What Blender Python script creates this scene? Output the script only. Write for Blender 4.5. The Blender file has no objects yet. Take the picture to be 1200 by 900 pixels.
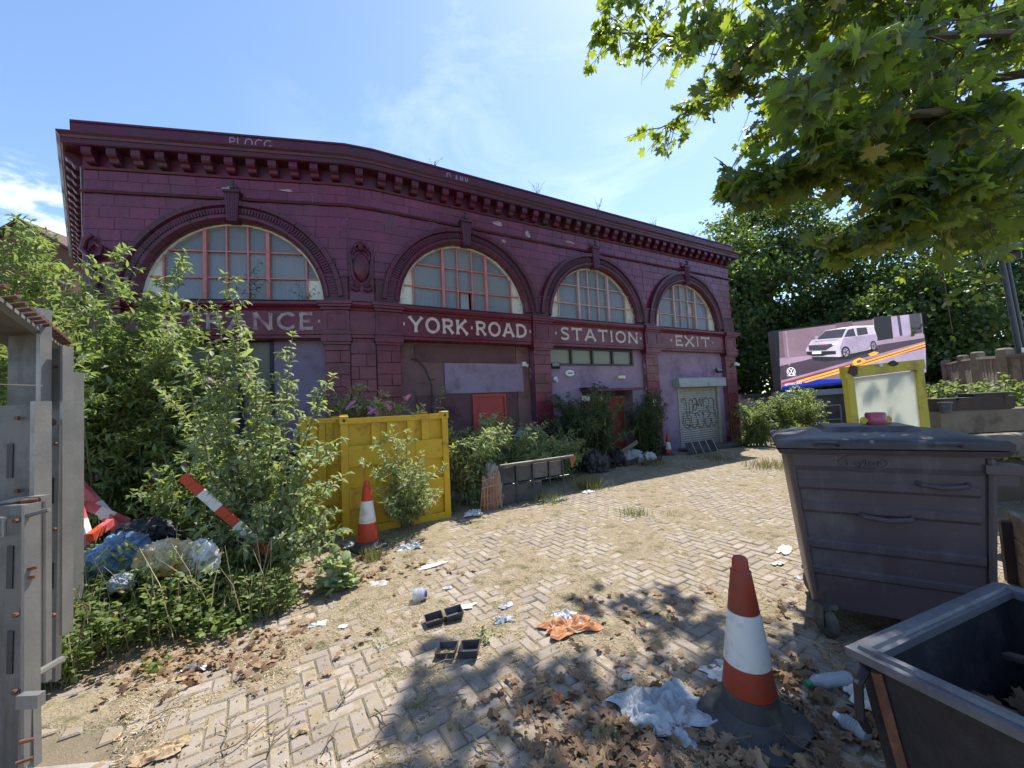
import bpy, bmesh, math, random
import numpy as np
from mathutils import Vector, Matrix, noise as mn
PI = math.pi
SC = bpy.context.scene
COL = SC.collection
rnd = random.Random(7)

# ------------------------------------------------------------------ camera
H = 1.65
pitch, roll = 0.054610, 0.047492
fw = Vector((0, math.cos(pitch), math.sin(pitch)))
rt0 = Vector((1, 0, 0)); up0 = rt0.cross(fw)
rt = math.cos(roll)*rt0 - math.sin(roll)*up0
up = math.cos(roll)*up0 + math.sin(roll)*rt0
cd = bpy.data.cameras.new('camera')
cd.sensor_width = 36.0; cd.lens = 36.0*460.0/1200.0
cd.clip_start = 0.05; cd.clip_end = 2000
cam = bpy.data.objects.new('camera', cd); COL.objects.link(cam)
m = Matrix.Identity(4)
for i in range(3):
    m[i][0] = rt[i]; m[i][1] = up[i]; m[i][2] = -fw[i]
m[0][3], m[1][3], m[2][3] = 0, 0, H
cam.matrix_world = m
SC.camera = cam

# ------------------------------------------------------------------ sky, sun, exposure
SUN_AZ, SUN_EL = math.radians(30), math.radians(59)     # azimuth clockwise from +Y
W = bpy.data.worlds.new('World'); SC.world = W; W.use_nodes = True
nt = W.node_tree; nt.nodes.clear()
def N(t, kind, **kw):
    n = t.nodes.new(kind)
    for k, v in kw.items():
        if k in n.inputs: n.inputs[k].default_value = v
        else: setattr(n, k, v)
    return n
out = N(nt, 'ShaderNodeOutputWorld'); bg = N(nt, 'ShaderNodeBackground'); bg.inputs['Strength'].default_value = 0.13
sky = N(nt, 'ShaderNodeTexSky', sky_type='NISHITA', sun_disc=False, sun_elevation=SUN_EL, sun_rotation=SUN_AZ,
        altitude=50.0, air_density=1.0, dust_density=0.35, ozone_density=3.6)
tc = N(nt, 'ShaderNodeTexCoord')
mp = N(nt, 'ShaderNodeMapping'); mp.inputs['Scale'].default_value = (1.2, 1.2, 3.2); mp.inputs['Location'].default_value = (1.7, 2.4, 0.55)
nz = N(nt, 'ShaderNodeTexNoise', Scale=1.9, Detail=9.0, Roughness=0.62, Distortion=0.5)
rp = N(nt, 'ShaderNodeValToRGB'); rp.color_ramp.elements[0].position = 0.50; rp.color_ramp.elements[1].position = 0.85
rp.color_ramp.elements[1].color = (0.32, 0.32, 0.32, 1)
mx = N(nt, 'ShaderNodeMix', data_type='RGBA')
mx.inputs[7].default_value = (6.6, 7.0, 7.6, 1)
L = nt.links.new
L(tc.outputs['Generated'], mp.inputs['Vector']); L(mp.outputs[0], nz.inputs['Vector']); L(nz.outputs['Fac'], rp.inputs['Fac'])
def sky_spot(d, c0, c1):                              # 1 inside a patch of sky round direction d
    v = N(nt, 'ShaderNodeVectorMath', operation='DOT_PRODUCT'); v.inputs[1].default_value = Vector(d).normalized(); L(tc.outputs['Generated'], v.inputs[0])
    r = N(nt, 'ShaderNodeMapRange', interpolation_type='SMOOTHSTEP'); r.inputs[1].default_value = c0; r.inputs[2].default_value = c1; L(v.outputs['Value'], r.inputs[0]); return r.outputs[0]
def mth(op, a, b):
    n = N(nt, 'ShaderNodeMath', operation=op)
    for k, v in enumerate((a, b)):
        if hasattr(v, 'is_linked'): L(v, n.inputs[k])
        else: n.inputs[k].default_value = v
    return n.outputs[0]
mp2 = N(nt, 'ShaderNodeMapping'); mp2.inputs['Scale'].default_value = (5.0, 5.0, 14.0); L(tc.outputs['Generated'], mp2.inputs['Vector'])
nz2_ = N(nt, 'ShaderNodeTexNoise', Scale=1.6, Detail=8.0, Roughness=0.55, Distortion=0.3); L(mp2.outputs[0], nz2_.inputs['Vector'])
r2_ = N(nt, 'ShaderNodeMapRange', interpolation_type='SMOOTHSTEP'); r2_.inputs[1].default_value = 0.43; r2_.inputs[2].default_value = 0.60; L(nz2_.outputs['Fac'], r2_.inputs[0])
low = mth('MULTIPLY', r2_.outputs[0], sky_spot((-.74, .58, .335), .9962, .9994))
wisp = mth('MULTIPLY', rp.outputs['Color'], sky_spot((.12, .78, .6), .80, .97))
fac_ = mth('MINIMUM', mth('ADD', mth('MULTIPLY', low, .7), wisp), 1.0)
L(fac_, mx.inputs['Factor']); L(sky.outputs[0], mx.inputs[6]); L(mx.outputs[2], bg.inputs['Color']); L(bg.outputs[0], out.inputs['Surface'])
sl = bpy.data.lights.new('sun', 'SUN'); sl.energy = 4.0; sl.angle = math.radians(0.53); sl.color = (1.0, 0.955, 0.88)
so = bpy.data.objects.new('sun', sl); COL.objects.link(so)
sd = Vector((math.sin(SUN_AZ)*math.cos(SUN_EL), math.cos(SUN_AZ)*math.cos(SUN_EL), math.sin(SUN_EL)))
so.rotation_euler = sd.to_track_quat('Z', 'Y').to_euler(); so.location = (6, 9, 25)
SC.view_settings.view_transform = 'Standard'; SC.view_settings.look = 'None'
SC.view_settings.exposure = 1.0; SC.view_settings.gamma = 1.0; SC.view_settings.use_curve_mapping = False
SC.render.engine = 'CYCLES'
SC.cycles.use_denoising = True
SC.cycles.max_bounces = 8; SC.cycles.transparent_max_bounces = 12; SC.cycles.transmission_bounces = 6
SC.cycles.caustics_reflective = False; SC.cycles.caustics_refractive = False

# ------------------------------------------------------------------ materials
MATS = {}
def new_mat(name):
    a = bpy.data.materials.new(name); a.use_nodes = True
    t = a.node_tree; t.nodes.clear()
    o = N(t, 'ShaderNodeOutputMaterial'); b = N(t, 'ShaderNodeBsdfPrincipled')
    t.links.new(b.outputs[0], o.inputs['Surface'])
    MATS[name] = a
    return a, t, b, o
def mixrgb(t, fac, a, b, blend='MIX'):
    n = N(t, 'ShaderNodeMix', data_type='RGBA', blend_type=blend)
    for sock, v in ((n.inputs[0], fac), (n.inputs[6], a), (n.inputs[7], b)):
        if hasattr(v, 'links') or hasattr(v, 'is_linked'): t.links.new(v, sock)
        elif isinstance(v, (tuple, list)): sock.default_value = (*v[:3], 1)
        else: sock.default_value = v
    return n.outputs[2]
def rampf(t, src, p0, p1):
    r = N(t, 'ShaderNodeMapRange', clamp=True); r.inputs[1].default_value = p0; r.inputs[2].default_value = p1
    t.links.new(src, r.inputs[0]); return r.outputs[0]
def noise_of(t, vec, scale, detail=5.0, rough=0.6, dist=0.0):
    n = N(t, 'ShaderNodeTexNoise', Scale=scale, Detail=detail, Roughness=rough, Distortion=dist)
    t.links.new(vec, n.inputs['Vector']); return n.outputs['Fac']
def piece_random(t):
    g = N(t, 'ShaderNodeNewGeometry'); oi = N(t, 'ShaderNodeObjectInfo')
    a = N(t, 'ShaderNodeMath', operation='ADD'); t.links.new(g.outputs['Random Per Island'], a.inputs[0]); t.links.new(oi.outputs['Random'], a.inputs[1])
    f = N(t, 'ShaderNodeMath', operation='FRACT'); t.links.new(a.outputs[0], f.inputs[0])
    return f.outputs[0]
def pm(name, c1, c2=None, scale=6.0, rough=0.7, rough2=None, bump=0.15, bscale=60.0, bdist=0.01, dirt=None, dscale=3.0, dpos=(0.5, 0.68),
       rand=0.0, metal=0.0, spec=0.5, fine=None, coat=0.0, streak=None, sdir=(9, 9, .7), spos=(.56, .74)):
    """paint, brick, timber and the like: two tones, blotches of dirt, piece to piece variation, fine relief"""
    a, t, b, o = new_mat(name)
    co = N(t, 'ShaderNodeNewGeometry').outputs['Position']
    c2 = c2 or tuple(x*0.8 for x in c1)
    f = rampf(t, noise_of(t, co, scale), 0.3, 0.7)
    col = mixrgb(t, f, c1, c2)
    if fine:
        col = mixrgb(t, rampf(t, noise_of(t, co, 130.0, 3.0), 0.5, 0.75), col, fine)
    if streak:
        mpn = N(t, 'ShaderNodeMapping'); mpn.inputs['Scale'].default_value = sdir; t.links.new(co, mpn.inputs['Vector'])
        col = mixrgb(t, rampf(t, noise_of(t, mpn.outputs[0], 1.0, 6.0, .65), *spos), col, streak)
    if rand:
        pr = piece_random(t)
        r = N(t, 'ShaderNodeMapRange'); r.inputs[3].default_value = 1-rand; r.inputs[4].default_value = 1+rand; t.links.new(pr, r.inputs[0])
        h = N(t, 'ShaderNodeHueSaturation'); t.links.new(r.outputs[0], h.inputs['Value']); t.links.new(col, h.inputs['Color']); col = h.outputs[0]
    if dirt:
        fd = rampf(t, noise_of(t, co, dscale, 8.0, 0.68), *dpos)
        col = mixrgb(t, fd, col, dirt)
        rr = N(t, 'ShaderNodeMapRange'); rr.inputs[3].default_value = rough; rr.inputs[4].default_value = min(1, (rough2 or rough+0.25))
        t.links.new(fd, rr.inputs[0]); t.links.new(rr.outputs[0], b.inputs['Roughness'])
    else: b.inputs['Roughness'].default_value = rough
    t.links.new(col, b.inputs['Base Color'])
    b.inputs['Metallic'].default_value = metal; b.inputs['Specular IOR Level'].default_value = spec
    if coat: b.inputs['Coat Weight'].default_value = coat
    if bump:
        bn = N(t, 'ShaderNodeBump', Strength=bump, Distance=bdist); t.links.new(noise_of(t, co, bscale, 4.0), bn.inputs['Height']); t.links.new(bn.outputs[0], b.inputs['Normal'])
    return a
def leafmat(name, c1, c2, trans, tf=0.4, rough=0.45, spec=0.4):
    a, t, b, o = new_mat(name)
    g = N(t, 'ShaderNodeNewGeometry'); pr = piece_random(t)
    col = mixrgb(t, pr, c1, c2)
    if name not in ('leaf_dead', 'grass'):            # a few leaves have yellowed
        col = mixrgb(t, rampf(t, pr, .955, .96), col, (0.34, 0.27, 0.07))
    big = rampf(t, noise_of(t, g.outputs['Position'], 1.7, 3.0), 0.35, 0.65)
    h = N(t, 'ShaderNodeHueSaturation'); r = N(t, 'ShaderNodeMapRange'); r.inputs[3].default_value = 0.75; r.inputs[4].default_value = 1.25
    t.links.new(big, r.inputs[0]); t.links.new(r.outputs[0], h.inputs['Value']); t.links.new(col, h.inputs['Color'])
    b.inputs['Roughness'].default_value = rough; b.inputs['Specular IOR Level'].default_value = spec
    t.links.new(h.outputs[0], b.inputs['Base Color'])
    tr = N(t, 'ShaderNodeBsdfTranslucent'); tc2 = mixrgb(t, pr, trans, tuple(x*0.7 for x in trans)); t.links.new(tc2, tr.inputs['Color'])
    ms = N(t, 'ShaderNodeMixShader'); ms.inputs[0].default_value = tf
    t.links.new(b.outputs[0], ms.inputs[1]); t.links.new(tr.outputs[0], ms.inputs[2]); t.links.new(ms.outputs[0], o.inputs['Surface'])
    return a
def screenmat(name, c, e):
    a, t, b, o = new_mat(name)
    b.inputs['Base Color'].default_value = (*[x*0.3 for x in c], 1); b.inputs['Roughness'].default_value = 0.35
    co = N(t, 'ShaderNodeNewGeometry').outputs['Position']
    f1 = rampf(t, noise_of(t, co, 1.3, 4.0), .3, .7); f2 = rampf(t, noise_of(t, co, 16.0, 5.0), .3, .7)
    cl = mixrgb(t, f1, tuple(x*.72 for x in c), tuple(x*1.2 for x in c)); cl = mixrgb(t, mixrgb(t, .35, (0, 0, 0), f2), cl, tuple(x*.55 for x in c))
    t.links.new(cl, b.inputs['Emission Color']); b.inputs['Emission Strength'].default_value = e
    return a
def clearmat(name, tint, rough=0.05, fac=0.75):
    """thin clear sheet: see-through with a glossy face"""
    a, t, b, o = new_mat(name)
    b.inputs['Base Color'].default_value = (*tint, 1); b.inputs['Roughness'].default_value = rough
    tr = N(t, 'ShaderNodeBsdfTransparent'); tr.inputs[0].default_value = (*[min(1, x*0.35+0.65) for x in tint], 1)
    ms = N(t, 'ShaderNodeMixShader'); ms.inputs[0].default_value = fac
    t.links.new(b.outputs[0], ms.inputs[1]); t.links.new(tr.outputs[0], ms.inputs[2]); t.links.new(ms.outputs[0], o.inputs['Surface'])
    return a

pm('faience', (0.165, 0.022, 0.056), (0.115, 0.017, 0.047), scale=1.6, rough=0.16, rough2=0.42, streak=(0.075, 0.022, 0.04), bump=0.12, bscale=18, bdist=0.02,
   dirt=(0.115, 0.030, 0.052), dscale=1.4, dpos=(0.48, 0.7), rand=0.17, spec=0.45, fine=(0.27, 0.09, 0.14))  # the fine pale specks are glints painted into the glaze colour
pm('faience_trim', (0.105, 0.010, 0.038), (0.07, 0.009, 0.03), scale=2.2, rough=0.28, rough2=0.6, bump=0.2, bscale=25, bdist=0.02,
   dirt=(0.055, 0.03, 0.035), dscale=2.0, dpos=(0.45, 0.7), rand=0.16, spec=0.35, fine=(0.13, 0.05, 0.06))
pm('faience_red', (0.160, 0.017, 0.040), (0.12, 0.014, 0.034), scale=2.0, rough=0.25, rough2=0.5, bump=0.12, bscale=20, bdist=0.02,
   dirt=(0.09, 0.02, 0.028), dscale=1.9, dpos=(0.48, 0.72), rand=0.18, spec=0.4)
pm('joint', (0.22, 0.10, 0.145), (0.11, 0.035, 0.06), scale=1.3, rough=0.9, bump=0.3, dirt=(0.44, 0.33, 0.36), dscale=2.3, dpos=(0.54, 0.62))
pm('soot_roof', (0.09, 0.06, 0.075), (0.06, 0.045, 0.055), scale=3, rough=0.8, dirt=(0.03, 0.028, 0.03))
pm('letter_faded', (0.46, 0.37, 0.37), (0.36, 0.26, 0.27), scale=9, rough=0.6, dirt=(0.20, 0.07, 0.09), dscale=7, dpos=(0.45, 0.66))
pm('letter_cream', (0.62, 0.55, 0.48), (0.50, 0.42, 0.38), scale=9, rough=0.5, dirt=(0.25, 0.13, 0.13), dscale=7, dpos=(0.55, 0.75))
pm('render_brown', (0.20, 0.105, 0.10), (0.15, 0.078, 0.08), scale=1.6, rough=0.75, dirt=(0.10, 0.055, 0.06), dscale=1.8, bump=0.2)
pm('render_brown_dark', (0.135, 0.062, 0.064), (0.10, 0.045, 0.05), scale=1.8, rough=0.75, dirt=(0.07, 0.036, 0.04), dscale=1.8, bump=0.2)
pm('render_lilac', (0.33, 0.24, 0.33), (0.27, 0.19, 0.27), scale=1.2, rough=0.75, dirt=(0.19, 0.13, 0.19), dscale=1.3, bump=0.2)
pm('patch_lilac', (0.28, 0.22, 0.31), (0.24, 0.18, 0.26), scale=1.5, rough=0.7, dirt=(0.19, 0.13, 0.17), dscale=2.2, bump=0.15)
pm('maroon_wall', (0.17, 0.06, 0.075), (0.13, 0.045, 0.06), scale=2, rough=0.7, dirt=(0.08, 0.03, 0.04), dscale=2.5)
pm('red_door', (0.42, 0.045, 0.035), (0.35, 0.04, 0.035), scale=3, rough=0.5, dirt=(0.22, 0.06, 0.05), dscale=4, dpos=(0.55, 0.75))
pm('red_door_worn', (0.36, 0.07, 0.05), (0.26, 0.05, 0.04), scale=5, rough=0.6, dirt=(0.30, 0.20, 0.15), dscale=6, dpos=(0.52, 0.7))
pm('window_red', (0.56, 0.19, 0.17), (0.46, 0.13, 0.12), scale=6, rough=0.6, dirt=(0.42, 0.28, 0.25), dscale=9, dpos=(0.5, 0.7))
pm('window_pink', (0.58, 0.40, 0.38), (0.5, 0.28, 0.26), scale=6, rough=0.6, dirt=(0.5, 0.42, 0.4), dscale=8, dpos=(0.5, 0.7))
pm('cream_board', (0.76, 0.75, 0.62), (0.68, 0.67, 0.56), scale=4, rough=0.6, dirt=(0.42, 0.40, 0.33), dscale=5)
pm('curtain', (0.80, 0.83, 0.86), (0.64, 0.68, 0.72), scale=3, rough=0.9, bump=0)
pm('dark_inside', (0.03, 0.03, 0.035), rough=0.9, bump=0)
clearmat('window_glass', (0.42, 0.46, 0.51), 0.08, 0.66)
clearmat('grimy_glass', (0.30, 0.33, 0.35), 0.2, 0.35)
clearmat('dusty_glass', (0.30, 0.29, 0.23), 0.25, 0.25)
pm('shutter_grey', (0.42, 0.41, 0.36), (0.36, 0.35, 0.31), scale=3, rough=0.45, dirt=(0.26, 0.25, 0.22), dscale=5, metal=0.1)
pm('shutter_box', (0.36, 0.39, 0.40), (0.30, 0.33, 0.35), scale=4, rough=0.4, dirt=(0.2, 0.21, 0.22), metal=0.2)
pm('paint_black', (0.022, 0.022, 0.026), (0.03, 0.03, 0.034), rough=0.5, dirt=(0.06, 0.055, 0.05), dscale=6)
pm('paint_white', (0.78, 0.77, 0.74), (0.70, 0.69, 0.66), scale=8, rough=0.45, dirt=(0.45, 0.43, 0.40), dscale=7, dpos=(0.55, 0.75))
pm('graffiti_black', (0.02, 0.02, 0.022), rough=0.6, bump=0)
pm('graffiti_lilac', (0.40, 0.26, 0.40), rough=0.6, bump=0)
pm('paving', (0.33, 0.272, 0.215), (0.26, 0.215, 0.175), scale=4.0, rough=0.88, bump=0.7, bscale=110, bdist=0.006,
   dirt=(0.27, 0.21, 0.125), dscale=9.0, dpos=(0.47, 0.62), rand=0.2, fine=(0.36, 0.31, 0.27))
pm('ground_dirt', (0.20, 0.155, 0.105), (0.13, 0.105, 0.07), scale=3.0, rough=0.95, bump=0.6, bscale=90, bdist=0.012,
   dirt=(0.10, 0.10, 0.05), dscale=2.3, dpos=(0.52, 0.7), fine=(0.30, 0.24, 0.16))
pm('moss_straw', (0.35, 0.28, 0.18), (0.23, 0.18, 0.115), scale=22.0, rough=0.95, bump=1.0, bscale=70, bdist=0.02,
   dirt=(0.135, 0.125, 0.055), dscale=6.0, dpos=(0.50, 0.64), fine=(0.46, 0.37, 0.24))
pm('straw', (0.47, 0.37, 0.23), (0.33, 0.24, 0.14), scale=20, rough=0.9, bump=0, rand=0.4)
pm('concrete', (0.34, 0.31, 0.27), (0.28, 0.255, 0.225), scale=3, rough=0.9, bump=0.4, bscale=90, dirt=(0.20, 0.175, 0.14), dscale=4, fine=(0.4, 0.37, 0.33))
pm('concrete_dark', (0.11, 0.105, 0.10), (0.08, 0.078, 0.076), scale=2, rough=0.9, dirt=(0.05, 0.05, 0.05))
pm('container_yellow', (0.66, 0.41, 0.012), (0.57, 0.34, 0.012), scale=2.2, rough=0.5, streak=(0.30, 0.16, 0.03), sdir=(8, 8, .9), spos=(.58, .78), dirt=(0.26, 0.14, 0.03), dscale=5.2, dpos=(0.56, 0.72), bump=0.12, bscale=30)
pm('frame_yellow', (0.58, 0.47, 0.05), (0.50, 0.40, 0.045), scale=5, rough=0.55, dirt=(0.30, 0.24, 0.06), dscale=6)
pm('rust', (0.17, 0.065, 0.035), (0.10, 0.045, 0.03), scale=14, rough=0.85, dirt=(0.22, 0.11, 0.06), dscale=12, bump=0.4)
pm('steel_grey', (0.165, 0.158, 0.15), (0.125, 0.12, 0.115), scale=1.6, rough=0.55, streak=(0.10, 0.07, 0.055), sdir=(12, 12, 1.0), spos=(.55, .72), dirt=(0.085, 0.07, 0.06), dscale=2.4, dpos=(0.48, 0.7), bump=0.2, bscale=24, metal=0.15)
pm('galvanised', (0.29, 0.285, 0.275), (0.22, 0.215, 0.21), scale=6, rough=0.4, dirt=(0.24, 0.22, 0.2), dscale=5, metal=0.5)
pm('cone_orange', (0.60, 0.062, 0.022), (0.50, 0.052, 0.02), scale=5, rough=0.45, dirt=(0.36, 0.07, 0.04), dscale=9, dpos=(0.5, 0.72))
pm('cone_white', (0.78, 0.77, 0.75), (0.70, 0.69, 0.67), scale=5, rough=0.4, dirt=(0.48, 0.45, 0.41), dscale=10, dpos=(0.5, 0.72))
pm('cone_orange_shaded', (0.36, 0.045, 0.018), (0.29, 0.04, 0.018), scale=5, rough=0.55, dirt=(0.20, 0.06, 0.04), dscale=9, dpos=(0.48, 0.7))  # darker copy of the cone orange, tree shade put into the colour
pm('steel_dull', (0.16, 0.15, 0.14), (0.12, 0.115, 0.11), scale=9, rough=0.7, dirt=(0.08, 0.075, 0.07), dscale=7)
pm('rubber', (0.05, 0.05, 0.052), (0.038, 0.038, 0.04), scale=5, rough=0.7, dirt=(0.13, 0.115, 0.095), dscale=5)
pm('bin_plastic', (0.090, 0.064, 0.071), (0.074, 0.053, 0.060), scale=2, rough=0.42, streak=(0.14, 0.115, 0.115), sdir=(14, 14, 1.2), spos=(.58, .8), dirt=(0.13, 0.11, 0.11), dscale=3.6, dpos=(0.54, 0.72), bump=0.15, bscale=140)
pm('bin_lid', (0.046, 0.042, 0.048), (0.056, 0.051, 0.058), scale=2, rough=0.4, dirt=(0.11, 0.105, 0.11), dscale=3, bump=0.12, bscale=140)
pm('skip_steel', (0.010, 0.009, 0.014), (0.016, 0.013, 0.018), scale=3, rough=0.55, dirt=(0.045, 0.035, 0.035), dscale=5, dpos=(0.5,0.75), bump=0.25, bscale=30)
pm('skip_rim', (0.16, 0.165, 0.19), (0.11, 0.115, 0.135), scale=6, rough=0.45, dirt=(0.11, 0.10, 0.11), dscale=9, dpos=(0.45, 0.65), metal=0.4)
pm('timber', (0.27, 0.22, 0.165), (0.20, 0.16, 0.12), scale=5, rough=0.85, dirt=(0.10, 0.08, 0.065), dscale=3, rand=0.2, bump=0.5, bscale=40)
pm('timber_dark', (0.085, 0.06, 0.05), (0.06, 0.045, 0.04), scale=5, rough=0.85, rand=0.2, bump=0.5, bscale=40)
pm('house_brick', (0.14, 0.065, 0.045), (0.11, 0.05, 0.04), scale=3, rough=0.9, dirt=(0.12, 0.06, 0.045), dscale=2)
pm('roof_tile', (0.12, 0.06, 0.045), (0.09, 0.05, 0.04), scale=3, rough=0.9)
pm('bark', (0.16, 0.13, 0.095), (0.09, 0.075, 0.055), scale=7, rough=0.9, bump=0.6, bscale=30)
pm('stem_green', (0.14, 0.17, 0.06), (0.17, 0.14, 0.075), scale=10, rough=0.8, bump=0)
pm('twig_brown', (0.24, 0.17, 0.11), (0.15, 0.10, 0.065), scale=12, rough=0.85, bump=0.2, rand=0.35)
pm('flower_lilac', (0.46, 0.22, 0.46), (0.34, 0.14, 0.36), scale=20, rough=0.8, bump=0, rand=0.3)
pm('plastic_blue', (0.18, 0.30, 0.42), (0.10, 0.18, 0.30), scale=7, rough=0.35, dirt=(0.06, 0.09, 0.14), dscale=4)
pm('plastic_cream', (0.60, 0.50, 0.27), (0.62, 0.58, 0.48), scale=5, rough=0.38, dirt=(0.42, 0.27, 0.06), dscale=5, dpos=(0.45, 0.62))
pm('bag_white', (0.66, 0.66, 0.66), (0.54, 0.55, 0.57), scale=7, rough=0.4, dirt=(0.36, 0.33, 0.28), dscale=8, dpos=(0.46, 0.66))
pm('cloth_grey', (0.44, 0.47, 0.50), (0.35, 0.38, 0.41), scale=6, rough=0.8, dirt=(0.24, 0.23, 0.21), dscale=11, dpos=(.46, .68))
pm('paper', (0.74, 0.71, 0.66), (0.64, 0.60, 0.54), scale=9, rough=0.8, dirt=(0.45, 0.38, 0.30), dscale=14)
pm('cardboard', (0.46, 0.33, 0.19), (0.36, 0.25, 0.14), scale=6, rough=0.9, dirt=(0.25, 0.16, 0.10), dscale=9)
pm('peel', (0.50, 0.20, 0.07), (0.40, 0.14, 0.05), scale=18, rough=0.75, dirt=(0.62, 0.50, 0.36), dscale=16)
pm('barrier_red', (0.60, 0.10, 0.11), (0.52, 0.09, 0.10), scale=5, rough=0.5, dirt=(0.6, 0.36, 0.36), dscale=7, dpos=(0.5, 0.8))
pm('net_orange', (0.66, 0.23, 0.07), (0.55, 0.18, 0.06), scale=9, rough=0.7)
pm('lamp_red', (0.42, 0.06, 0.12), (0.34, 0.05, 0.10), rough=0.25, bump=0)
pm('post_dark', (0.05, 0.06, 0.08), (0.04, 0.05, 0.065), rough=0.4, dirt=(0.1, 0.1, 0.11), dscale=5)
pm('lid_blue', (0.05, 0.07, 0.35), rough=0.4, bump=0)
pm('cap_green', (0.03, 0.30, 0.12), rough=0.4, bump=0)
clearmat('clear_plastic', (0.62, 0.68, 0.75), 0.12, 0.55)
a, t, b, o = new_mat('panel_translucent')
co = N(t, 'ShaderNodeNewGeometry').outputs['Position']
cc = mixrgb(t, rampf(t, noise_of(t, co, 5.0, 6.0), 0.35, 0.7), (0.86, 0.87, 0.80), (0.74, 0.76, 0.68))
t.links.new(cc, b.inputs['Base Color']); b.inputs['Roughness'].default_value = 0.5
tr = N(t, 'ShaderNodeBsdfTranslucent'); t.links.new(cc, tr.inputs[0]); ms = N(t, 'ShaderNodeMixShader'); ms.inputs[0].default_value = 0.65
t.links.new(b.outputs[0], ms.inputs[1]); t.links.new(tr.outputs[0], ms.inputs[2]); t.links.new(ms.outputs[0], o.inputs['Surface'])
leafmat('leaf_buddleia', (0.25, 0.30, 0.13), (0.125, 0.18, 0.065), (0.42, 0.55, 0.11), 0.42, 0.5)
leafmat('leaf_pale', (0.36, 0.40, 0.24), (0.21, 0.27, 0.125), (0.50, 0.62, 0.16), 0.42, 0.55)
leafmat('leaf_dark', (0.075, 0.115, 0.05), (0.045, 0.08, 0.035), (0.13, 0.22, 0.05), 0.28, 0.5)
leafmat('leaf_weed', (0.17, 0.22, 0.06), (0.10, 0.15, 0.045), (0.36, 0.46, 0.08), 0.4, 0.55)
leafmat('leaf_plane', (0.05, 0.09, 0.045), (0.03, 0.062, 0.032), (0.52, 0.66, 0.055), 0.44, 0.38, 0.5)
leafmat('leaf_tree', (0.08, 0.13, 0.045), (0.045, 0.085, 0.03), (0.26, 0.38, 0.05), 0.36, 0.45)
leafmat('leaf_dead', (0.37, 0.25, 0.15), (0.22, 0.135, 0.08), (0.30, 0.16, 0.06), 0.22, 0.75, 0.25)
leafmat('grass', (0.16, 0.19, 0.05), (0.30, 0.25, 0.10), (0.3, 0.34, 0.08), 0.3, 0.7)

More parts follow.
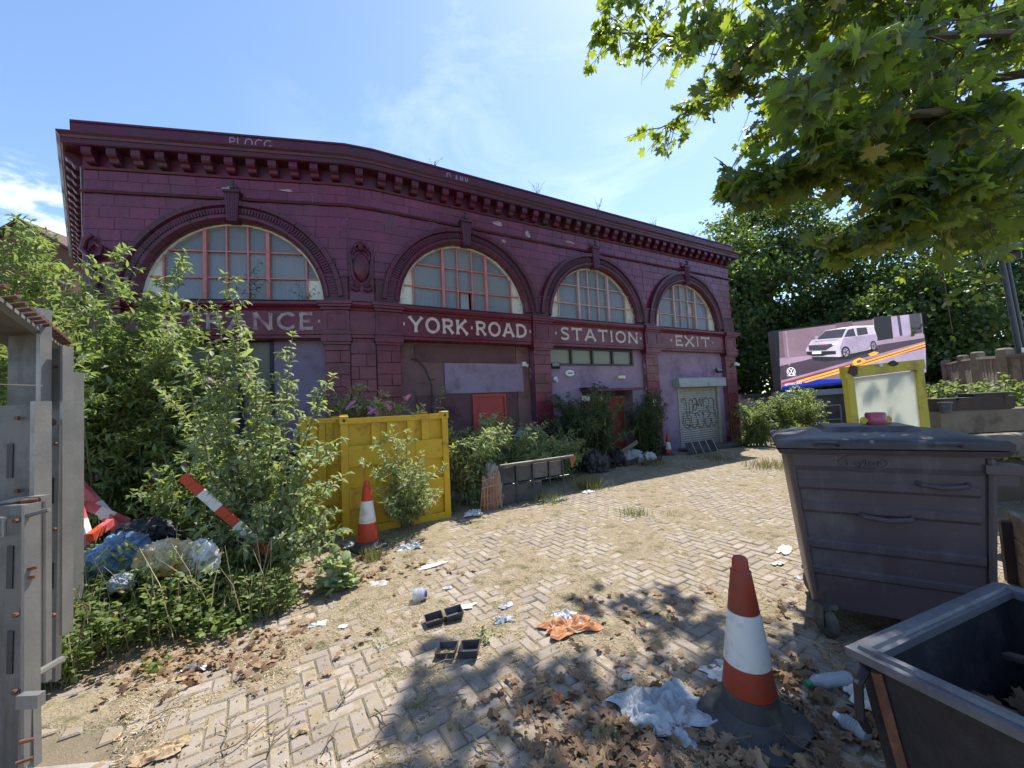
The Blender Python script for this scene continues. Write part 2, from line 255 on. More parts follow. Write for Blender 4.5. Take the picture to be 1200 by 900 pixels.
# ------------------------------------------------------------------ helpers
ORG = {}
def tag(o, label=None, cat=None, group=None, kind=None):
    if label: o['label'] = label
    if cat: o['category'] = cat
    if group: o['group'] = group
    if kind: o['kind'] = kind
    return o
def thing(name, label, cat, loc=(0, 0, 0), group=None):
    o = bpy.data.objects.new(name, None); COL.objects.link(o); o.location = loc
    o.empty_display_size = 0.2
    ORG[o.name] = Vector(loc)
    return tag(o, label, cat, group)
def link(name, me, mat, parent=None, kind=None):
    o = bpy.data.objects.new(name, me); COL.objects.link(o)
    if mat is not None and not me.materials: me.materials.append(MATS[mat])
    if parent is not None:
        o.parent = parent; ORG[o.name] = ORG.get(parent.name, Vector())
    if kind: o['kind'] = kind
    return o
class MB:
    def __init__(s): s.v = []; s.f = []; s.sm = False
    def add(s, vs, fs):
        k = len(s.v); s.v += [tuple(x) for x in vs]; s.f += [tuple(i+k for i in f) for f in fs]
    def hexa(s, b4, t4):
        s.add(list(b4)+list(t4), [(3, 2, 1, 0), (4, 5, 6, 7), (0, 1, 5, 4), (1, 2, 6, 5), (2, 3, 7, 6), (3, 0, 4, 7)])
    def box(s, x0, x1, y0, y1, z0, z1, M=None):
        vs = [Vector(p) for p in ((x0, y0, z0), (x1, y0, z0), (x1, y1, z0), (x0, y1, z0), (x0, y0, z1), (x1, y0, z1), (x1, y1, z1), (x0, y1, z1))]
        if M: vs = [M(p) if callable(M) else M @ p for p in vs]
        s.hexa(vs[:4], vs[4:])
    def bbox(s, x0, x1, y0, y1, z0, z1, c, M=None):
        """box whose top edges are chamfered"""
        A = [(x0, y0, z0), (x1, y0, z0), (x1, y1, z0), (x0, y1, z0)]; B = [(x, y, z1-c) for x, y, _ in A]
        T = [(x0+c, y0+c, z1), (x1-c, y0+c, z1), (x1-c, y1-c, z1), (x0+c, y1-c, z1)]
        vs = [Vector(p) for p in A+B+T]
        if M: vs = [M(p) if callable(M) else M @ p for p in vs]
        fs = [(8, 9, 10, 11)]
        for i in range(4):
            j = (i+1) % 4; fs += [(i, j, 4+j, 4+i), (4+i, 4+j, 8+j, 8+i)]
        s.add(vs, fs)
    def prism(s, pts, d):
        """closed outline pts (3D) pushed along vector d"""
        n = len(pts); d = Vector(d); P = [Vector(p) for p in pts]
        s.add(P+[p+d for p in P], [tuple(range(n-1, -1, -1)), tuple(range(n, 2*n))]+[(i, (i+1) % n, n+(i+1) % n, n+i) for i in range(n)])
    def tube(s, path, r, n=6, cap=True):
        path = [Vector(p) for p in path]; rs = r if isinstance(r, (list, tuple)) else [r]*len(path)
        k = len(s.v); prev = None
        for i, p in enumerate(path):
            d = (path[min(i+1, len(path)-1)]-path[max(i-1, 0)])
            if d.length < 1e-9: d = Vector((0, 0, 1))
            d.normalize()
            a = d.orthogonal().normalized() if prev is None else (prev-d*prev.dot(d))
            if a.length < 1e-6: a = d.orthogonal()
            a.normalize(); prev = a; b = d.cross(a)
            for j in range(n):
                q = 2*PI*j/n; s.v.append(tuple(p+(a*math.cos(q)+b*math.sin(q))*rs[i]))
        for i in range(len(path)-1):
            for j in range(n):
                s.f.append((k+i*n+j, k+i*n+(j+1) % n, k+(i+1)*n+(j+1) % n, k+(i+1)*n+j))
        if cap:
            s.f.append(tuple(k+j for j in range(n-1, -1, -1))); e = k+(len(path)-1)*n; s.f.append(tuple(e+j for j in range(n)))
    def lathe(s, prof, n=20, M=None):
        k = len(s.v)
        for r, z in prof:
            for j in range(n):
                q = 2*PI*j/n; p = Vector((r*math.cos(q), r*math.sin(q), z)); s.v.append(tuple(M @ p if M else p))
        for i in range(len(prof)-1):
            for j in range(n): s.f.append((k+i*n+j, k+i*n+(j+1) % n, k+(i+1)*n+(j+1) % n, k+(i+1)*n+j))
        if prof[0][0] > 1e-6: s.f.append(tuple(k+j for j in range(n-1, -1, -1)))
        if prof[-1][0] > 1e-6: e = k+(len(prof)-1)*n; s.f.append(tuple(e+j for j in range(n)))
    def sweep(s, prof, path, nrm, closed=False):
        """prof (v,z) along a plan polyline; nrm[i] is the mitred outward vector at path[i]"""
        k = len(s.v); n = len(prof)
        for (x, y), (nx, ny) in zip(path, nrm):
            for v, z in prof: s.v.append((x+nx*v, y+ny*v, z))
        for i in range(len(path)-1):
            for j in range(n-1): s.f.append((k+i*n+j, k+(i+1)*n+j, k+(i+1)*n+j+1, k+i*n+j+1))
        if closed:
            s.f.append(tuple(k+j for j in range(n))); e = k+(len(path)-1)*n; s.f.append(tuple(e+j for j in range(n-1, -1, -1)))
    def build(s, name, mat, parent=None, kind=None, smooth=False, world=True, fix=True):
        me = bpy.data.meshes.new(name)
        org = ORG.get(parent.name, Vector()) if (parent is not None and world) else Vector()
        me.from_pydata([(x-org.x, y-org.y, z-org.z) for x, y, z in s.v] if org.length else s.v, [], s.f)
        if fix:
            bm = bmesh.new(); bm.from_mesh(me); bmesh.ops.recalc_face_normals(bm, faces=bm.faces); bm.to_mesh(me); bm.free()
        if smooth:
            me.polygons.foreach_set('use_smooth', [True]*len(me.polygons))
            try: me.set_sharp_from_angle(angle=math.radians(40))
            except Exception: pass
        me.update()
        return link(name, me, mat, parent, kind)
def mesh_np(name, V, F):
    """V (n,3) array, F list of equal-length index arrays"""
    me = bpy.data.meshes.new(name)
    me.vertices.add(len(V)); me.vertices.foreach_set('co', np.ascontiguousarray(V, dtype=np.float32).ravel())
    nl = sum(f.size for f in F); npoly = sum(len(f) for f in F)
    me.loops.add(nl); me.polygons.add(npoly)
    me.loops.foreach_set('vertex_index', np.concatenate([f.ravel() for f in F]).astype(np.int32))
    st = []; c = 0
    for f in F:
        st.append(c+np.arange(len(f))*f.shape[1]); c += f.size
    me.polygons.foreach_set('loop_start', np.concatenate(st).astype(np.int32))
    me.update(calc_edges=True)
    return me
def scatter_mesh(name, tmpl, pos, X, Y, Z, size):
    """copies of a template (verts, tris, quads) placed with axes X, Y, Z scaled by size"""
    tv, tt, tq = tmpl; n = len(pos); k = len(tv)
    sz = np.asarray(size).reshape(-1, 1, 1)
    V = pos[:, None, :] + sz*(tv[None, :, 0:1]*X[:, None, :]+tv[None, :, 1:2]*Y[:, None, :]+tv[None, :, 2:3]*Z[:, None, :])
    off = (np.arange(n)*k)[:, None, None]; F = []
    if len(tt): F.append((tt[None]+off).reshape(-1, 3))
    if len(tq): F.append((tq[None]+off).reshape(-1, 4))
    return mesh_np(name, V.reshape(-1, 3), F)
def unit(a): return a/np.maximum(np.linalg.norm(a, axis=-1, keepdims=True), 1e-9)
def frames(D, roll, rng, upw=(0, 0, 1)):
    """frames with Y along D, Z near up turned by roll (radians array)"""
    D = unit(D); U = np.tile(np.array(upw, float), (len(D), 1))
    X = np.cross(D, U); bad = np.linalg.norm(X, axis=1) < 1e-3; X[bad] = (1, 0, 0); X = unit(X); Z = np.cross(X, D)
    c, s = np.cos(roll)[:, None], np.sin(roll)[:, None]
    return X*c+Z*s, D, Z*c-X*s
def lance(w=0.17, droop=0.22, fold=0.05):
    v = np.array([(0, 0, 0), (0, .33, -.02*droop/.2), (0, .7, -.4*droop), (0, 1, -droop), (-w, .3, fold), (-w*.8, .64, fold-.3*droop), (w, .3, fold), (w*.8, .64, fold-.3*droop)], float)
    tt = np.array([(0, 6, 1), (0, 1, 4), (2, 7, 3), (2, 3, 5)]); tq = np.array([(1, 6, 7, 2), (1, 2, 5, 4)])
    return v, tt, tq
def plane_leaf(curl=0.1):
    half = [(.0, 1.0), (.07, .80), (.20, .76), (.17, .60), (.30, .58), (.60, .70), (.56, .54), (.70, .44), (.50, .32), (.44, .22), (.72, .10), (.52, .02), (.40, -.10), (.18, -.06), (.05, 0.)]
    pts = half+[(-x, y) for x, y in half[::-1] if x > 0]
    v = [(0, .28, .04)]+[(x, y, -curl*(x*x*1.6+(y-.3)**2)+0.03*math.sin(9*x+5*y)) for x, y in pts]
    n = len(pts)
    tt = np.array([(0, 1+i, 1+(i+1) % n) for i in range(n)])[:, ::-1]
    return np.array(v, float), tt, np.zeros((0, 4), int)
def small_leaf(w=.42):
    v = np.array([(0, 0, 0), (w, .35, -.06), (w*.6, .75, -.1), (0, 1, -.2), (-w*.6, .75, -.1), (-w, .35, -.06), (0, .5, .05)], float)
    tt = np.array([(6, 0, 1), (6, 1, 2), (6, 2, 3), (6, 3, 4), (6, 4, 5), (6, 5, 0)])
    return v, tt, np.zeros((0, 4), int)
LANCE = lance(); LANCE2 = lance(0.2, .35, .07); PLANE = plane_leaf(); SMALL = small_leaf()
def foliage(name, tmpl, pos, dirs, size, mat, parent, rng, rollsd=0.6):
    org = np.array(ORG.get(parent.name, Vector())) if parent is not None else np.zeros(3)
    X, Y, Z = frames(np.asarray(dirs), rng.normal(0, rollsd, len(dirs)), rng)
    me = scatter_mesh(name, tmpl, np.asarray(pos)-org, X, Y, Z, size)
    return link(name, me, mat, parent, 'stuff')
def copy_tree(o, parent=None):
    c = o.copy(); COL.objects.link(c)
    if parent is not None: c.parent = parent
    for ch in list(o.children): copy_tree(ch, c)
    return c
def fbm(x, y, z=0.0, o=4): return mn.fractal(Vector((x, y, z)), 1.0, 2.0, o)


# ================================================================== STATION BUILDING
TM, TL = 0.518970, 0.210440
CX, CY = -2.910, 7.646
EM, NM = (math.cos(TM), math.sin(TM)), (math.sin(TM), -math.cos(TM))
EL, NL = (math.cos(TL), math.sin(TL)), (math.sin(TL), -math.cos(TL))
def FM(u, v, z): return Vector((CX+u*EM[0]+v*NM[0], CY+u*EM[1]+v*NM[1], z))
def FL(u, v, z): return Vector((CX+u*EL[0]+v*NL[0], CY+u*EL[1]+v*NL[1], z))
def on(F): return lambda p: F(p.x, p.y, p.z)          # local (u, v, z) to world
ZB, ZS, ZC = 3.10, 3.82, 3.80
ARCHES = [(FL, -2.19), (FM, 2.28), (FM, 6.12), (FM, 10.0)]
RI, RO = 1.53, 1.90
UL0, ULS, UMS, UM1 = -4.56, -0.21, 0.27, 12.42
bld = thing('station_building', 'long two storey former station of dark red glazed blocks with four big arched windows', 'building', (CX, CY, 0))
P1 = FL(UL0, 0, 0); P2 = FL(ULS, 0, 0); P3 = FM(UMS, 0, 0); P4 = FM(UM1, 0, 0)
P0 = Vector((P1.x-0.735*7, P1.y+0.678*7, 0)); P5 = Vector((P4.x-NM[0]*9, P4.y-NM[1]*9, 0))
PATH = [(p.x, p.y) for p in (P0, P1, P2, P3, P4, P5)]
def mitre(path):
    segs = []
    for a, b in zip(path, path[1:]):
        d = Vector((b[0]-a[0], b[1]-a[1])).normalized(); segs.append(Vector((d.y, -d.x)))
    ns = []
    for i in range(len(path)):
        if i == 0: n = segs[0]
        elif i == len(path)-1: n = segs[-1]
        else:
            n = (segs[i-1]+segs[i]); n = n/ n.dot(segs[i])
        ns.append((n.x, n.y))
    return ns, segs
PN, SEGS = mitre(PATH)
# ---- core wall above the sill with the arched openings, soffits included
def upper_wall(F, u0, u1, arcs, zt=6.2):
    mb = MB(); us = {u0, u1}
    for uc in arcs:
        for k in range(25): us.add(uc-RI*math.cos(PI*k/24))
    us = sorted(us)
    def bot(u):
        for uc in arcs:
            if abs(u-uc) <= RI+1e-6: return ZC+math.sqrt(max(0, RI*RI-(u-uc)**2))
        return ZS-0.1
    for a, b in zip(us, us[1:]):
        mid = (a+b)/2; ina = any(abs(mid-uc) < RI for uc in arcs)
        za = bot(a) if ina else ZS-0.1; zb = bot(b) if ina else ZS-0.1
        mb.add([F(a, 0, za), F(b, 0, zb), F(b, 0, zt), F(a, 0, zt)], [(0, 1, 2, 3)])
        if ina: mb.add([F(a, 0, za), F(b, 0, zb), F(b, -.38, zb), F(a, -.38, za)], [(0, 1, 2, 3)])
    return mb
upper_wall(FL, UL0, ULS, [-2.19]).build('wall', 'joint', bld, fix=False)
upper_wall(FM, UMS, UM1, [2.28, 6.12, 10.0]).build('wall', 'joint', bld, fix=False)
mb = MB()
mb.add([(P2.x, P2.y, 0), (P3.x, P3.y, 0), (P3.x, P3.y, 6.2), (P2.x, P2.y, 6.2)], [(0, 1, 2, 3)])
for a, b in ((P0, P1), (P4, P5)): mb.add([(a.x, a.y, 0), (b.x, b.y, 0), (b.x, b.y, 6.6), (a.x, a.y, 6.6)], [(0, 1, 2, 3)])
mb.add([(P0.x, P0.y, 0), (P5.x, P5.y, 0), (P5.x, P5.y, 6.6), (P0.x, P0.y, 6.6)], [(0, 1, 2, 3)])
mb.build('wall', 'joint', bld, fix=False)
mb = MB(); mb.prism([(p.x, p.y, 6.62) for p in (P0, P1, P2, P3, P4, P5)], (0, 0, .06)); mb.build('roof', 'soot_roof', bld)
# dark rooms behind the glass
mb = MB()
for F, a, b in ((FL, UL0+.1, ULS-.1), (FM, UMS+.1, UM1-.1)):
    mb.add([F(a, -2.2, .05), F(b, -2.2, .05), F(b, -2.2, 6.5), F(a, -2.2, 6.5)], [(0, 1, 2, 3)])
    mb.add([F(a, -2.2, 3.5), F(b, -2.2, 3.5), F(b, -.4, 3.5), F(a, -.4, 3.5)], [(0, 1, 2, 3)])
mb.build('inside_wall', 'dark_inside', bld, fix=False)

# ---- glazed blocks: courses laid round the arches, each block its own piece
def block_outline(a, b, z0, z1, arcs, R=RO-.02):
    """front outline of a block, cut back to an arch it runs into; None if nothing is left"""
    def cut(z):
        lo, hi = a, b
        for uc in arcs:
            if z < ZC+R and z >= ZC-.5:
                w = math.sqrt(max(0, R*R-max(0, z-ZC)**2))
                m = (a+b)/2
                if m < uc: hi = min(hi, uc-w)
                else: lo = max(lo, uc+w)
        return lo, hi
    zs = [z0+(z1-z0)*k/4 for k in range(5)]
    sp = [cut(z) for z in zs]
    ok = [(z, s) for z, s in zip(zs, sp) if s[1]-s[0] > .012]
    if len(ok) < 2: return None
    straight = all(abs(s[0]-a) < 1e-4 and abs(s[1]-b) < 1e-4 for _, s in ok)
    if straight and len(ok) == 5: ok = [ok[0], ok[-1]]
    return [(s[0], z) for z, s in ok]+[(s[1], z) for z, s in ok[::-1]]
BLOCKS = []      # (distance to camera, maker)
def add_block(F, outl, v0, v1, mat='faience'):
    ce = [(x, z) for x, z in outl]; cu = sum(x for x, _ in ce)/len(ce); cz = sum(z for _, z in ce)/len(ce)
    ch = .006
    def mk(mb):
        n = len(ce)
        back = [F(x, v0, z) for x, z in ce]; mid = [F(x, v1-ch, z) for x, z in ce]
        ins = []
        for x, z in ce:
            d = Vector((cu-x, cz-z)); d = d*(min(1, ch*1.6/max(d.length, 1e-6))); ins.append(F(x+d.x, v1, z+d.y))
        vs = back+mid+ins; fs = [tuple(range(2*n, 3*n))]
        for i in range(n):
            j = (i+1) % n; fs += [(i, j, n+j, n+i), (n+i, n+j, 2*n+j, 2*n+i)]
        mb.add(vs, fs)
    p = F(cu, v1, cz); area = (max(x for x, _ in ce)-min(x for x, _ in ce))*(max(z for _, z in ce)-min(z for _, z in ce))
    BLOCKS.append((area/max(1, (p-Vector((0, 0, H))).length_squared)*max(.05, abs(((Vector((0, 0, H))-p).normalized()).dot(F(0, 1, 0)-F(0, 0, 0)))), mk, mat))
r2 = random.Random(3)
def courses(F, u0, u1, z0, z1, n, bl, arcs, v=0.009, mat='faience', stag=True, jit=0.002):
    hgt = (z1-z0)/n
    for k in range(n):
        za, zb = z0+k*hgt+.003, z0+(k+1)*hgt-.003
        u = u0-(bl/2 if (k % 2 and stag) else 0)
        cuts = [uc for uc in arcs]
        edges = []
        while u < u1-1e-6:
            edges.append(u); u += bl*(1 if r2.random() < .8 else .72)
        edges = [e for e in edges if e > u0+.08 and e < u1-.08]
        for uc in cuts:
            if za < ZC+RO: edges = [e for e in edges if abs(e-uc) > .12]+[uc]
        edges = sorted([u0]+edges+[u1])
        for a, b in zip(edges, edges[1:]):
            o = block_outline(a+.003, b-.003, za, zb, arcs)
            if o: add_block(F, o, v-.03, v+r2.uniform(-jit, jit), mat)
ARL, ARM = [-2.19], [2.28, 6.12, 10.0]
courses(FL, UL0, ULS, ZS+.02, 5.73, 9, .46, ARL); courses(FM, UMS, UM1, ZS+.02, 5.73, 9, .46, ARM)
courses(FL, UL0, ULS, 5.80, 6.16, 2, .44, []); courses(FM, UMS, UM1, 5.80, 6.16, 2, .44, [])
# the narrow canted face between the two fronts
dS = Vector((P3.x-P2.x, P3.y-P2.y, 0)); wS = dS.length; dS.normalize(); nS = Vector((dS.y, -dS.x, 0))
def FS(u, v, z): return Vector((P2.x, P2.y, 0))+dS*u+nS*v+Vector((0, 0, z))
courses(FS, 0, wS, ZS+.02, 5.73, 9, wS, [], stag=False); courses(FS, 0, wS, 5.80, 6.16, 2, wS/2, [], stag=False)
courses(FS, .0, wS, .05, ZS-.02, 15, wS*.62, [], v=.012, mat='faience_red')
# pilasters below the band
PILS = [(FL, -4.56, -3.95), (FL, -.665, -.21), (FM, .27, .745), (FM, 3.98, 4.48), (FM, 7.90, 8.44), (FM, 11.82, 12.42)]
for F, a, b in PILS:
    mb = MB(); mb.box(a+.01, b-.01, -.5, .028, 0, ZB+.02, on(F)); mb.build('pilaster', 'joint', bld)
    for k in range(12):
        z0 = .28+k*.235; w = b-a
        cuts = [a, b] if k % 2 else [a, a+w*.6, b]
        for x, y in zip(cuts, cuts[1:]): add_block(F, [(x+.003, z0+.003), (x+.003, z0+.232), (y-.003, z0+.232), (y-.003, z0+.003)], .02, .05+r2.uniform(-.002, .002), 'faience_red')
    mb = MB(); mb.bbox(a-.03, b+.03, -.2, .09, 0, .26, .02, on(F)); mb.build('plinth', 'faience_trim', bld)
BLOCKS.sort(key=lambda x: -x[0])
for k, (ar, mk, mat) in enumerate(BLOCKS[:300]):
    mb = MB(); mk(mb); mb.build('faience_block', mat, bld)
for mt in ('faience', 'faience_red'):
    mb = MB()
    for ar, mk, mat in BLOCKS[300:]:
        if mat == mt: mk(mb)
    if mb.v: mb.build('faience_blocks', mt, bld, 'stuff')

# ---- mouldings that run along the whole front
def moulding(name, prof, mat, i0=0, i1=5):
    mb = MB(); mb.sweep(prof, PATH[i0:i1+1], PN[i0:i1+1], True); return mb.build(name, mat, bld)
moulding('string_course', [(-.02, 5.735), (.05, 5.74), (.065, 5.765), (.045, 5.79), (-.02, 5.795)], 'faience_trim', 1, 4)
moulding('bed_mould', [(-.02, 6.16), (.035, 6.165), (.05, 6.20), (.03, 6.21), (-.02, 6.215)], 'faience_trim')
moulding('frieze', [(-.02, 6.21), (.018, 6.212), (.018, 6.44), (.08, 6.45), (-.02, 6.46)], 'faience_trim')
moulding('cornice', [(-.02, 6.455), (.25, 6.46), (.27, 6.475), (.27, 6.555), (.285, 6.56), (.295, 6.60), (.33, 6.635), (.33, 6.66), (.16, 6.70), (-.02, 6.71)], 'faience_trim')
moulding('parapet', [(-.10, 6.66), (.155, 6.665), (.155, 6.91), (.175, 6.915), (.175, 6.95), (-.10, 6.955)], 'faience_trim')
def run_blocks(i, spacing, fn):
    a = Vector((*PATH[i], 0)); b = Vector((*PATH[i+1], 0)); L_ = (b-a).length; n = max(1, int(L_/spacing)); d = (b-a)/L_; nn = Vector((*SEGS[i], 0))
    for k in range(n):
        c = a+d*(L_*(k+.5)/n); fn(lambda p, c=c, d=d, nn=nn: c+d*p.x+nn*p.y+Vector((0, 0, p.z)))
mod_me = None
def modillion(M):
    mb = MB(); pr = [(.0, 6.23), (.10, 6.23), (.13, 6.25), (.15, 6.30), (.20, 6.33), (.225, 6.36), (.225, 6.456), (.0, 6.456)]
    mb.prism([M(Vector((-.072, v, z))) for v, z in pr], M(Vector((.072, 0, 0)))-M(Vector((-.072, 0, 0)))); mb.build('modillion', 'faience_trim', bld)
for i, s in ((0, .36), (1, .335), (2, .34), (3, .335)): run_blocks(i, s, modillion)
# the lettered band
moulding('entablature', [(-.30, 3.10), (.03, 3.10), (.06, 3.115), (.06, 3.17), (.085, 3.18), (.085, 3.215), (.045, 3.225), (.045, 3.645), (.07, 3.65), (.085, 3.69), (.13, 3.70), (.165, 3.745), (.165, 3.795), (.15, 3.80), (-.38, 3.835)], 'faience_red', 1, 4)
moulding('sill_ledge', [(-.02, 3.838), (.155, 3.806), (.175, 3.806), (.175, 3.822), (-.02, 3.85)], 'soot_roof', 1, 4)
for F, a, b in PILS:                                  # capitals that break forward over each pilaster
    mb = MB(); mb.box(a-.02, b+.02, -.1, .10, 2.98, 3.03, on(F)); mb.box(a-.045, b+.045, -.1, .135, 3.033, 3.10, on(F)); mb.box(a-.03, b+.03, -.1, .12, 3.103, 3.17, on(F)); mb.box(a-.05, b+.05, -.1, .145, 3.173, 3.215, on(F))
    mb.box(a-.01, b+.01, -.1, .10, 3.218, 3.645, on(F)); mb.box(a-.04, b+.04, -.1, .15, 3.648, 3.695, on(F)); mb.box(a-.07, b+.07, -.1, .20, 3.698, 3.745, on(F)); mb.box(a-.085, b+.085, -.1, .225, 3.748, 3.80, on(F))
    mb.build('capital', 'faience_red', bld)
    w = .035
    mb = MB()
    for (x0, x1, z0, z1) in ((a+.05, b-.05, 3.27, 3.27+w*.5), (a+.05, b-.05, 3.58, 3.58+w*.5), (a+.05, a+.05+w*.5, 3.29, 3.577), (b-.05-w*.5, b-.05, 3.29, 3.577)): mb.box(x0, x1, .09, .113, z0, z1, on(F))
    mb.build('panel_mould', 'faience_red', bld)
    if F is FM or a > -1:
        mb = MB(); mb.box(a+.01, b-.01, -.01, .075, 3.84, 4.30, on(F)); mb.box(a-.012, b+.012, -.01, .095, 4.303, 4.35, on(F)); mb.build('pedestal', 'faience_trim', bld)

# ---- arch rings of separate voussoirs, keystones
VPROF = [(RI, -.06), (RI-.005, .045), (RI+.05, .10), (RI+.10, .105), (RI+.125, .06), (RI+.25, .065), (RI+.275, .12), (RI+.36, .125), (RI+.37, 0.)]
for F, uc in ARCHES:
    nv = 17
    for k in range(nv):
        a0, a1 = PI*(.02+.96*k/nv)+.002, PI*(.02+.96*(k+1)/nv)-.002
        mb = MB(); g = .003*(k % 3-1); K = 4
        for q in range(K+1):
            an = a0+(a1-a0)*q/K
            for r_, v_ in VPROF: mb.v.append(tuple(F(uc-math.cos(an)*r_, v_+(g if v_ > 0 else 0), ZC+math.sin(an)*r_)))
        n = len(VPROF)
        for q in range(K):
            for j in range(n-1): mb.f.append((q*n+j, (q+1)*n+j, (q+1)*n+j+1, q*n+j+1))
        mb.f += [tuple(range(n)), tuple(K*n+j for j in range(n-1, -1, -1))]
        mb.build('voussoir', 'faience_trim', bld)
    mb = MB()                                         # bead row of small dentils on the ring
    for k in range(95):
        an = PI*(.03+.94*(k+.5)/95); M = lambda p, an=an: F(uc-math.cos(an)*(RI+.185+p.z)+math.sin(an)*p.x, p.y, ZC+math.sin(an)*(RI+.185+p.z)+math.cos(an)*p.x)
        mb.box(-.014, .014, .05, .088, -.045, .045, M)
    mb.build('dentil_row', 'faience_trim', bld, 'stuff')
    mb = MB(); mb.prism([F(uc-.085, -.05, ZC+RI-.03), F(uc+.085, -.05, ZC+RI-.03), F(uc+.125, -.05, 5.86), F(uc-.125, -.05, 5.86)], F(0, .19, 0)-F(0, 0, 0))
    ks = mb.build('keystone', 'faience_trim', bld)
    mb = MB()
    for q in range(5):
        x = (q-2)*.030; mb.tube([F(uc+x, .14, ZC+RI+.0), F(uc+x*1.45, .14, 5.80)], .012, 6)
    mb.box(uc-.14, uc+.14, -.02, .17, 5.835, 5.88, on(F)); mb.build('fluting', 'faience_trim', ks)
    mb = MB(); mb.tube([F(uc, .05, 5.88), F(uc, .12, 5.94), F(uc+.01, .14, 6.02), F(uc, .08, 6.07)], [.035, .045, .03, .02], 7); mb.build('iron_finial', 'paint_black', ks)

# ---- arched windows: frame, glazing bars, panes, curtains
rw = random.Random(11)
def arc_top(x): return ZC+math.sqrt(max(0, (RI-.02)**2-x*x))
for wi, (F, uc) in enumerate(ARCHES):
    red = 'window_red' if wi < 2 else 'window_pink'
    win = MB(); n = 32
    for k in range(n):                                # pale arched frame
        a0, a1 = PI*k/n, PI*(k+1)/n
        vs = [F(uc-math.cos(a)*r_, v_, ZC+.02+math.sin(a)*r_) for a in (a0, a1) for r_, v_ in ((RI+.01, -.17), (RI+.01, -.07), (RI-.05, -.07), (RI-.05, -.17))]
        win.add(vs, [(0, 1, 5, 4), (1, 2, 6, 5), (2, 3, 7, 6), (3, 0, 4, 7)])
    win.box(uc-RI, uc+RI, -.18, -.06, ZS-.0, ZS+.05, on(F))
    wo = win.build('window', 'cream_board', bld)
    cols = [-RI+.02, -1.2, -.53, -.18, .18, .53, 1.2, RI-.02]; rows = [ZS+.05, 4.29, 4.79, 9]
    for ci, x in enumerate(cols[1:-1]):
        big = ci in (1, 4); w = .03 if big else .015
        mb = MB(); mb.box(uc+x-w, uc+x+w, -.15, -.04 if big else -.065, ZS+.05, arc_top(x)-.02, on(F)); mb.build('mullion', red, wo)
    for zi, z in enumerate(rows[1:3]):
        hw = math.sqrt(max(0, (RI-.03)**2-(z-ZC)**2))
        mb = MB(); mb.box(uc-hw, uc+hw, -.145, -.068, z-.012, z+.012, on(F)); mb.build('glazing_bar', red, wo)
    for i in range(7):
        for j in range(3):
            x0, x1 = cols[i]+.012, cols[i+1]-.012; z0 = rows[j]+.01
            pts = []
            xs = [x0+(x1-x0)*k/6 for k in range(7)]
            tops = [min(rows[j+1]-.01, arc_top(x)) for x in xs]
            good = [(x, t) for x, t in zip(xs, tops) if t > z0+.03]
            if len(good) < 2: continue
            pts = [(good[0][0], z0), (good[-1][0], z0)]+[(x, t) for x, t in good[::-1]]
            tilt = rw.uniform(-.012, .012); cream = i in (0, 6) and not (wi == 0 and i == 6 and j == 1)
            if (wi, i, j) in ((1, 3, 0), (3, 4, 1)): continue      # a pane that has gone
            mb = MB(); mb.prism([F(uc+x, -.112+tilt*(z-z0)+(.012 if cream else 0), z) for x, z in pts], F(0, -.008, 0)-F(0, 0, 0))
            mb.build('board' if cream else 'pane', 'cream_board' if cream else ('grimy_glass' if rw.random() < .22 else 'window_glass'), wo)
    for (c0, c1) in ((-1.2, -.2), (-.16, .22), (.3, 1.18)):
        mb = MB(); n = 60; ph = rw.uniform(0, 6)
        xs = [c0+(c1-c0)*k/n for k in range(n+1)]
        if wi == 1 and c0 == -.16: xs = [x*.6 for x in xs]
        for k, x in enumerate(xs):
            v = -.215+.045*math.sin(k*1.15+ph)+.02*math.sin(k*.37+ph*2); top = 4.78
            mb.v += [tuple(F(uc+x, v, ZS)), tuple(F(uc+x, v-.01, top))]
        mb.f = [(2*k, 2*k+2, 2*k+3, 2*k+1) for k in range(n)]
        mb.build('curtain', 'curtain', wo, fix=False, smooth=True)

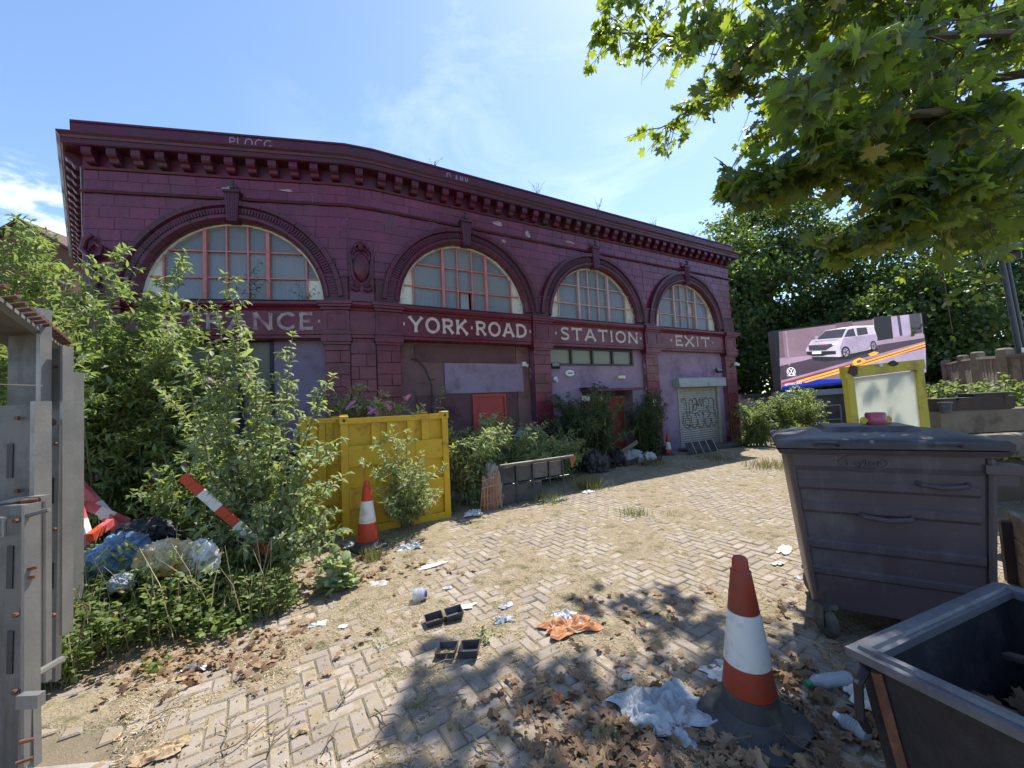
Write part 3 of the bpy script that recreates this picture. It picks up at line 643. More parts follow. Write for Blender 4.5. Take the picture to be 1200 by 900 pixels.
# ---- raised capitals on the band: serifed strokes
GLY = {
 'E': (.62, [[(.12, 0), (.12, 1)], [(.12, .93), (.60, .93)], [(.12, .5), (.50, .5)], [(.12, .07), (.62, .07)]]),
 'N': (.86, [[(.12, 0), (.12, 1)], [(.10, .97), (.76, .03)], [(.76, 0), (.76, 1)]]),
 'T': (.78, [[(.39, 0), (.39, 1)], [(.02, .93), (.76, .93)]]),
 'R': (.74, [[(.12, 0), (.12, 1)], [(.12, .93), (.42, .93), (.60, .84), (.62, .70), (.56, .56), (.42, .49), (.12, .49)], [(.36, .49), (.68, .02)]]),
 'A': (.88, [[(.06, .0), (.43, 1)], [(.43, 1), (.82, 0)], [(.2, .34), (.68, .34)]]),
 'C': (.80, [[(.74, .80), (.62, .91), (.46, .95), (.26, .88), (.12, .68), (.09, .48), (.13, .28), (.28, .11), (.47, .05), (.64, .10), (.76, .22)]]),
 'Y': (.84, [[(.42, 0), (.42, .48)], [(.04, 1), (.42, .46)], [(.80, 1), (.42, .46)]]),
 'O': (.92, [[(.46+.37*math.cos(a*PI/8), .5+.45*math.sin(a*PI/8)) for a in range(17)]]),
 'K': (.80, [[(.12, 0), (.12, 1)], [(.70, 1), (.14, .45)], [(.30, .60), (.76, 0)]]),
 'D': (.86, [[(.12, 0), (.12, 1)], [(.12, .93), (.42, .93), (.66, .80), (.76, .56), (.74, .36), (.62, .17), (.42, .07), (.12, .07)]]),
 'S': (.66, [[(.58, .84), (.46, .93), (.30, .94), (.14, .85), (.12, .70), (.22, .58), (.42, .48), (.56, .36), (.55, .18), (.42, .07), (.24, .06), (.08, .17)]]),
 'I': (.30, [[(.15, 0), (.15, 1)]]),
 'X': (.80, [[(.04, 1), (.76, 0)], [(.74, 1), (.05, 0)]]),
 '.': (.26, [[(.08, .5), (.18, .5)]]),
}
def stroke(mb, F, u, z, s, pts, w, v, closed=False):
    P = [Vector((x*s[0], y*s[1])) for x, y in pts]; n = len(P); Lf, Rt = [], []
    for i in range(n):
        d = (P[min(i+1, n-1)]-P[max(i-1, 0)]).normalized(); q = Vector((-d.y, d.x))
        hw = w/2*(1.35 if i in (0, n-1) and n < 4 else 1)
        Lf.append(P[i]+q*hw); Rt.append(P[i]-q*hw)
    for i in range(n-1):
        if n == 2:                                    # straight stems flare towards both ends
            a, b = P; d = (b-a).normalized(); q = Vector((-d.y, d.x)); m1, m2 = a+(b-a)*.25, a+(b-a)*.75
            o = [a+q*w*.72, m1+q*w*.46, m2+q*w*.46, b+q*w*.72, b-q*w*.72, m2-q*w*.46, m1-q*w*.46, a-q*w*.72]
        else: o = [Lf[i], Lf[i+1], Rt[i+1], Rt[i]]
        mb.prism([F(u+p.x, .03, z+p.y) for p in o], F(0, v-.03+i*.00012, 0)-F(0, 0, 0))
def word(F, text, u0, u1, z, h, mt='letter_cream'):
    tot = sum(GLY[c][0] if c != ' ' else .35 for c in text)+.14*(len(text)-1); s = (u1-u0)/tot; u = u0
    for c in text:
        mb = MB()
        for k, pts in enumerate(GLY[c][1]): stroke(mb, F, u, z, (s, h), pts, (.060 if c != '.' else .055), .058+k*.0011)
        mb.build('letter' if c != '.' else 'letter_dot', mt, bld); u += (GLY[c][0]+.14)*s
word(FL, '.ENTRANCE.', -3.92, -.70, 3.275, .325, 'letter_faded')
word(FM, '.YORK.ROAD.', .78, 3.95, 3.275, .325)
word(FM, '.STATION.', 4.62, 7.80, 3.275, .325)
word(FM, '.EXIT.', 9.0, 11.25, 3.275, .325)

# ---- cartouche on the canted face
cu = wS/2
car = MB()
nn = 20
for ring in range(5):
    t_ = ring/4
    for j in range(nn):
        a = 2*PI*j/nn; rr = math.cos(t_*PI/2)
        shape = 1+.10*math.cos(2*a)
        car.v.append(tuple(FS(cu+.155*rr*math.cos(a)*shape, .03+.10*math.sin(t_*PI/2), 4.56+.27*rr*math.sin(a)-(.06 if math.sin(a) < 0 else 0)*rr*abs(math.sin(a)))))
for ring in range(4):
    for j in range(nn): car.f.append((ring*nn+j, ring*nn+(j+1) % nn, (ring+1)*nn+(j+1) % nn, (ring+1)*nn+j))
co_ = car.build('cartouche', 'faience_trim', bld, smooth=True)
mb = MB()
for sx in (-1, 1):
    def sc(x, z): return FS(cu+sx*x, .06, 4.56+z)
    mb.tube([sc(.02, -.40), sc(.10, -.34), sc(.16, -.20), sc(.175, -.02), sc(.20, .14), sc(.215, .26), sc(.17, .33), sc(.12, .29), sc(.14, .23)], [.02, .03, .036, .032, .036, .034, .03, .026, .018], 7)
    mb.tube([sc(.0, .46), sc(.08, .42), sc(.13, .36), sc(.08, .31), sc(.04, .35)], [.03, .034, .03, .024, .016], 7)
    mb.tube([sc(.03, -.46), sc(.10, -.50), sc(.18, -.46), sc(.19, -.39), sc(.14, -.38)], [.02, .03, .03, .026, .018], 7)
    for q in range(4): mb.tube([sc(.05+q*.03, -.30+q*.02), sc(.06+q*.032, -.38+q*.012), sc(.05+q*.034, -.44+q*.01)], [.012, .018, .01], 6)
mb.tube([FS(cu, .06, 4.88), FS(cu, .09, 4.97), FS(cu, .07, 5.05)], [.04, .05, .02], 8)
mb.build('scrollwork', 'faience_trim', co_, smooth=True)
# scroll bracket at the far left corner of the entrance front
mb = MB(); U0 = -4.36
mb.tube([FL(U0, .09, 4.95), FL(U0-.10, .10, 4.86), FL(U0-.13, .10, 4.68), FL(U0-.02, .10, 4.55), FL(U0+.12, .10, 4.60), FL(U0+.14, .10, 4.74), FL(U0+.04, .10, 4.80), FL(U0-.03, .10, 4.72)], [.045, .052, .056, .056, .052, .045, .038, .028], 8)
mb.tube([FL(U0-.02, .07, 4.5), FL(U0, .08, 4.2), FL(U0+.05, .08, 3.9)], [.06, .05, .055], 8)
mb.build('scroll_bracket', 'faience_trim', bld, smooth=True)

# ---- ground floor of each bay
def panel(name, F, u0, u1, z0, z1, v0, v1, mat, par=bld, ch=0):
    mb = MB()
    if ch: mb.bbox(u0, u1, v0, v1, z0, z1, ch, on(F))
    else: mb.box(u0, u1, v0, v1, z0, z1, on(F))
    return mb.build(name, mat, par)
# entrance bay: dark shopfront with timber bars, lilac screen to its right
panel('infill_wall', FL, -3.95, -.665, 0, 1.0, -.26, -.16, 'render_brown_dark')
sf = panel('shop_window', FL, -3.95, -1.62, 1.0, 1.10, -.30, -.14, 'paint_black')
for x in (-3.9, -3.3, -2.62, -2.2, -1.66): panel('window_bar', FL, x-.035, x+.035, 1.10, 3.10, -.28, -.16, 'paint_black', sf)
for a, b in ((-3.86, -3.34), (-3.26, -2.66), (-2.58, -2.24), (-2.16, -1.70)): panel('pane', FL, a, b, 1.10, 3.09, -.235, -.227, 'dusty_glass', sf)
panel('infill_wall', FL, -1.62, -.665, 1.0, 3.10, -.26, -.17, 'patch_lilac')
# the bay under the second arch: brown render, lilac patch, red door
panel('infill_wall', FM, .745, 3.98, 0, 3.10, -.34, -.20, 'render_brown')
panel('head_panel', FM, 1.10, 3.55, 2.68, 3.06, -.2, -.185, 'render_brown_dark')
panel('side_strip', FM, .76, 1.06, 0, 3.09, -.2, -.17, 'render_brown'); panel('side_strip', FM, 3.60, 3.97, 0, 3.09, -.2, -.172, 'render_brown')
panel('paint_patch', FM, 1.75, 3.77, 1.98, 2.66, -.2, -.165, 'patch_lilac')
panel('low_wall', FM, 1.10, 3.59, 0, 1.96, -.2, -.188, 'render_brown_dark')
dr = panel('door', FM, 2.43, 3.20, .02, 1.88, -.19, -.172, 'red_door')
for a, b, c, d in ((2.38, 2.43, 0, 1.94), (3.20, 3.25, 0, 1.94), (2.43, 3.20, 1.88, 1.94)): panel('door_frame', FM, a, b, c, d, -.19, -.14, 'red_door', dr)
for z0, z1 in ((.2, .85), (1.0, 1.72)): panel('door_panel', FM, 2.56, 3.07, z0, z1, -.172, -.163, 'red_door', dr)
mb = MB(); mb.tube([FM(2.66, -.16, 1.38), FM(2.66, -.12, 1.38)], .02, 8); mb.build('knob', 'paint_black', dr)
mb = MB(); mb.tube([FM(1.0, -.15, 2.73), FM(1.10, -.12, 2.74), FM(1.28, -.12, 2.55), FM(1.42, -.12, 2.2), FM(1.42, -.13, .4)], .017, 6); mb.build('cable', 'paint_black', bld)
mb = MB(); mb.tube([FM(1.42, -.13, 2.28), FM(1.50, -.13, 2.30)], .012, 5); mb.tube([FM(1.44, -.13, 2.0), FM(1.44, -.13, .4)], .012, 5); mb.build('cable', 'paint_black', bld)
def camera_unit(F, u, v, z, d):
    mb = MB(); mb.bbox(u-.05, u+.05, v-.02, v+.04, z-.06, z+.05, .01, on(F)); mb.tube([F(u, v+.03, z-.02), F(u+d*.05, v+.10, z-.06)], [.035, .04], 8); mb.build('security_camera', 'paint_white', bld)
camera_unit(FM, 3.80, -.15, 2.66, 1); camera_unit(FM, 12.28, .12, 2.73, 1); camera_unit(FM, 4.66, -.07, 2.28, 0)
# the bay under the third arch
panel('infill_wall', FM, 4.48, 7.90, 1.95, 2.63, -.24, -.10, 'render_lilac')
panel('infill_wall', FM, 7.52, 7.90, 2.63, 3.10, -.24, -.10, 'render_lilac')
panel('infill_wall', FM, 4.48, 5.55, 0, 1.95, -.24, -.10, 'render_lilac')
panel('infill_wall', FM, 5.55, 7.42, 0, 1.95, -.60, -.46, 'maroon_wall'); panel('infill_wall', FM, 7.42, 7.90, 0, 1.95, -.5, -.10, 'render_lilac')
panel('reveal', FM, 5.50, 5.55, 0, 1.95, -.46, -.24, 'maroon_wall')
sw = panel('strip_window', FM, 4.50, 7.52, 2.63, 2.68, -.22, -.08, 'paint_black')
panel('window_head', FM, 4.50, 7.52, 3.05, 3.10, -.22, -.09, 'paint_black', sw)
for x in (4.53, 5.25, 5.98, 6.72, 7.49): panel('mullion', FM, x-.03, x+.03, 2.68, 3.05, -.20, -.085, 'paint_black', sw)
for a, b in ((4.56, 5.22), (5.28, 5.95), (6.01, 6.69), (6.75, 7.46)): panel('pane', FM, a, b, 2.68, 3.05, -.15, -.142, 'dusty_glass', sw)
panel('entry_canopy', FM, 5.50, 7.50, 1.92, 1.99, -.15, .26, 'maroon_wall'); panel('canopy_flashing', FM, 5.45, 6.2, 1.995, 2.03, -.1, .22, 'paint_black')
d3 = panel('door', FM, 6.72, 7.36, .02, 1.72, -.46, -.43, 'red_door_worn')
for a, b, c, d in ((6.66, 6.72, 0, 1.78), (7.36, 7.41, 0, 1.78), (6.72, 7.36, 1.72, 1.78)): panel('door_frame', FM, a, b, c, d, -.46, -.40, 'timber', d3)
mb = MB(); mb.tube([FM(6.80, -.42, .98), FM(6.80, -.37, .98), FM(6.90, -.37, .98)], .012, 6); mb.build('handle', 'galvanised', d3)
def sign(F, u, z, w, h, v, mat='paint_white', name='notice'):
    return panel(name, F, u-w/2, u+w/2, z-h/2, z+h/2, v, v+.02, mat)
al = MB(); al.prism([FM(5.13+.15*math.cos(2*PI*k/6+.52), -.10, 2.42+.09*math.sin(2*PI*k/6+.52)) for k in range(6)], FM(0, .07, 0)-FM(0, 0, 0)); ab = al.build('alarm_box', 'paint_white', bld)
panel('alarm_label', FM, 5.05, 5.21, 2.405, 2.435, -.031, -.027, 'paint_black', ab)
panel('alarm_box', FM, 6.86, 7.12, 2.27, 2.35, -.10, -.04, 'cream_board')
sign(FM, 5.66, 1.74, .26, .15, -.10, 'cream_board'); sign(FM, 6.18, 1.56, .11, .11, -.46); sign(FM, 6.50, 1.72, .15, .13, -.46); sign(FM, 6.50, 1.48, .15, .14, -.46); sign(FM, 6.56, 1.12, .14, .20, -.46); sign(FM, 8.14, 1.53, .16, .2, .05)
panel('keypad_face', FM, 6.15, 6.21, 1.53, 1.59, -.44, -.432, 'paint_black')
def flood(F, u, v, z, d):
    mb = MB(); M = Matrix.Translation(F(u, v+.12, z)) @ Matrix.Rotation(math.atan2(EM[1], EM[0])+d*.4, 4, 'Z') @ Matrix.Rotation(-.6, 4, 'X')
    mb.box(-.10, .10, -.04, .04, -.07, .07, M); fl = mb.build('floodlight', 'paint_black', bld)
    mb = MB(); mb.box(-.085, .085, -.052, -.042, -.055, .055, M); mb.build('lens', 'dusty_glass', fl)
    mb = MB(); mb.tube([F(u, v, z+.06), F(u, v+.10, z)], .015, 6); mb.build('arm', 'paint_black', fl)
flood(FM, 4.62, -.08, 2.60, -1); flood(FM, 11.42, -.08, 2.50, -1)
# exit bay: lilac wall, roller shutter in its box
panel('infill_wall', FM, 8.44, 9.42, 0, 3.10, -.24, -.10, 'render_lilac'); panel('infill_wall', FM, 11.50, 11.82, 0, 3.10, -.24, -.10, 'render_lilac'); panel('infill_wall', FM, 9.42, 11.50, 1.95, 3.10, -.24, -.10, 'render_lilac')
sh = MB(); prof = []; z = .08; ns = 26; hgt = (1.97-.08)/ns
for k in range(ns):
    for t_ in (0, .2, .5, .8): prof.append((-.16+.016*math.sin(t_*PI), .08+(k+t_)*hgt))
prof.append((-.16, 1.97))
for v_, z_ in prof: sh.v += [tuple(FM(9.42, v_, z_)), tuple(FM(11.50, v_, z_))]
sh.f = [(2*k, 2*k+1, 2*k+3, 2*k+2) for k in range(len(prof)-1)]
sho = sh.build('roller_shutter', 'shutter_grey', bld)
panel('guide_rail', FM, 9.38, 9.46, 0, 1.97, -.14, -.075, 'shutter_grey', sho); panel('guide_rail', FM, 11.44, 11.52, 0, 1.97, -.14, -.075, 'shutter_grey', sho); panel('bottom_bar', FM, 9.46, 11.44, .03, .10, -.17, -.12, 'shutter_grey', sho)
panel('shutter_box', FM, 9.20, 11.62, 1.97, 2.26, -.10, .14, 'shutter_box', bld, .03)
# sprayed loops on the shutter
gm = MB()
def spray(pts, w=.022, n=10):
    P = []
    for i in range(len(pts)-1):
        p0, p1, p2, p3 = (Vector(pts[max(0, min(len(pts)-1, i+k))]) for k in (-1, 0, 1, 2))
        for q in range(n):
            s = q/n; P.append(.5*((2*p1)+(-p0+p2)*s+(2*p0-5*p1+4*p2-p3)*s*s+(-p0+3*p1-3*p2+p3)*s**3))
    P.append(Vector(pts[-1]))
    for a, b in zip(P, P[1:]):
        d = (b-a);
        if d.length < 1e-5: continue
        d.normalize(); q = Vector((-d.y, d.x))*w/2
        gm.add([FM(9.62+p.x, -.1385, .62+p.y) for p in (a+q, b+q, b-q, a-q)], [(0, 1, 2, 3)])
spray([(.0, .88), (.08, .98), (.18, .95), (.22, .8), (.2, .55), (.26, .42), (.35, .5), (.36, .8), (.42, .96), (.52, .92), (.55, .75), (.5, .55)])
spray([(.55, .9), (.65, .98), (.74, .9), (.72, .66), (.62, .58), (.58, .7), (.66, .8), (.8, .72)]); spray([(.72, .98), (.84, .74), (.92, .98), (.98, .7), (1.08, .95), (1.1, .6)])
spray([(1.12, .94), (1.26, .98), (1.38, .88), (1.36, .7), (1.22, .66), (1.34, .58), (1.42, .44), (1.3, .34)]); spray([(1.42, .95), (1.56, .96), (1.66, .84), (1.62, .6), (1.7, .5), (1.66, .3)])
spray([(.05, .46), (.02, .25), (.1, .08), (.26, .04), (.34, .2), (.28, .36), (.16, .34), (.12, .2), (.24, .14), (.4, .1)]); spray([(.42, .42), (.44, .15), (.55, .02), (.68, .1), (.7, .36), (.62, .46), (.72, .5), (.84, .4)])
spray([(.74, .3), (.8, .06), (.94, .02), (1.05, .14), (1.06, .4), (.98, .5), (1.1, .44)]); spray([(1.12, .3), (1.16, .08), (1.3, .02), (1.42, .12), (1.44, .32), (1.52, .06), (1.64, .04), (1.72, .18)])
spray([(-.02, .5), (.3, .54), (.6, .5), (1.0, .55), (1.4, .5), (1.72, .42)], .016)
gm.build('graffiti', 'graffiti_black', sho, fix=False)
# chalked tag on the parapet above the entrance arch
gm = MB()
def tagline(F, pts, u, z, s, v=.1575, w=.02):
    P = [Vector((x*s, y*s)) for x, y in pts]
    for a, b in zip(P, P[1:]):
        d = (b-a).normalized(); q = Vector((-d.y, d.x))*w/2
        gm.add([F(u+p.x, v, z+p.y) for p in (a+q, b+q, b-q, a-q)], [(0, 1, 2, 3)])
def arc(cx, cy, rx, ry, a0, a1, n=10): return [(cx+rx*math.cos(math.radians(a0+(a1-a0)*k/n)), cy+ry*math.sin(math.radians(a0+(a1-a0)*k/n))) for k in range(n+1)]
for dx, st in ((0, [[(0, 0), (0, 1)], [(0, 1)]+arc(0, .75, .5, .25, 90, -90)]), (.75, [[(0, 1), (0, 0), (.5, 0)]]), (1.5, [arc(.35, .5, .35, .5, 0, 360, 16)]), (2.5, [arc(.4, .5, .4, .5, 50, 310)]), (3.4, [arc(.4, .5, .4, .5, 50, 320), [(.45, .4), (.75, .4), (.72, .1)]])):
    for s_ in st: tagline(FL, s_, -2.2+dx*.17, 6.71, .17)
for dx, st in ((0, [arc(.3, .5, .3, .5, 0, 300)]), (1.2, [[(0, 0), (.2, 1), (.4, 0)], [(.1, .4), (.3, .4)]]), (1.9, [[(0, 0), (0, 1), (.4, 0), (.4, 1)]]), (2.6, [[(0, 1), (.2, 0), (.4, 1)]])):
    for s_ in st: tagline(FM, s_, 1.85+dx*.17, 6.72, .15)
gm.build('graffiti', 'graffiti_lilac', bld, fix=False)
# pale scars where the glaze has blown
gm = MB()
for F, u, z, w, h in ((FM, 3.15, 6.02, .34, .12), (FM, 4.0, 5.9, .2, .2), (FM, 5.3, 5.93, .5, .10), (FL, -1.3, 6.0, .3, .05), (FM, 1.6, 5.5, .35, .07), (FL, -2.3, 5.97, .2, .08), (FM, 7.3, 6.3, .2, .1), (FM, 9.4, 6.05, .2, .06), (FM, 3.3, 5.62, .16, .1)):
    o = [(u+w/2*math.cos(2*PI*k/11)*r2.uniform(.5, 1.1), z+h/2*math.sin(2*PI*k/11)*r2.uniform(.5, 1.1)) for k in range(11)]
    gm.prism([F(x, .012, y) for x, y in o], F(0, .007, 0)-F(0, 0, 0))
gm.build('spalled_glaze', 'letter_faded', bld)


# ================================================================== GROUND AND PAVING
def ss(x): x = max(0., min(1., x)); return x*x*(3-2*x)
def cover(x, y):
    """how much dry moss lies over the blocks at a spot, about 0 (bare) to 1"""
    n = fbm(x*1.1+3, y*1.1, 1.0, 4)*.38+fbm(x*4.1, y*4.1, 5.0, 4)*.34+fbm(x*11, y*11, 2.0, 2)*.16
    far = ss((y-2.6)/2.2)*.10; left = ss((-x-.8)/1.5)*.06
    return .36+n+far+left+.03-.10*ss(x/.5)*ss((y-3)/.8)*ss((7.5-y)/1.5)
def nz2(X, Y, s, seed):
    return np.array([mn.noise(Vector((float(a)*s+seed, float(b)*s, seed*1.7))) for a, b in zip(X.ravel(), Y.ravel())]).reshape(X.shape)
nx_, ny_ = 150, 120                                    # one sheet out to the horizon, finer near the camera
gx = np.sign(np.linspace(-1, 1, nx_))*np.abs(np.linspace(-1, 1, nx_))**3*400
gy = -30+(np.linspace(0, 1, ny_)**3)*650
GX, GY = np.meshgrid(gx, gy); GZ = np.full_like(GX, -.014)
idx = np.arange(nx_*ny_).reshape(ny_, nx_)
me = mesh_np('ground', np.stack([GX, GY, GZ], -1).reshape(-1, 3), [np.stack([idx[:-1, :-1], idx[:-1, 1:], idx[1:, 1:], idx[1:, :-1]], -1).reshape(-1, 4)])
tag(link('ground', me, 'ground_dirt'), kind='structure')

pave = thing('paving', None, None, (0, 0, 0)); pave['kind'] = 'structure'
A_ = .093; ROT = math.radians(33); cR, sR = math.cos(ROT), math.sin(ROT)
rp_ = random.Random(21)
def block_mesh(w, h, dz, tx, ty, ox, oy, yaw):
    c = .009; g = .0035; hw, hh = w/2-g, h/2-g
    out_ = [(-hw, -hh), (hw, -hh), (hw, hh), (-hw, hh)]; V = []
    for s_, z in ((0, -.022), (0, -.008), (c, 0)):
        for x, y in out_:
            x -= math.copysign(s_, x); y -= math.copysign(s_, y)
            V.append((x, y, z+dz+(x*tx+y*ty if z > -.02 else 0)))
    cy_, sy_ = math.cos(yaw), math.sin(yaw)
    return [(ox+x*cy_-y*sy_, oy+x*sy_+y*cy_, z) for x, y, z in V]
BF = [(8, 9, 10, 11)]+[f for i in range(4) for f in ((i, (i+1) % 4, 4+(i+1) % 4, 4+i), (4+i, 4+(i+1) % 4, 8+(i+1) % 4, 8+i))]
def court(x, y):
    """the part of the yard that is paved in blocks"""
    if y < 1.25 or y > 11: return False
    if x < -1.95 and y < 2.2: return False
    if x < -2.9 and y < 3.2: return False
    if x < -2.9+(y-3.2)*.32: return False
    return x < 1.4*y+1.0
blocks = []
for i in range(-140, 165):
    for j in range(-140, 165):
        r_ = (i-j) % 4
        if r_ == 0: cx_, cy_, w, h = (i+1)*A_, (j+.5)*A_, 2*A_, A_
        elif r_ == 3: cx_, cy_, w, h = (i+.5)*A_, (j+1)*A_, A_, 2*A_
        else: continue
        x, y = cx_*cR-cy_*sR+.5, cx_*sR+cy_*cR+2.0
        if court(x, y): blocks.append((x, y, w, h))
def shows(b):
    x, y = b[0], b[1]; return -(1/(y*y*math.sqrt(x*x+y*y)))*(1 if abs(x) < 1.33*y and not (x > 1.15 and y < 2) else .2)*(1 if y > 1.42 else .1)
blocks.sort(key=shows)
shared = {}
for (w, h) in ((2*A_, A_), (A_, 2*A_)):
    for q in range(4):
        me = bpy.data.meshes.new('paving_block')
        me.from_pydata(block_mesh(w, h, 0, rp_.uniform(-.02, .02), rp_.uniform(-.02, .02), 0, 0, 0), [], BF); me.materials.append(MATS['paving']); shared[(w, h, q)] = me
for (x, y, w, h) in blocks[:300]:
    o = bpy.data.objects.new('paving_block', shared[(w, h, rp_.randrange(4))]); COL.objects.link(o); o.parent = pave
    o.location = (x, y, rp_.uniform(-.003, .003)); o.rotation_euler = (0, 0, ROT+rp_.uniform(-.02, .02))
mb = MB()
for (x, y, w, h) in blocks[300:]:
    mb.add(block_mesh(w, h, rp_.uniform(-.004, .004), rp_.uniform(-.02, .02), rp_.uniform(-.02, .02), x, y, ROT+rp_.uniform(-.02, .02)), BF)
mb.build('paving_blocks', 'paving', pave, 'stuff', fix=False)
# concrete strip by the gate
mb = MB(); mb.bbox(-3.2, -1.93, .6, 2.12, -.05, .012, .01, Matrix.Translation((0, 0, 0)) @ Matrix.Rotation(.05, 4, 'Z'))
tag(mb.build('concrete_strip', 'concrete'), kind='structure')

# dry moss and swept dirt that lies over the joints and over many of the blocks
x0, x1, y0, y1, st = -4.5, 11.5, .9, 12.5, .045
ax = np.arange(x0, x1, st); ay = np.arange(y0, y1, st); MX, MY = np.meshgrid(ax, ay)
CV = np.array([cover(float(a), float(b)) for a, b in zip(MX.ravel(), MY.ravel())]).reshape(MX.shape)
fine = nz2(MX, MY, 14.0, 2.0)
MZ = np.clip((CV-.47)*.05, -.0085, .011)+fine*.005
MZ = np.where((MX < -1.9+.1*np.sin(MY*5)) & (MY < 2.25), -.03, MZ)
edge = np.minimum.reduce([(MX-x0)/.4, (x1-MX)/.4, (MY-y0)/.3, (y1-MY)/.4]); MZ = np.where(edge < 1, MZ*np.clip(edge, 0, 1)-.016*(1-np.clip(edge, 0, 1)), MZ)
idx = np.arange(MX.size).reshape(MX.shape)
me = mesh_np('dry_moss', np.stack([MX, MY, MZ], -1).reshape(-1, 3), [np.stack([idx[:-1, :-1], idx[:-1, 1:], idx[1:, 1:], idx[1:, :-1]], -1).reshape(-1, 4)])
me.polygons.foreach_set('use_smooth', [True]*len(me.polygons))
tag(link('dry_moss', me, 'moss_straw'), 'dry yellow moss and grit lying over the joints of the paving blocks', 'moss', kind='stuff')
rng = np.random.default_rng(5)
def mossz(x, y): return max(0.0, min(.011, (cover(x, y)-.47)*.05))
P = []
while len(P) < 60000:
    y = 1.2+rng.random()**1.6*7; x = rng.uniform(-.75, .95)*y*1.35
    if x > -3 and cover(x, y) > .26+.26*rng.random(): P.append((x, y, mossz(x, y)+.004))
P = np.array(P); n = len(P); an = rng.uniform(0, 2*PI, n)
D = np.stack([np.cos(an), np.sin(an), rng.normal(0, .18, n)], -1)
X, Y, Z = frames(D, rng.uniform(-.6, .6, n), rng)
bit = (np.array([(-.09, -.5, 0), (.09, -.45, .03), (.07, .5, .02), (-.06, .46, .05)]), np.zeros((0, 3), int), np.array([(0, 1, 2, 3)]))
tag(link('straw_litter', scatter_mesh('straw_litter', bit, P, X, Y, Z, rng.uniform(.008, .03, n)), 'straw'), 'small bits of dry straw and seed litter scattered over the yard', 'litter', kind='stuff')

q = np.random.default_rng(6); P = []
while len(P) < 5000:
    y = 1.25+q.random()**1.5*5.5; x = q.uniform(-.8, .9)*y*1.35
    if x > -3: P.append((x, y, mossz(x, y)+.005))
P = np.array(P); n = len(P); D = np.stack([q.normal(0, 1, n), q.normal(0, 1, n), q.normal(0, .25, n)], -1); X, Y, Z = frames(D, q.uniform(-.7, .7, n), q)
tag(link('leaf_crumbs', scatter_mesh('leaf_crumbs', SMALL, P, X, Y, Z, q.uniform(.006, .016, n)), 'twig_brown'), 'brown crumbs of broken leaves and soil scattered over the yard', 'litter', kind='stuff')

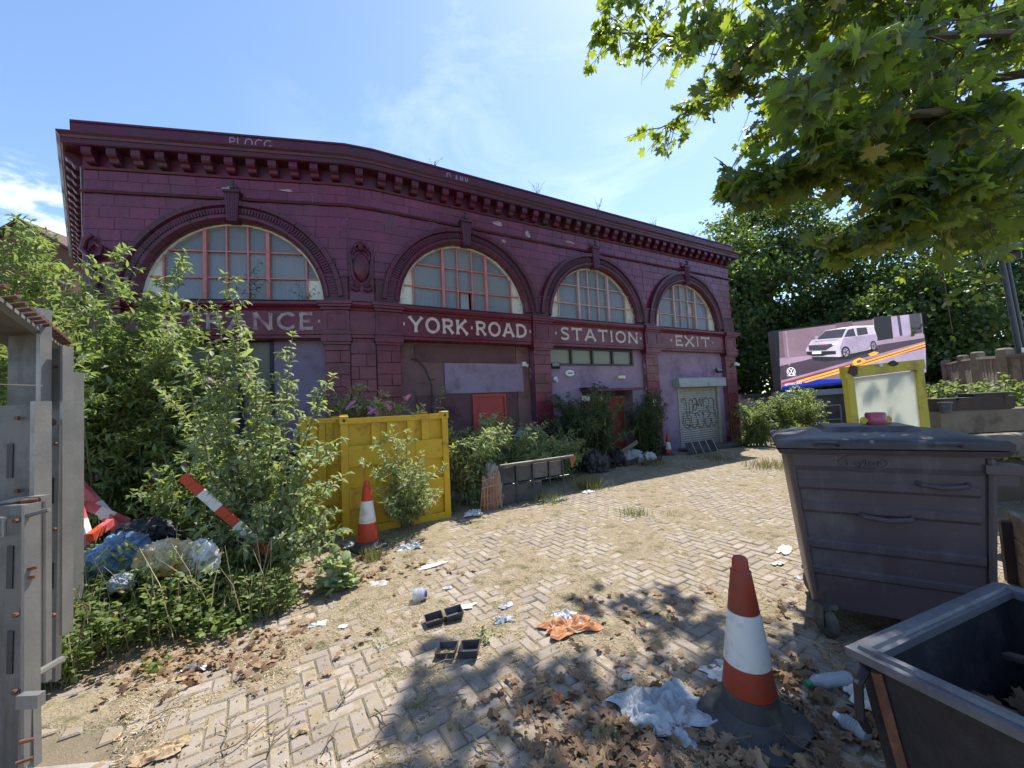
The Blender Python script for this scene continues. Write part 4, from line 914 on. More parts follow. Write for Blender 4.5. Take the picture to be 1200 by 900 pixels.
# ================================================================== PLANTS
def bez(a, b, c, n): return [a*(1-t)**2+b*2*t*(1-t)+c*t*t for t in [k/n for k in range(n+1)]]
def shrub(name, label, cat, base, tips, mat, seed, leaf=.11, node=.065, shoot=.36, shoots=.4, tmpl=None, flowers=0, start=.22, group=None, r0=.016, droop=.5, spread=.12, keep=1.0):
    rg = np.random.default_rng(seed); rr = random.Random(seed)
    base = Vector(base); t = thing(name, label, cat, base, group)
    st = MB(); pos, dirs, size = [], [], []; ends = []
    def leaves_along(path, i0, sz, step):
        acc = 0; side = rr.uniform(0, 3.1)
        for k in range(1, len(path)):
            a, b = path[k-1], path[k]; acc += (b-a).length
            if k < i0 or acc < step: continue
            acc = 0; d = (b-a).normalized(); u = d.orthogonal().normalized(); w = d.cross(u); side += PI/2+rr.uniform(-.3, .3)
            for s_ in (1, -1):
                if rr.random() > keep: continue
                o = (u*math.cos(side)+w*math.sin(side))*s_
                q = o*.9+d*.45+Vector((0, 0, rr.uniform(-.45, .35)))
                fade = .55+.45*(1-(k/len(path))**4)
                pos.append(tuple(b)); dirs.append(tuple(q)); size.append(sz*fade*rr.uniform(.7, 1.2))
    for tip in tips:
        tip = Vector(tip); off = Vector((rr.uniform(-1, 1), rr.uniform(-1, 1), 0))*spread
        b0 = base+off; ht = tip.z-b0.z; mid = b0.lerp(tip, .5)+Vector((0, 0, ht*.22))-(tip-b0)*Vector((.3, .3, 0)).length*0
        mid = Vector((b0.x*.62+tip.x*.38, b0.y*.62+tip.y*.38, b0.z+ht*.68))
        ln = (tip-b0).length; n = max(8, int(ln/.035)); path = bez(b0, mid, tip, n)
        st.tube(path[::3]+[path[-1]], [r0*(1-.8*k/len(path[::3])) for k in range(len(path[::3])+1)], 4, False)
        leaves_along(path, int(n*start), leaf, node); ends.append((path[-1], (path[-1]-path[-3]).normalized()))
        k = int(n*start)
        while k < n-2:
            if rr.random() < shoots:
                p = path[k]; f = 1-.55*k/n; an_ = rr.uniform(0, 2*PI); l2 = shoot*f*rr.uniform(.5, 1.2)
                d = (Vector((math.cos(an_), math.sin(an_), rr.uniform(.2, .9)))).normalized()
                e = p+d*l2+Vector((0, 0, -l2*droop*.5)); sp = bez(p, p+d*l2*.6+Vector((0, 0, l2*.12)), e, max(5, int(l2/.03)))
                st.tube(sp[::2]+[sp[-1]], r0*.28, 3, False); leaves_along(sp, 1, leaf*.85, node*.8); ends.append((sp[-1], (sp[-1]-sp[-2]).normalized()))
            k += max(1, int(.07/.035))
    for p, d in ends:                                   # a tuft of young leaves at every growing tip
        for q in range(5):
            an_ = rr.uniform(0, 2*PI); o = Vector((math.cos(an_), math.sin(an_), rr.uniform(-.2, .8)))+d*.6
            pos.append(tuple(p)); dirs.append(tuple(o)); size.append(leaf*.6*rr.uniform(.6, 1.1))
    st.build('stem', 'stem_green', t, fix=False)
    foliage('foliage', tmpl or LANCE, np.array(pos), np.array(dirs), np.array(size), mat, t, rg)
    rr.shuffle(ends)
    for p, d in ends[:flowers]:
        mb = MB(); l = rr.uniform(.13, .24); dd = (d+Vector((rr.uniform(-.4, .4), rr.uniform(-.4, .4), -.25))).normalized(); pth = [p+dd*l*q/6+Vector((0, 0, -.12*l*(q/6)**2)) for q in range(7)]
        mb.tube(pth, [.016, .026, .028, .026, .021, .014, .005], 6)
        for q in range(46):
            c = pth[rr.randrange(6)]+Vector((rr.gauss(0, .016), rr.gauss(0, .016), rr.gauss(0, .016))); e = .007
            mb.add([c+Vector((e, 0, -e)), c+Vector((-e, e, -e)), c+Vector((-e, -e, -e)), c+Vector((0, 0, e*1.6))], [(0, 1, 2), (0, 3, 1), (1, 3, 2), (2, 3, 0)])
        mb.build('flower_spike', 'flower_lilac', t, fix=False)
    return t
def around(c, n, r, h0, h1, seed, zx=1.0):
    q = random.Random(seed); o = []
    for k in range(n):
        a = 2*PI*(k+q.random()*.7)/n; d = r*math.sqrt(q.uniform(.12, 1)); o.append((c[0]+d*math.cos(a)*zx, c[1]+d*math.sin(a), c[2]+q.uniform(h0, h1)*(1-.35*d/r)))
    return o
# the big buddleias at the left, against the house
SB = 'overgrown buddleias along the left side of the yard'
shrub('buddleia_bush', 'huge dark leafy buddleia filling the left side in front of the gabled house', 'bush', (-5.3, 4.95, 0), around((-5.3, 4.95, 0), 56, 1.6, 2.8, 5.2, 1), 'leaf_buddleia', 1, leaf=.135, node=.05, shoots=.75, shoot=.55, flowers=8, group=SB, start=.12, spread=.35)
shrub('buddleia_bush', 'dense arching buddleia below the left end of the entrance band', 'bush', (-4.85, 5.3, 0), around((-4.85, 5.3, 0), 36, .8, 2.2, 3.7, 2), 'leaf_buddleia', 2, leaf=.125, node=.05, shoots=.75, shoot=.5, flowers=7, group=SB, start=.12, spread=.3)
shrub('buddleia_bush', 'leafy buddleia hanging over the back of the steel gate at the far left edge', 'bush', (-6.5, 4.9, 0), around((-6.5, 4.9, 0), 38, 1.2, 3.1, 5.4, 3), 'leaf_buddleia', 3, leaf=.135, node=.055, shoots=.7, shoot=.5, flowers=4, group=SB, start=.12, spread=.3)
shrub('buddleia_bush', 'mid height buddleia growing between the rubbish bags and the shop window', 'bush', (-3.75, 4.75, 0), around((-3.75, 4.75, 0), 26, .7, 1.0, 2.0, 4), 'leaf_buddleia', 4, leaf=.125, node=.05, shoots=.7, shoot=.4, flowers=7, group=SB, start=.15, spread=.25)
# the tall pale one in the middle of the left half
base = (-2.822, 4.353, 0.000)
tips = [(-2.938, 4.000, 3.146), (-3.665, 4.100, 2.755), (-2.286, 4.100, 2.506), (-1.918, 4.200, 2.063), (-2.548, 3.900, 2.070), (-3.103, 3.900, 1.841), (-2.355, 4.000, 1.806), (-2.240, 4.100, 1.535), (-2.864, 4.050, 2.453), (-3.039, 4.050, 2.822),
        (-2.022, 4.100, 1.348), (-1.781, 4.100, 1.381), (-1.737, 4.100, 1.028), (-1.672, 3.800, 0.514), (-1.815, 4.000, 0.667), (-1.950, 3.600, 0.365), (-2.416, 3.500, 0.534), (-2.830, 3.600, 0.669), (-1.833, 4.000, 1.007), (-3.100, 3.600, 0.910), (-1.920, 3.700, 0.596), (-3.190, 3.800, 1.432), (-2.081, 3.800, 1.298), (-2.545, 3.700, 1.412), (-1.898, 3.750, 0.976), (-2.827, 3.700, 1.029), (-2.320, 3.650, 0.861), (-1.853, 3.900, 0.695), (-2.499, 4.100, 2.083), (-3.215, 4.100, 2.388), (-3.845, 4.200, 2.063), (-1.765, 3.700, 0.434), (-2.138, 3.600, 0.562), (-3.350, 4.100, 2.213)]
shrub('buddleia_bush', 'tall pale green buddleia before the entrance bay, its top reaching the arched window', 'bush', base, tips, 'leaf_pale', 6, leaf=.12, node=.05, shoots=.6, shoot=.26, group=SB, tmpl=LANCE2, start=.16, r0=.018, spread=.22, flowers=3)
# before and behind the container
base = (-1.568, 5.652, 0.000)
shrub('sapling', 'young shrub growing against the front of the yellow container', 'shrub', base, [(-1.401, 5.200, 1.380), (-0.946, 5.200, 0.912), (-1.104, 5.100, 0.609), (-1.607, 5.000, 1.027), (-1.761, 5.000, 1.303), (-1.438, 4.950, 0.815), (-1.220, 5.200, 1.092), (-1.744, 4.900, 0.682), (-1.571, 5.100, 1.450), (-1.892, 4.900, 1.055), (-1.173, 5.200, 0.812), (-1.286, 5.000, 0.959), (-1.643, 4.900, 0.522), (-1.014, 5.200, 0.584)], 'leaf_pale', 7, leaf=.115, node=.05, shoots=.6, shoot=.26, start=.2, r0=.009, spread=.08)
shrub('buddleia_bush', 'buddleia with lilac flower spikes showing over the top of the yellow container', 'bush', (-2.25, 6.75, 0), [(-2.857, 6.300, 1.965), (-2.469, 6.300, 2.084), (-2.129, 6.300, 1.958), (-1.749, 6.400, 1.832), (-2.639, 6.200, 1.844), (-2.311, 6.300, 1.830), (-1.956, 6.300, 1.785), (-2.974, 6.200, 1.928), (-1.475, 6.400, 1.708), (-2.566, 6.200, 2.043), (-2.166, 6.200, 1.849)], 'leaf_pale', 8, leaf=.14, node=.055, shoots=.8, shoot=.32, flowers=12, start=.5, group=SB)
shrub('buddleia_bush', 'thin buddleia stem rising behind the right end of the yellow container', 'bush', (-1.414, 6.978, 0.000), [(-1.270, 7.100, 2.021), (-1.382, 7.000, 1.793), (-1.093, 7.000, 1.400)], 'leaf_pale', 9, leaf=.12, node=.07, shoots=.2, shoot=.2, start=.5, group=SB)
SP = 'pale shrubs behind the steel barrier'
shrub('pale_shrub', 'pale sunlit shrub between the container and the red door', 'shrub', (-0.742, 6.851, 0.000), around((-0.742, 6.851, 0.000), 46, .75, .9, 1.9, 10), 'leaf_pale', 10, leaf=.14, node=.05, shoots=.9, shoot=.3, group=SP, start=.15)
shrub('pale_shrub', 'pale sunlit shrub in front of the red door', 'shrub', (-0.014, 7.862, 0.000), around((-0.014, 7.862, 0.000), 46, .85, .8, 1.8, 11), 'leaf_pale', 11, leaf=.14, node=.05, shoots=.9, shoot=.3, group=SP, start=.15)
shrub('pale_shrub', 'low pale shrub behind the right end of the steel barrier', 'shrub', (0.791, 8.643, 0.000), around((0.791, 8.643, 0.000), 44, .85, .6, 1.4, 12), 'leaf_pale', 12, leaf=.13, node=.05, shoots=.9, shoot=.3, group=SP, start=.15)
shrub('dark_shrub', 'wide dark green shrub beside the pier between the red door and the lilac bay', 'shrub', (1.75, 9.75, 0), around((1.75, 9.6, 0), 52, 1.25, 1.3, 2.7, 13), 'leaf_dark', 13, leaf=.13, node=.055, shoots=.8, shoot=.35, start=.08, spread=.4)
shrub('dark_shrub', 'upright dark green shrub growing up beside the worn door', 'shrub', (3.75, 11.15, 0), around((3.75, 11.1, 0), 36, .62, 1.4, 2.5, 14), 'leaf_dark', 14, leaf=.12, node=.055, shoots=.8, shoot=.3, start=.06, spread=.25)
shrub('pale_shrub', 'sunlit bushy shrub at the corner of the station building', 'shrub', (7.75, 12.7, 0), around((7.75, 12.7, 0), 30, .62, .8, 1.9, 15), 'leaf_buddleia', 15, leaf=.14, node=.06, shoots=.8, shoot=.3, start=.08, spread=.3)
shrub('pale_shrub', 'tall sunlit shrub below the lit billboard', 'shrub', (9.25, 12.9, 0), around((9.35, 12.9, 0), 34, .85, 1.3, 2.5, 16), 'leaf_buddleia', 16, leaf=.14, node=.06, shoots=.8, shoot=.35, start=.08, spread=.35)
shrub('pale_shrub', 'low sunlit shrub behind the dark wheeled bin', 'shrub', (8.2, 10.9, 0), around((8.2, 10.9, 0), 12, .6, .5, 1.1, 17), 'leaf_weed', 17, leaf=.11, node=.07, shoots=.5, shoot=.25, start=.08, spread=.3)
shrub('pier_climber', 'small climbing plant at the foot of the end pier beside the shutter', 'plant', FM(11.7, .25, 0), [tuple(FM(11.55, .22, 1.35)), tuple(FM(11.9, .25, 1.1)), tuple(FM(11.45, .3, 1.25)), tuple(FM(12.1, .3, .6)), tuple(FM(11.8, .3, .5))], 'leaf_dark', 18, leaf=.09, node=.07, shoots=.3, shoot=.2, start=.3)
# brambles on the raised bed to the right
for k, (bx, by, bz, lb) in enumerate(((6.6, 6.1, 1.0, 'bramble right of the yellow framed screen'), (7.6, 6.4, 1.0, 'bramble on the raised bed below the middle fence post'), (8.7, 6.8, 1.0, 'bramble on the raised bed near the tall fence post'))):
    shrub('bramble', lb, 'bramble', (bx, by, bz), around((bx, by, bz), 26, .7, .4, .95, 30+k), 'leaf_weed', 30+k, leaf=.10, node=.08, shoots=.4, shoot=.3, start=.1, tmpl=SMALL, group='brambles on the raised bed', spread=.25)
shrub('bramble', 'low green plant on the bed behind the right corner of the bin lid', 'bramble', (5.3, 4.15, .86), around((5.3, 4.15, .86), 16, .6, .06, .16, 35), 'leaf_weed', 35, leaf=.06, node=.06, shoots=.4, shoot=.2, start=.1, tmpl=SMALL, group='brambles on the raised bed', spread=.3)
# weeds round the foot of the shrubs
rg = np.random.default_rng(44); pos, dirs, size = [], [], []
stm = MB()
def weed_zone(x, y):
    f = (x+2.05)+(y-2.75)*.05+.25*math.sin(y*3.1)+.15*math.sin(y*7)
    if y < 4.3: return f < -.25-(3.2-y)*.75*(1 if y < 3.2 else .0) and x > -4.6
    return False
cnt = 0
while cnt < 1300:
    x = rg.uniform(-4.6, -1.7); y = rg.uniform(2.35, 4.6)
    if not weed_zone(x, y): continue
    cnt += 1; h = rg.uniform(.08, .5)*(1.0 if x < -2.6 else .75); lean = rg.normal(0, .12, 2)
    top = np.array([x+lean[0]*h*2, y+lean[1]*h*2, h]); stm.tube([(x, y, 0), tuple(top)], .004, 3, False)
    for k in range(int(10+h*48)):
        t_ = rg.uniform(.2, 1); a = rg.uniform(0, 2*PI); o = np.array([math.cos(a), math.sin(a), rg.uniform(-.1, .7)])
        pos.append(np.array([x, y, 0])*(1-t_)+top*t_+o*rg.uniform(0, .05)); dirs.append(o); size.append(rg.uniform(.018, .055))
wd = thing('weed_patch', 'low green weeds growing under the tall buddleia along the edge of the paving', 'weeds', (-3, 3.4, 0)); wd['kind'] = 'stuff'
stm.build('stem', 'stem_green', wd, 'stuff', fix=False)
foliage('foliage', SMALL, np.array(pos), np.array(dirs), np.array(size), 'leaf_weed', wd, rg)
ds = MB(); rdz = random.Random(12)
for k in range(420):
    x, y = rdz.uniform(-4.6, -1.8), rdz.uniform(2.4, 4.6)
    if not weed_zone(x, y): continue
    h_ = rdz.uniform(.2, .75); lx, ly = rdz.gauss(0, .2)*h_, rdz.gauss(0, .2)*h_
    ds.tube([(x, y, 0), (x+lx*.4, y+ly*.4, h_*.6), (x+lx, y+ly, h_)], [.004, .003, .0015], 3, False)
ds.build('dry_stalks', 'straw', wd, 'stuff', fix=False)
shrub('sprig', 'young leafy sprig spreading over the dumped bags beside the steel gate', 'shrub', (-3.751, 3.602, 0.000), [(-3.666, 3.300, 0.559), (-3.230, 3.300, 0.642), (-2.842, 3.300, 0.521), (-2.670, 3.350, 0.599), (-3.336, 3.200, 0.615), (-2.960, 3.200, 0.498), (-2.526, 3.300, 0.403), (-2.688, 3.200, 0.386)], 'leaf_pale', 19, leaf=.105, node=.055, shoots=.5, shoot=.2, start=.15, r0=.007, spread=.25)
# grass and small weeds in tufts
def tuft(name, label, c, n, r, h, mat, seed, cat='grass tuft', group=None, leafy=False):
    q = np.random.default_rng(seed); t = thing(name, label, cat, c, group); P = np.zeros((n, 3)); P[:, :2] = q.normal(0, r*.5, (n, 2))+np.array(c)[:2]; P[:, 2] = c[2]
    D = np.stack([q.normal(0, .45, n), q.normal(0, .45, n), np.ones(n)], -1)
    if leafy: foliage('foliage', SMALL, P+np.stack([np.zeros(n), np.zeros(n), q.uniform(0, h, n)], -1), np.stack([q.normal(0, 1, n), q.normal(0, 1, n), q.uniform(-.1, .8, n)], -1), q.uniform(.3, 1, n)*h*.45, mat, t, q)
    else: foliage('blades', (np.array([(-.03, 0, 0), (.03, 0, 0), (.02, .55, .04), (-.02, .55, .04), (0, 1, .2)]), np.array([(3, 2, 4)]), np.array([(0, 1, 2, 3)])), P, D, q.uniform(.4, 1, n)*h, mat, t, q)
    return t
TG = 'grass tufts along the foot of the rubbish'
for k, (c, n, r, h, lab) in enumerate((((-1.190, 6.388, 0.000), 240, .22, .22, 'grass tuft at the right foot of the yellow container'), ((-1.659, 4.519, 0.000), 110, .13, .20, 'pale grass tuft right below the far traffic cone'), ((0.553, 6.719, 0.000), 200, .25, .20, 'grass tuft with dry stalks before the middle of the barrier'), ((1.376, 7.628, 0.000), 260, .3, .3, 'grass tuft at the right end of the barrier'), ((1.654, 5.753, 0.000), 200, .22, .13, 'pale grass tuft alone on the paving in front of the dark shrub'), ((2.167, 5.622, 0.000), 90, .15, .08, 'flat dark grass tuft alone on the paving to the right of the pale one'), ((3.318, 9.933, 0.000), 260, .45, .22, 'dry grass below the upright dark shrub'), ((5.249, 10.357, 0.000), 300, .6, .2, 'dry grass in front of the shutter'), ((5.604, 8.842, 0.000), 260, .5, .25, 'sunlit grass in front of the white slab'))):
    tuft('grass_tuft', lab, c, n, r, h, 'grass', 60+k, group=TG)
tuft('weed', 'small bright green weed beside the black trays', (-0.280, 2.879, 0.000), 50, .07, .07, 'leaf_weed', 80, 'weed', leafy=True)
tuft('weed', 'small dusty weed on the bare paving left of the trays', (-1.021, 2.867, 0.000), 34, .09, .05, 'leaf_pale', 81, 'weed', leafy=True)
tuft('weed', 'small yellow green weed by the corner of the concrete strip', (-2.438, 2.699, 0.000), 60, .09, .09, 'leaf_weed', 82, 'weed', leafy=True)
tuft('weed', 'grey green wormwood clump at the right foot of the tall buddleia', (-1.735, 3.806, 0.000), 260, .14, .30, 'leaf_pale', 83, 'weed', leafy=True)
tuft('weed', 'yellow green leafy clump left of the near edge of the weeds', (-2.319, 3.129, 0.000), 170, .2, .16, 'leaf_weed', 84, 'weed', leafy=True)
tuft('weed', 'green weed among the dead leaves left of the grey cloth', (0.378, 1.985, 0.000), 90, .12, .05, 'leaf_weed', 85, 'weed', leafy=True)

# ---- plane tree: trunk outside the frame to the right, limbs reaching over the yard
pt = thing('plane_tree', 'overhanging plane tree whose lobed leaves fill the upper right of the view', 'tree', (8.2, 2.4, 0))
mb = MB(); tb = Vector((8.2, 2.4, 0))
mb.tube([tb, tb+Vector((.0, 0, 1.2)), tb+Vector((-.1, .1, 3)), tb+Vector((-.15, .2, 5.2)), tb+Vector((-.1, .3, 7.5)), tb+Vector((-.3, .6, 9.6))], [.46, .36, .32, .28, .2, .08], 14)
mb.build('trunk', 'bark', pt, smooth=True)
LIMBS = [
 [(8.1, 2.5, 4.6), (7.030, 5.200, 5.854), (6.243, 6.000, 6.879), (5.242, 6.600, 7.720), (3.930, 7.200, 8.535), (2.989, 7.500, 8.967), (2.077, 7.600, 9.149)],
 [(8.1, 2.5, 3.6), (6.111, 4.500, 4.650), (4.874, 4.400, 4.484), (3.741, 4.200, 4.204), (2.921, 4.000, 3.929), (2.379, 3.900, 3.796)],
 [(8.1, 2.5, 3.2), (5.665, 4.200, 3.722), (4.620, 4.000, 3.478), (3.782, 3.800, 3.243), (3.134, 3.600, 3.058)],
 [(8.1, 2.6, 5.4), (6.972, 5.800, 8.060), (5.360, 6.200, 9.065), (3.971, 6.800, 9.545), (2.679, 7.200, 9.557)],
 [(5.242, 6.600, 7.720), (4.552, 7.000, 7.470), (3.800, 7.300, 7.248), (3.198, 7.500, 6.995)],
 [(6.243, 6.000, 6.879), (5.554, 6.200, 6.509), (4.828, 6.400, 6.258), (4.288, 6.500, 5.980)],
 [(8.0, 2.5, 3.9), (4.671, 3.600, 5.000), (3.279, 3.000, 4.473), (2.509, 2.700, 4.083), (2.050, 2.500, 3.708)],
 [(8.1, 2.6, 5.8), (7.772, 5.600, 9.034), (6.300, 5.600, 9.957), (4.632, 6.000, 10.507), (3.185, 6.600, 10.658)],
 [(8.1, 2.5, 4.2), (8.082, 6.000, 5.095), (7.345, 6.200, 4.901), (6.601, 6.300, 4.779)],
 [(8.0, 2.5, 4.8), (6.413, 4.600, 6.130), (5.344, 4.400, 6.082), (4.248, 4.200, 6.025), (3.480, 4.200, 6.064)],
 [(4.620, 4.000, 3.478), (5.396, 4.600, 3.570), (6.427, 5.200, 3.650), (7.373, 5.600, 3.948)],
 [(8.0, 2.5, 3.6), (4.821, 3.500, 4.227), (3.906, 3.300, 4.033), (3.035, 3.100, 3.848), (2.490, 3.000, 3.693)],
 [(8.0, 2.5, 3.4), (4.613, 3.400, 3.561), (3.991, 3.300, 3.453), (3.359, 3.200, 3.298)],
 [(8.0, 2.5, 4.4), (8.988, 6.500, 7.359), (7.939, 6.800, 6.968), (6.563, 7.000, 6.873), (5.653, 7.000, 7.332)],
 [(8.0, 2.5, 3.8), (7.403, 5.500, 4.238), (6.855, 5.600, 4.318), (6.369, 5.800, 4.850), (5.139, 5.600, 4.660)],
 [(8.0, 2.5, 5.4), (7.027, 5.000, 7.003), (5.768, 5.000, 7.066), (4.524, 5.200, 6.851), (3.811, 5.600, 6.832), (3.630, 6.000, 6.652)],
 [(8.0, 2.5, 4.0), (7.530, 5.500, 5.314), (6.832, 5.700, 5.362), (5.892, 5.800, 5.277), (4.669, 5.600, 5.006)],
 [(8.1, 2.5, 5.2), (6.8, 4.6, 6.0), (5.6, 5.6, 6.4), (4.8, 6.2, 6.5)],  # this limb and the next three are added to shade the bin
 [(8.1, 2.5, 5.0), (6.6, 4.4, 6.6), (5.2, 5.4, 7.2), (4.2, 6.0, 7.6), (3.4, 6.3, 7.8)],
 [(8.1, 2.5, 4.9), (6.9, 3.6, 6.4), (5.6, 4.2, 7.0), (4.4, 4.6, 7.4), (3.4, 4.8, 7.6)],
 [(8.1, 2.7, 5.2), (7.6, 4.6, 6.4), (7.0, 6.0, 6.8), (6.2, 7.0, 7.0)],
]
rr = random.Random(71); rg = np.random.default_rng(71)
lpos, ldir, lsz = [], [], []
def twig_leaves(p, d, ln, nl, s):
    tw = [p]; q = Vector(d)
    for k in range(3):
        q = (q+Vector((rr.uniform(-.3, .3), rr.uniform(-.3, .3), rr.uniform(-.35, .1)))).normalized(); tw.append(tw[-1]+q*ln/3)
    for k in range(nl):
        f = rr.uniform(.15, 1)*3; i = min(2, int(f)); c = tw[i].lerp(tw[i+1], f-i)
        o = Vector((rr.gauss(0, 1), rr.gauss(0, 1), rr.gauss(-.45, .55)))+q*.6; o.normalize()
        lpos.append(tuple(c+o*.05)); ldir.append(tuple(o)); lsz.append(s*rr.choice((.5, .7, .85, 1, 1.15))*rr.uniform(.85, 1.12))
    return tw
for li, lb in enumerate(LIMBS):
    P_ = [Vector(p) for p in lb]; mb = MB(); path = []
    for k in range(len(P_)):                           # bring the high far limbs a little nearer
        w_ = P_[k]-Vector((0, 0, H))
        if w_.length > 5.2 and w_.x < 7.5: P_[k] = Vector((0, 0, H))+w_*(.84 if w_.length > 6.5 else .88)
    for i in range(len(P_)-1):
        p0, p1, p2, p3 = (P_[max(0, min(len(P_)-1, i+k))] for k in (-1, 0, 1, 2))
        for q in range(6):
            s_ = q/6; path.append(.5*((2*p1)+(-p0+p2)*s_+(2*p0-5*p1+4*p2-p3)*s_*s_+(-p0+3*p1-3*p2+p3)*s_**3))
    path.append(P_[-1]); n = len(path); big = .05 if li in (0, 3, 7, 11, 12, 13) else (.028 if li not in (4, 5, 10) else .015)
    mb.tube(path, [big*(1-k/n)**.8+.004 for k in range(n)], 7)
    first = .12 if li not in (4, 5, 10) else .05
    dens = {6: 9, 1: 24, 2: 17, 8: 15, 10: 12, 11: 14, 12: 14, 13: 16, 14: 18, 15: 17, 16: 19}.get(li, 18)
    L_ = sum((b-a).length for a, b in zip(path[int(n*first):], path[int(n*first)+1:]))
    m_ = int(L_*dens)
    for k in range(m_):
        f = first+(1-first)*(k+rr.random())/m_; i = min(n-2, int(f*(n-1))); p = path[i].lerp(path[i+1], f*(n-1)-i); d = (path[i+1]-path[i]).normalized()
        side = Vector((rr.gauss(0, 1), rr.gauss(0, 1), rr.gauss(0, .55))).normalized(); near = li in (1, 2, 6, 11, 12)
        ln = rr.uniform(.15, .6 if near else 1.25)*(1.1-.5*f)
        tw = twig_leaves(p, (side+d*.7).normalized(), ln, rr.randint(4, 7), .145); mb.tube(tw, [.009, .007, .005, .003], 4, False)
    mb.build('limb', 'bark', pt, smooth=True, fix=False)
lpos, ldir, lsz = np.array(lpos), np.array(ldir), np.array(lsz)
X, Y, Z = frames(ldir, rg.normal(0, 1.3, len(ldir)), rg)
cdist = np.linalg.norm(lpos-np.array([0, 0, H]), axis=1); vis = (lpos[:, 1] > .5) & (np.abs(lpos[:, 0])/np.maximum(lpos[:, 1], .1) < 1.33) & ((lpos[:, 2]-H)/np.maximum(lpos[:, 1], .1) < 1.03)
order = np.argsort(-(lsz/cdist)*np.where(vis, 1, .1))
lm = []
for q in range(5):
    v, tt, _ = plane_leaf(.05+.05*q); me = bpy.data.meshes.new('leaf'); me.from_pydata([tuple(a) for a in v], [], [tuple(int(i) for i in a) for a in tt]); me.materials.append(MATS['leaf_plane']); lm.append(me)
for i in order[:300]:
    o = bpy.data.objects.new('leaf', lm[int(i) % 5]); COL.objects.link(o); o.parent = pt
    M = Matrix.Identity(4)
    for r_ in range(3): M[r_][0], M[r_][1], M[r_][2], M[r_][3] = X[i, r_]*lsz[i], Y[i, r_]*lsz[i], Z[i, r_]*lsz[i], lpos[i, r_]
    o.matrix_basis = Matrix.Translation(-ORG[pt.name]) @ M
rest = order[300:]
for q in range(3):
    r_ = rest[q::3]; tm_ = plane_leaf((.06, .22, .4)[q])
    link('foliage', scatter_mesh('foliage', tm_, lpos[r_]-np.array(ORG[pt.name]), X[r_], Y[r_], Z[r_], lsz[r_]), 'leaf_plane', pt, 'stuff')

# ---- trees beyond the yard
def tree(label, base, hgt, lobes, nclump, seed, leaf=.21, per=95, group='trees beyond the yard', mat='leaf_tree'):
    q = np.random.default_rng(seed); rr = random.Random(seed); base = Vector(base); t = thing('broadleaf_tree', label, 'tree', base, group)
    mb = MB(); top = base+Vector((0, 0, hgt)); mb.tube([base, base+Vector((.1, 0, hgt*.25)), base+Vector((-.1, .1, hgt*.5)), base+Vector((.1, 0, hgt*.75)), top], [.42, .34, .27, .16, .05], 10)
    cs = []
    for (lx, ly, lz, rx, ry, rz, w) in lobes:
        for k in range(int(nclump*w)):
            d = q.normal(0, 1, 3); d /= np.linalg.norm(d); s = q.uniform(.45, 1.0)**.6*(1+.22*math.sin(5*d[0]+3*d[2]+seed)); cs.append((base.x+lx+d[0]*rx*s, base.y+ly+d[1]*ry*s, base.z+lz+d[2]*rz*s))
        mb.tube([base+Vector((0, 0, hgt*.35)), base+Vector((lx*.5, ly*.5, lz*.8)), base+Vector((lx, ly, lz))], [.16, .11, .04], 6)
    mb.build('trunk', 'bark', t, smooth=True, fix=False)
    cs = np.array([c for c in cs if c[2] > base.z+.6]); n = len(cs)*per; P = np.repeat(cs, per, 0)+q.normal(0, 1, (n, 3))*np.array([.42, .42, .30]); D = q.normal(0, 1, (n, 3)); D[:, 2] -= .3
    foliage('crown', SMALL, P, D, q.uniform(.6, 1.15, n)*leaf, mat, t, q, 1.2)
    return t
tree('tall dense tree right behind the lit billboard', (14.8, 22, 0), 10.5, [(0, 0, 7.2, 4.2, 3.2, 3.6, 1), (-2.6, 0, 4.0, 2.6, 2.4, 2.6, .6), (2.8, 0, 4.2, 3.2, 2.4, 2.8, .7), (.3, 0, 10.4, 3.0, 2.2, 2.3, .6)], 200, 91)
tree('sunlit tree between the station corner and the billboard', (10.6, 19.5, 0), 7, [(0, 0, 5.2, 1.7, 1.6, 2.4, 1), (-.5, 0, 2.6, 1.7, 1.5, 1.9, .8), (1.2, 0, 7.6, 1.6, 1.5, 1.6, .5)], 75, 92)
tree('dark tree behind the leaning lamp post', (21.5, 20, 0), 11, [(0, 0, 8.0, 4.2, 3, 4.0, 1.2), (-2.4, 0, 4.2, 3, 2.4, 2.6, .6), (2.6, 0, 4.6, 3, 2.4, 2.8, .6)], 170, 93)
tree('dark tree low behind the timber fence', (18.0, 17.0, 0), 6, [(0, 0, 4.2, 2.8, 2, 2.5, 1), (0, 0, 2.2, 3.2, 2, 1.8, .8)], 110, 94)
tree('dark tree at the far right edge beyond the fence', (25.5, 16, 0), 10, [(0, 0, 6.5, 4, 3, 3.6, 1), (0, 0, 2.8, 3.6, 2.4, 2.4, .6)], 110, 95)
tree('low dark tree right of the billboard', (16.6, 19.0, 0), 5, [(0, 0, 2.6, 2.6, 1.8, 2.2, 1)], 90, 96)
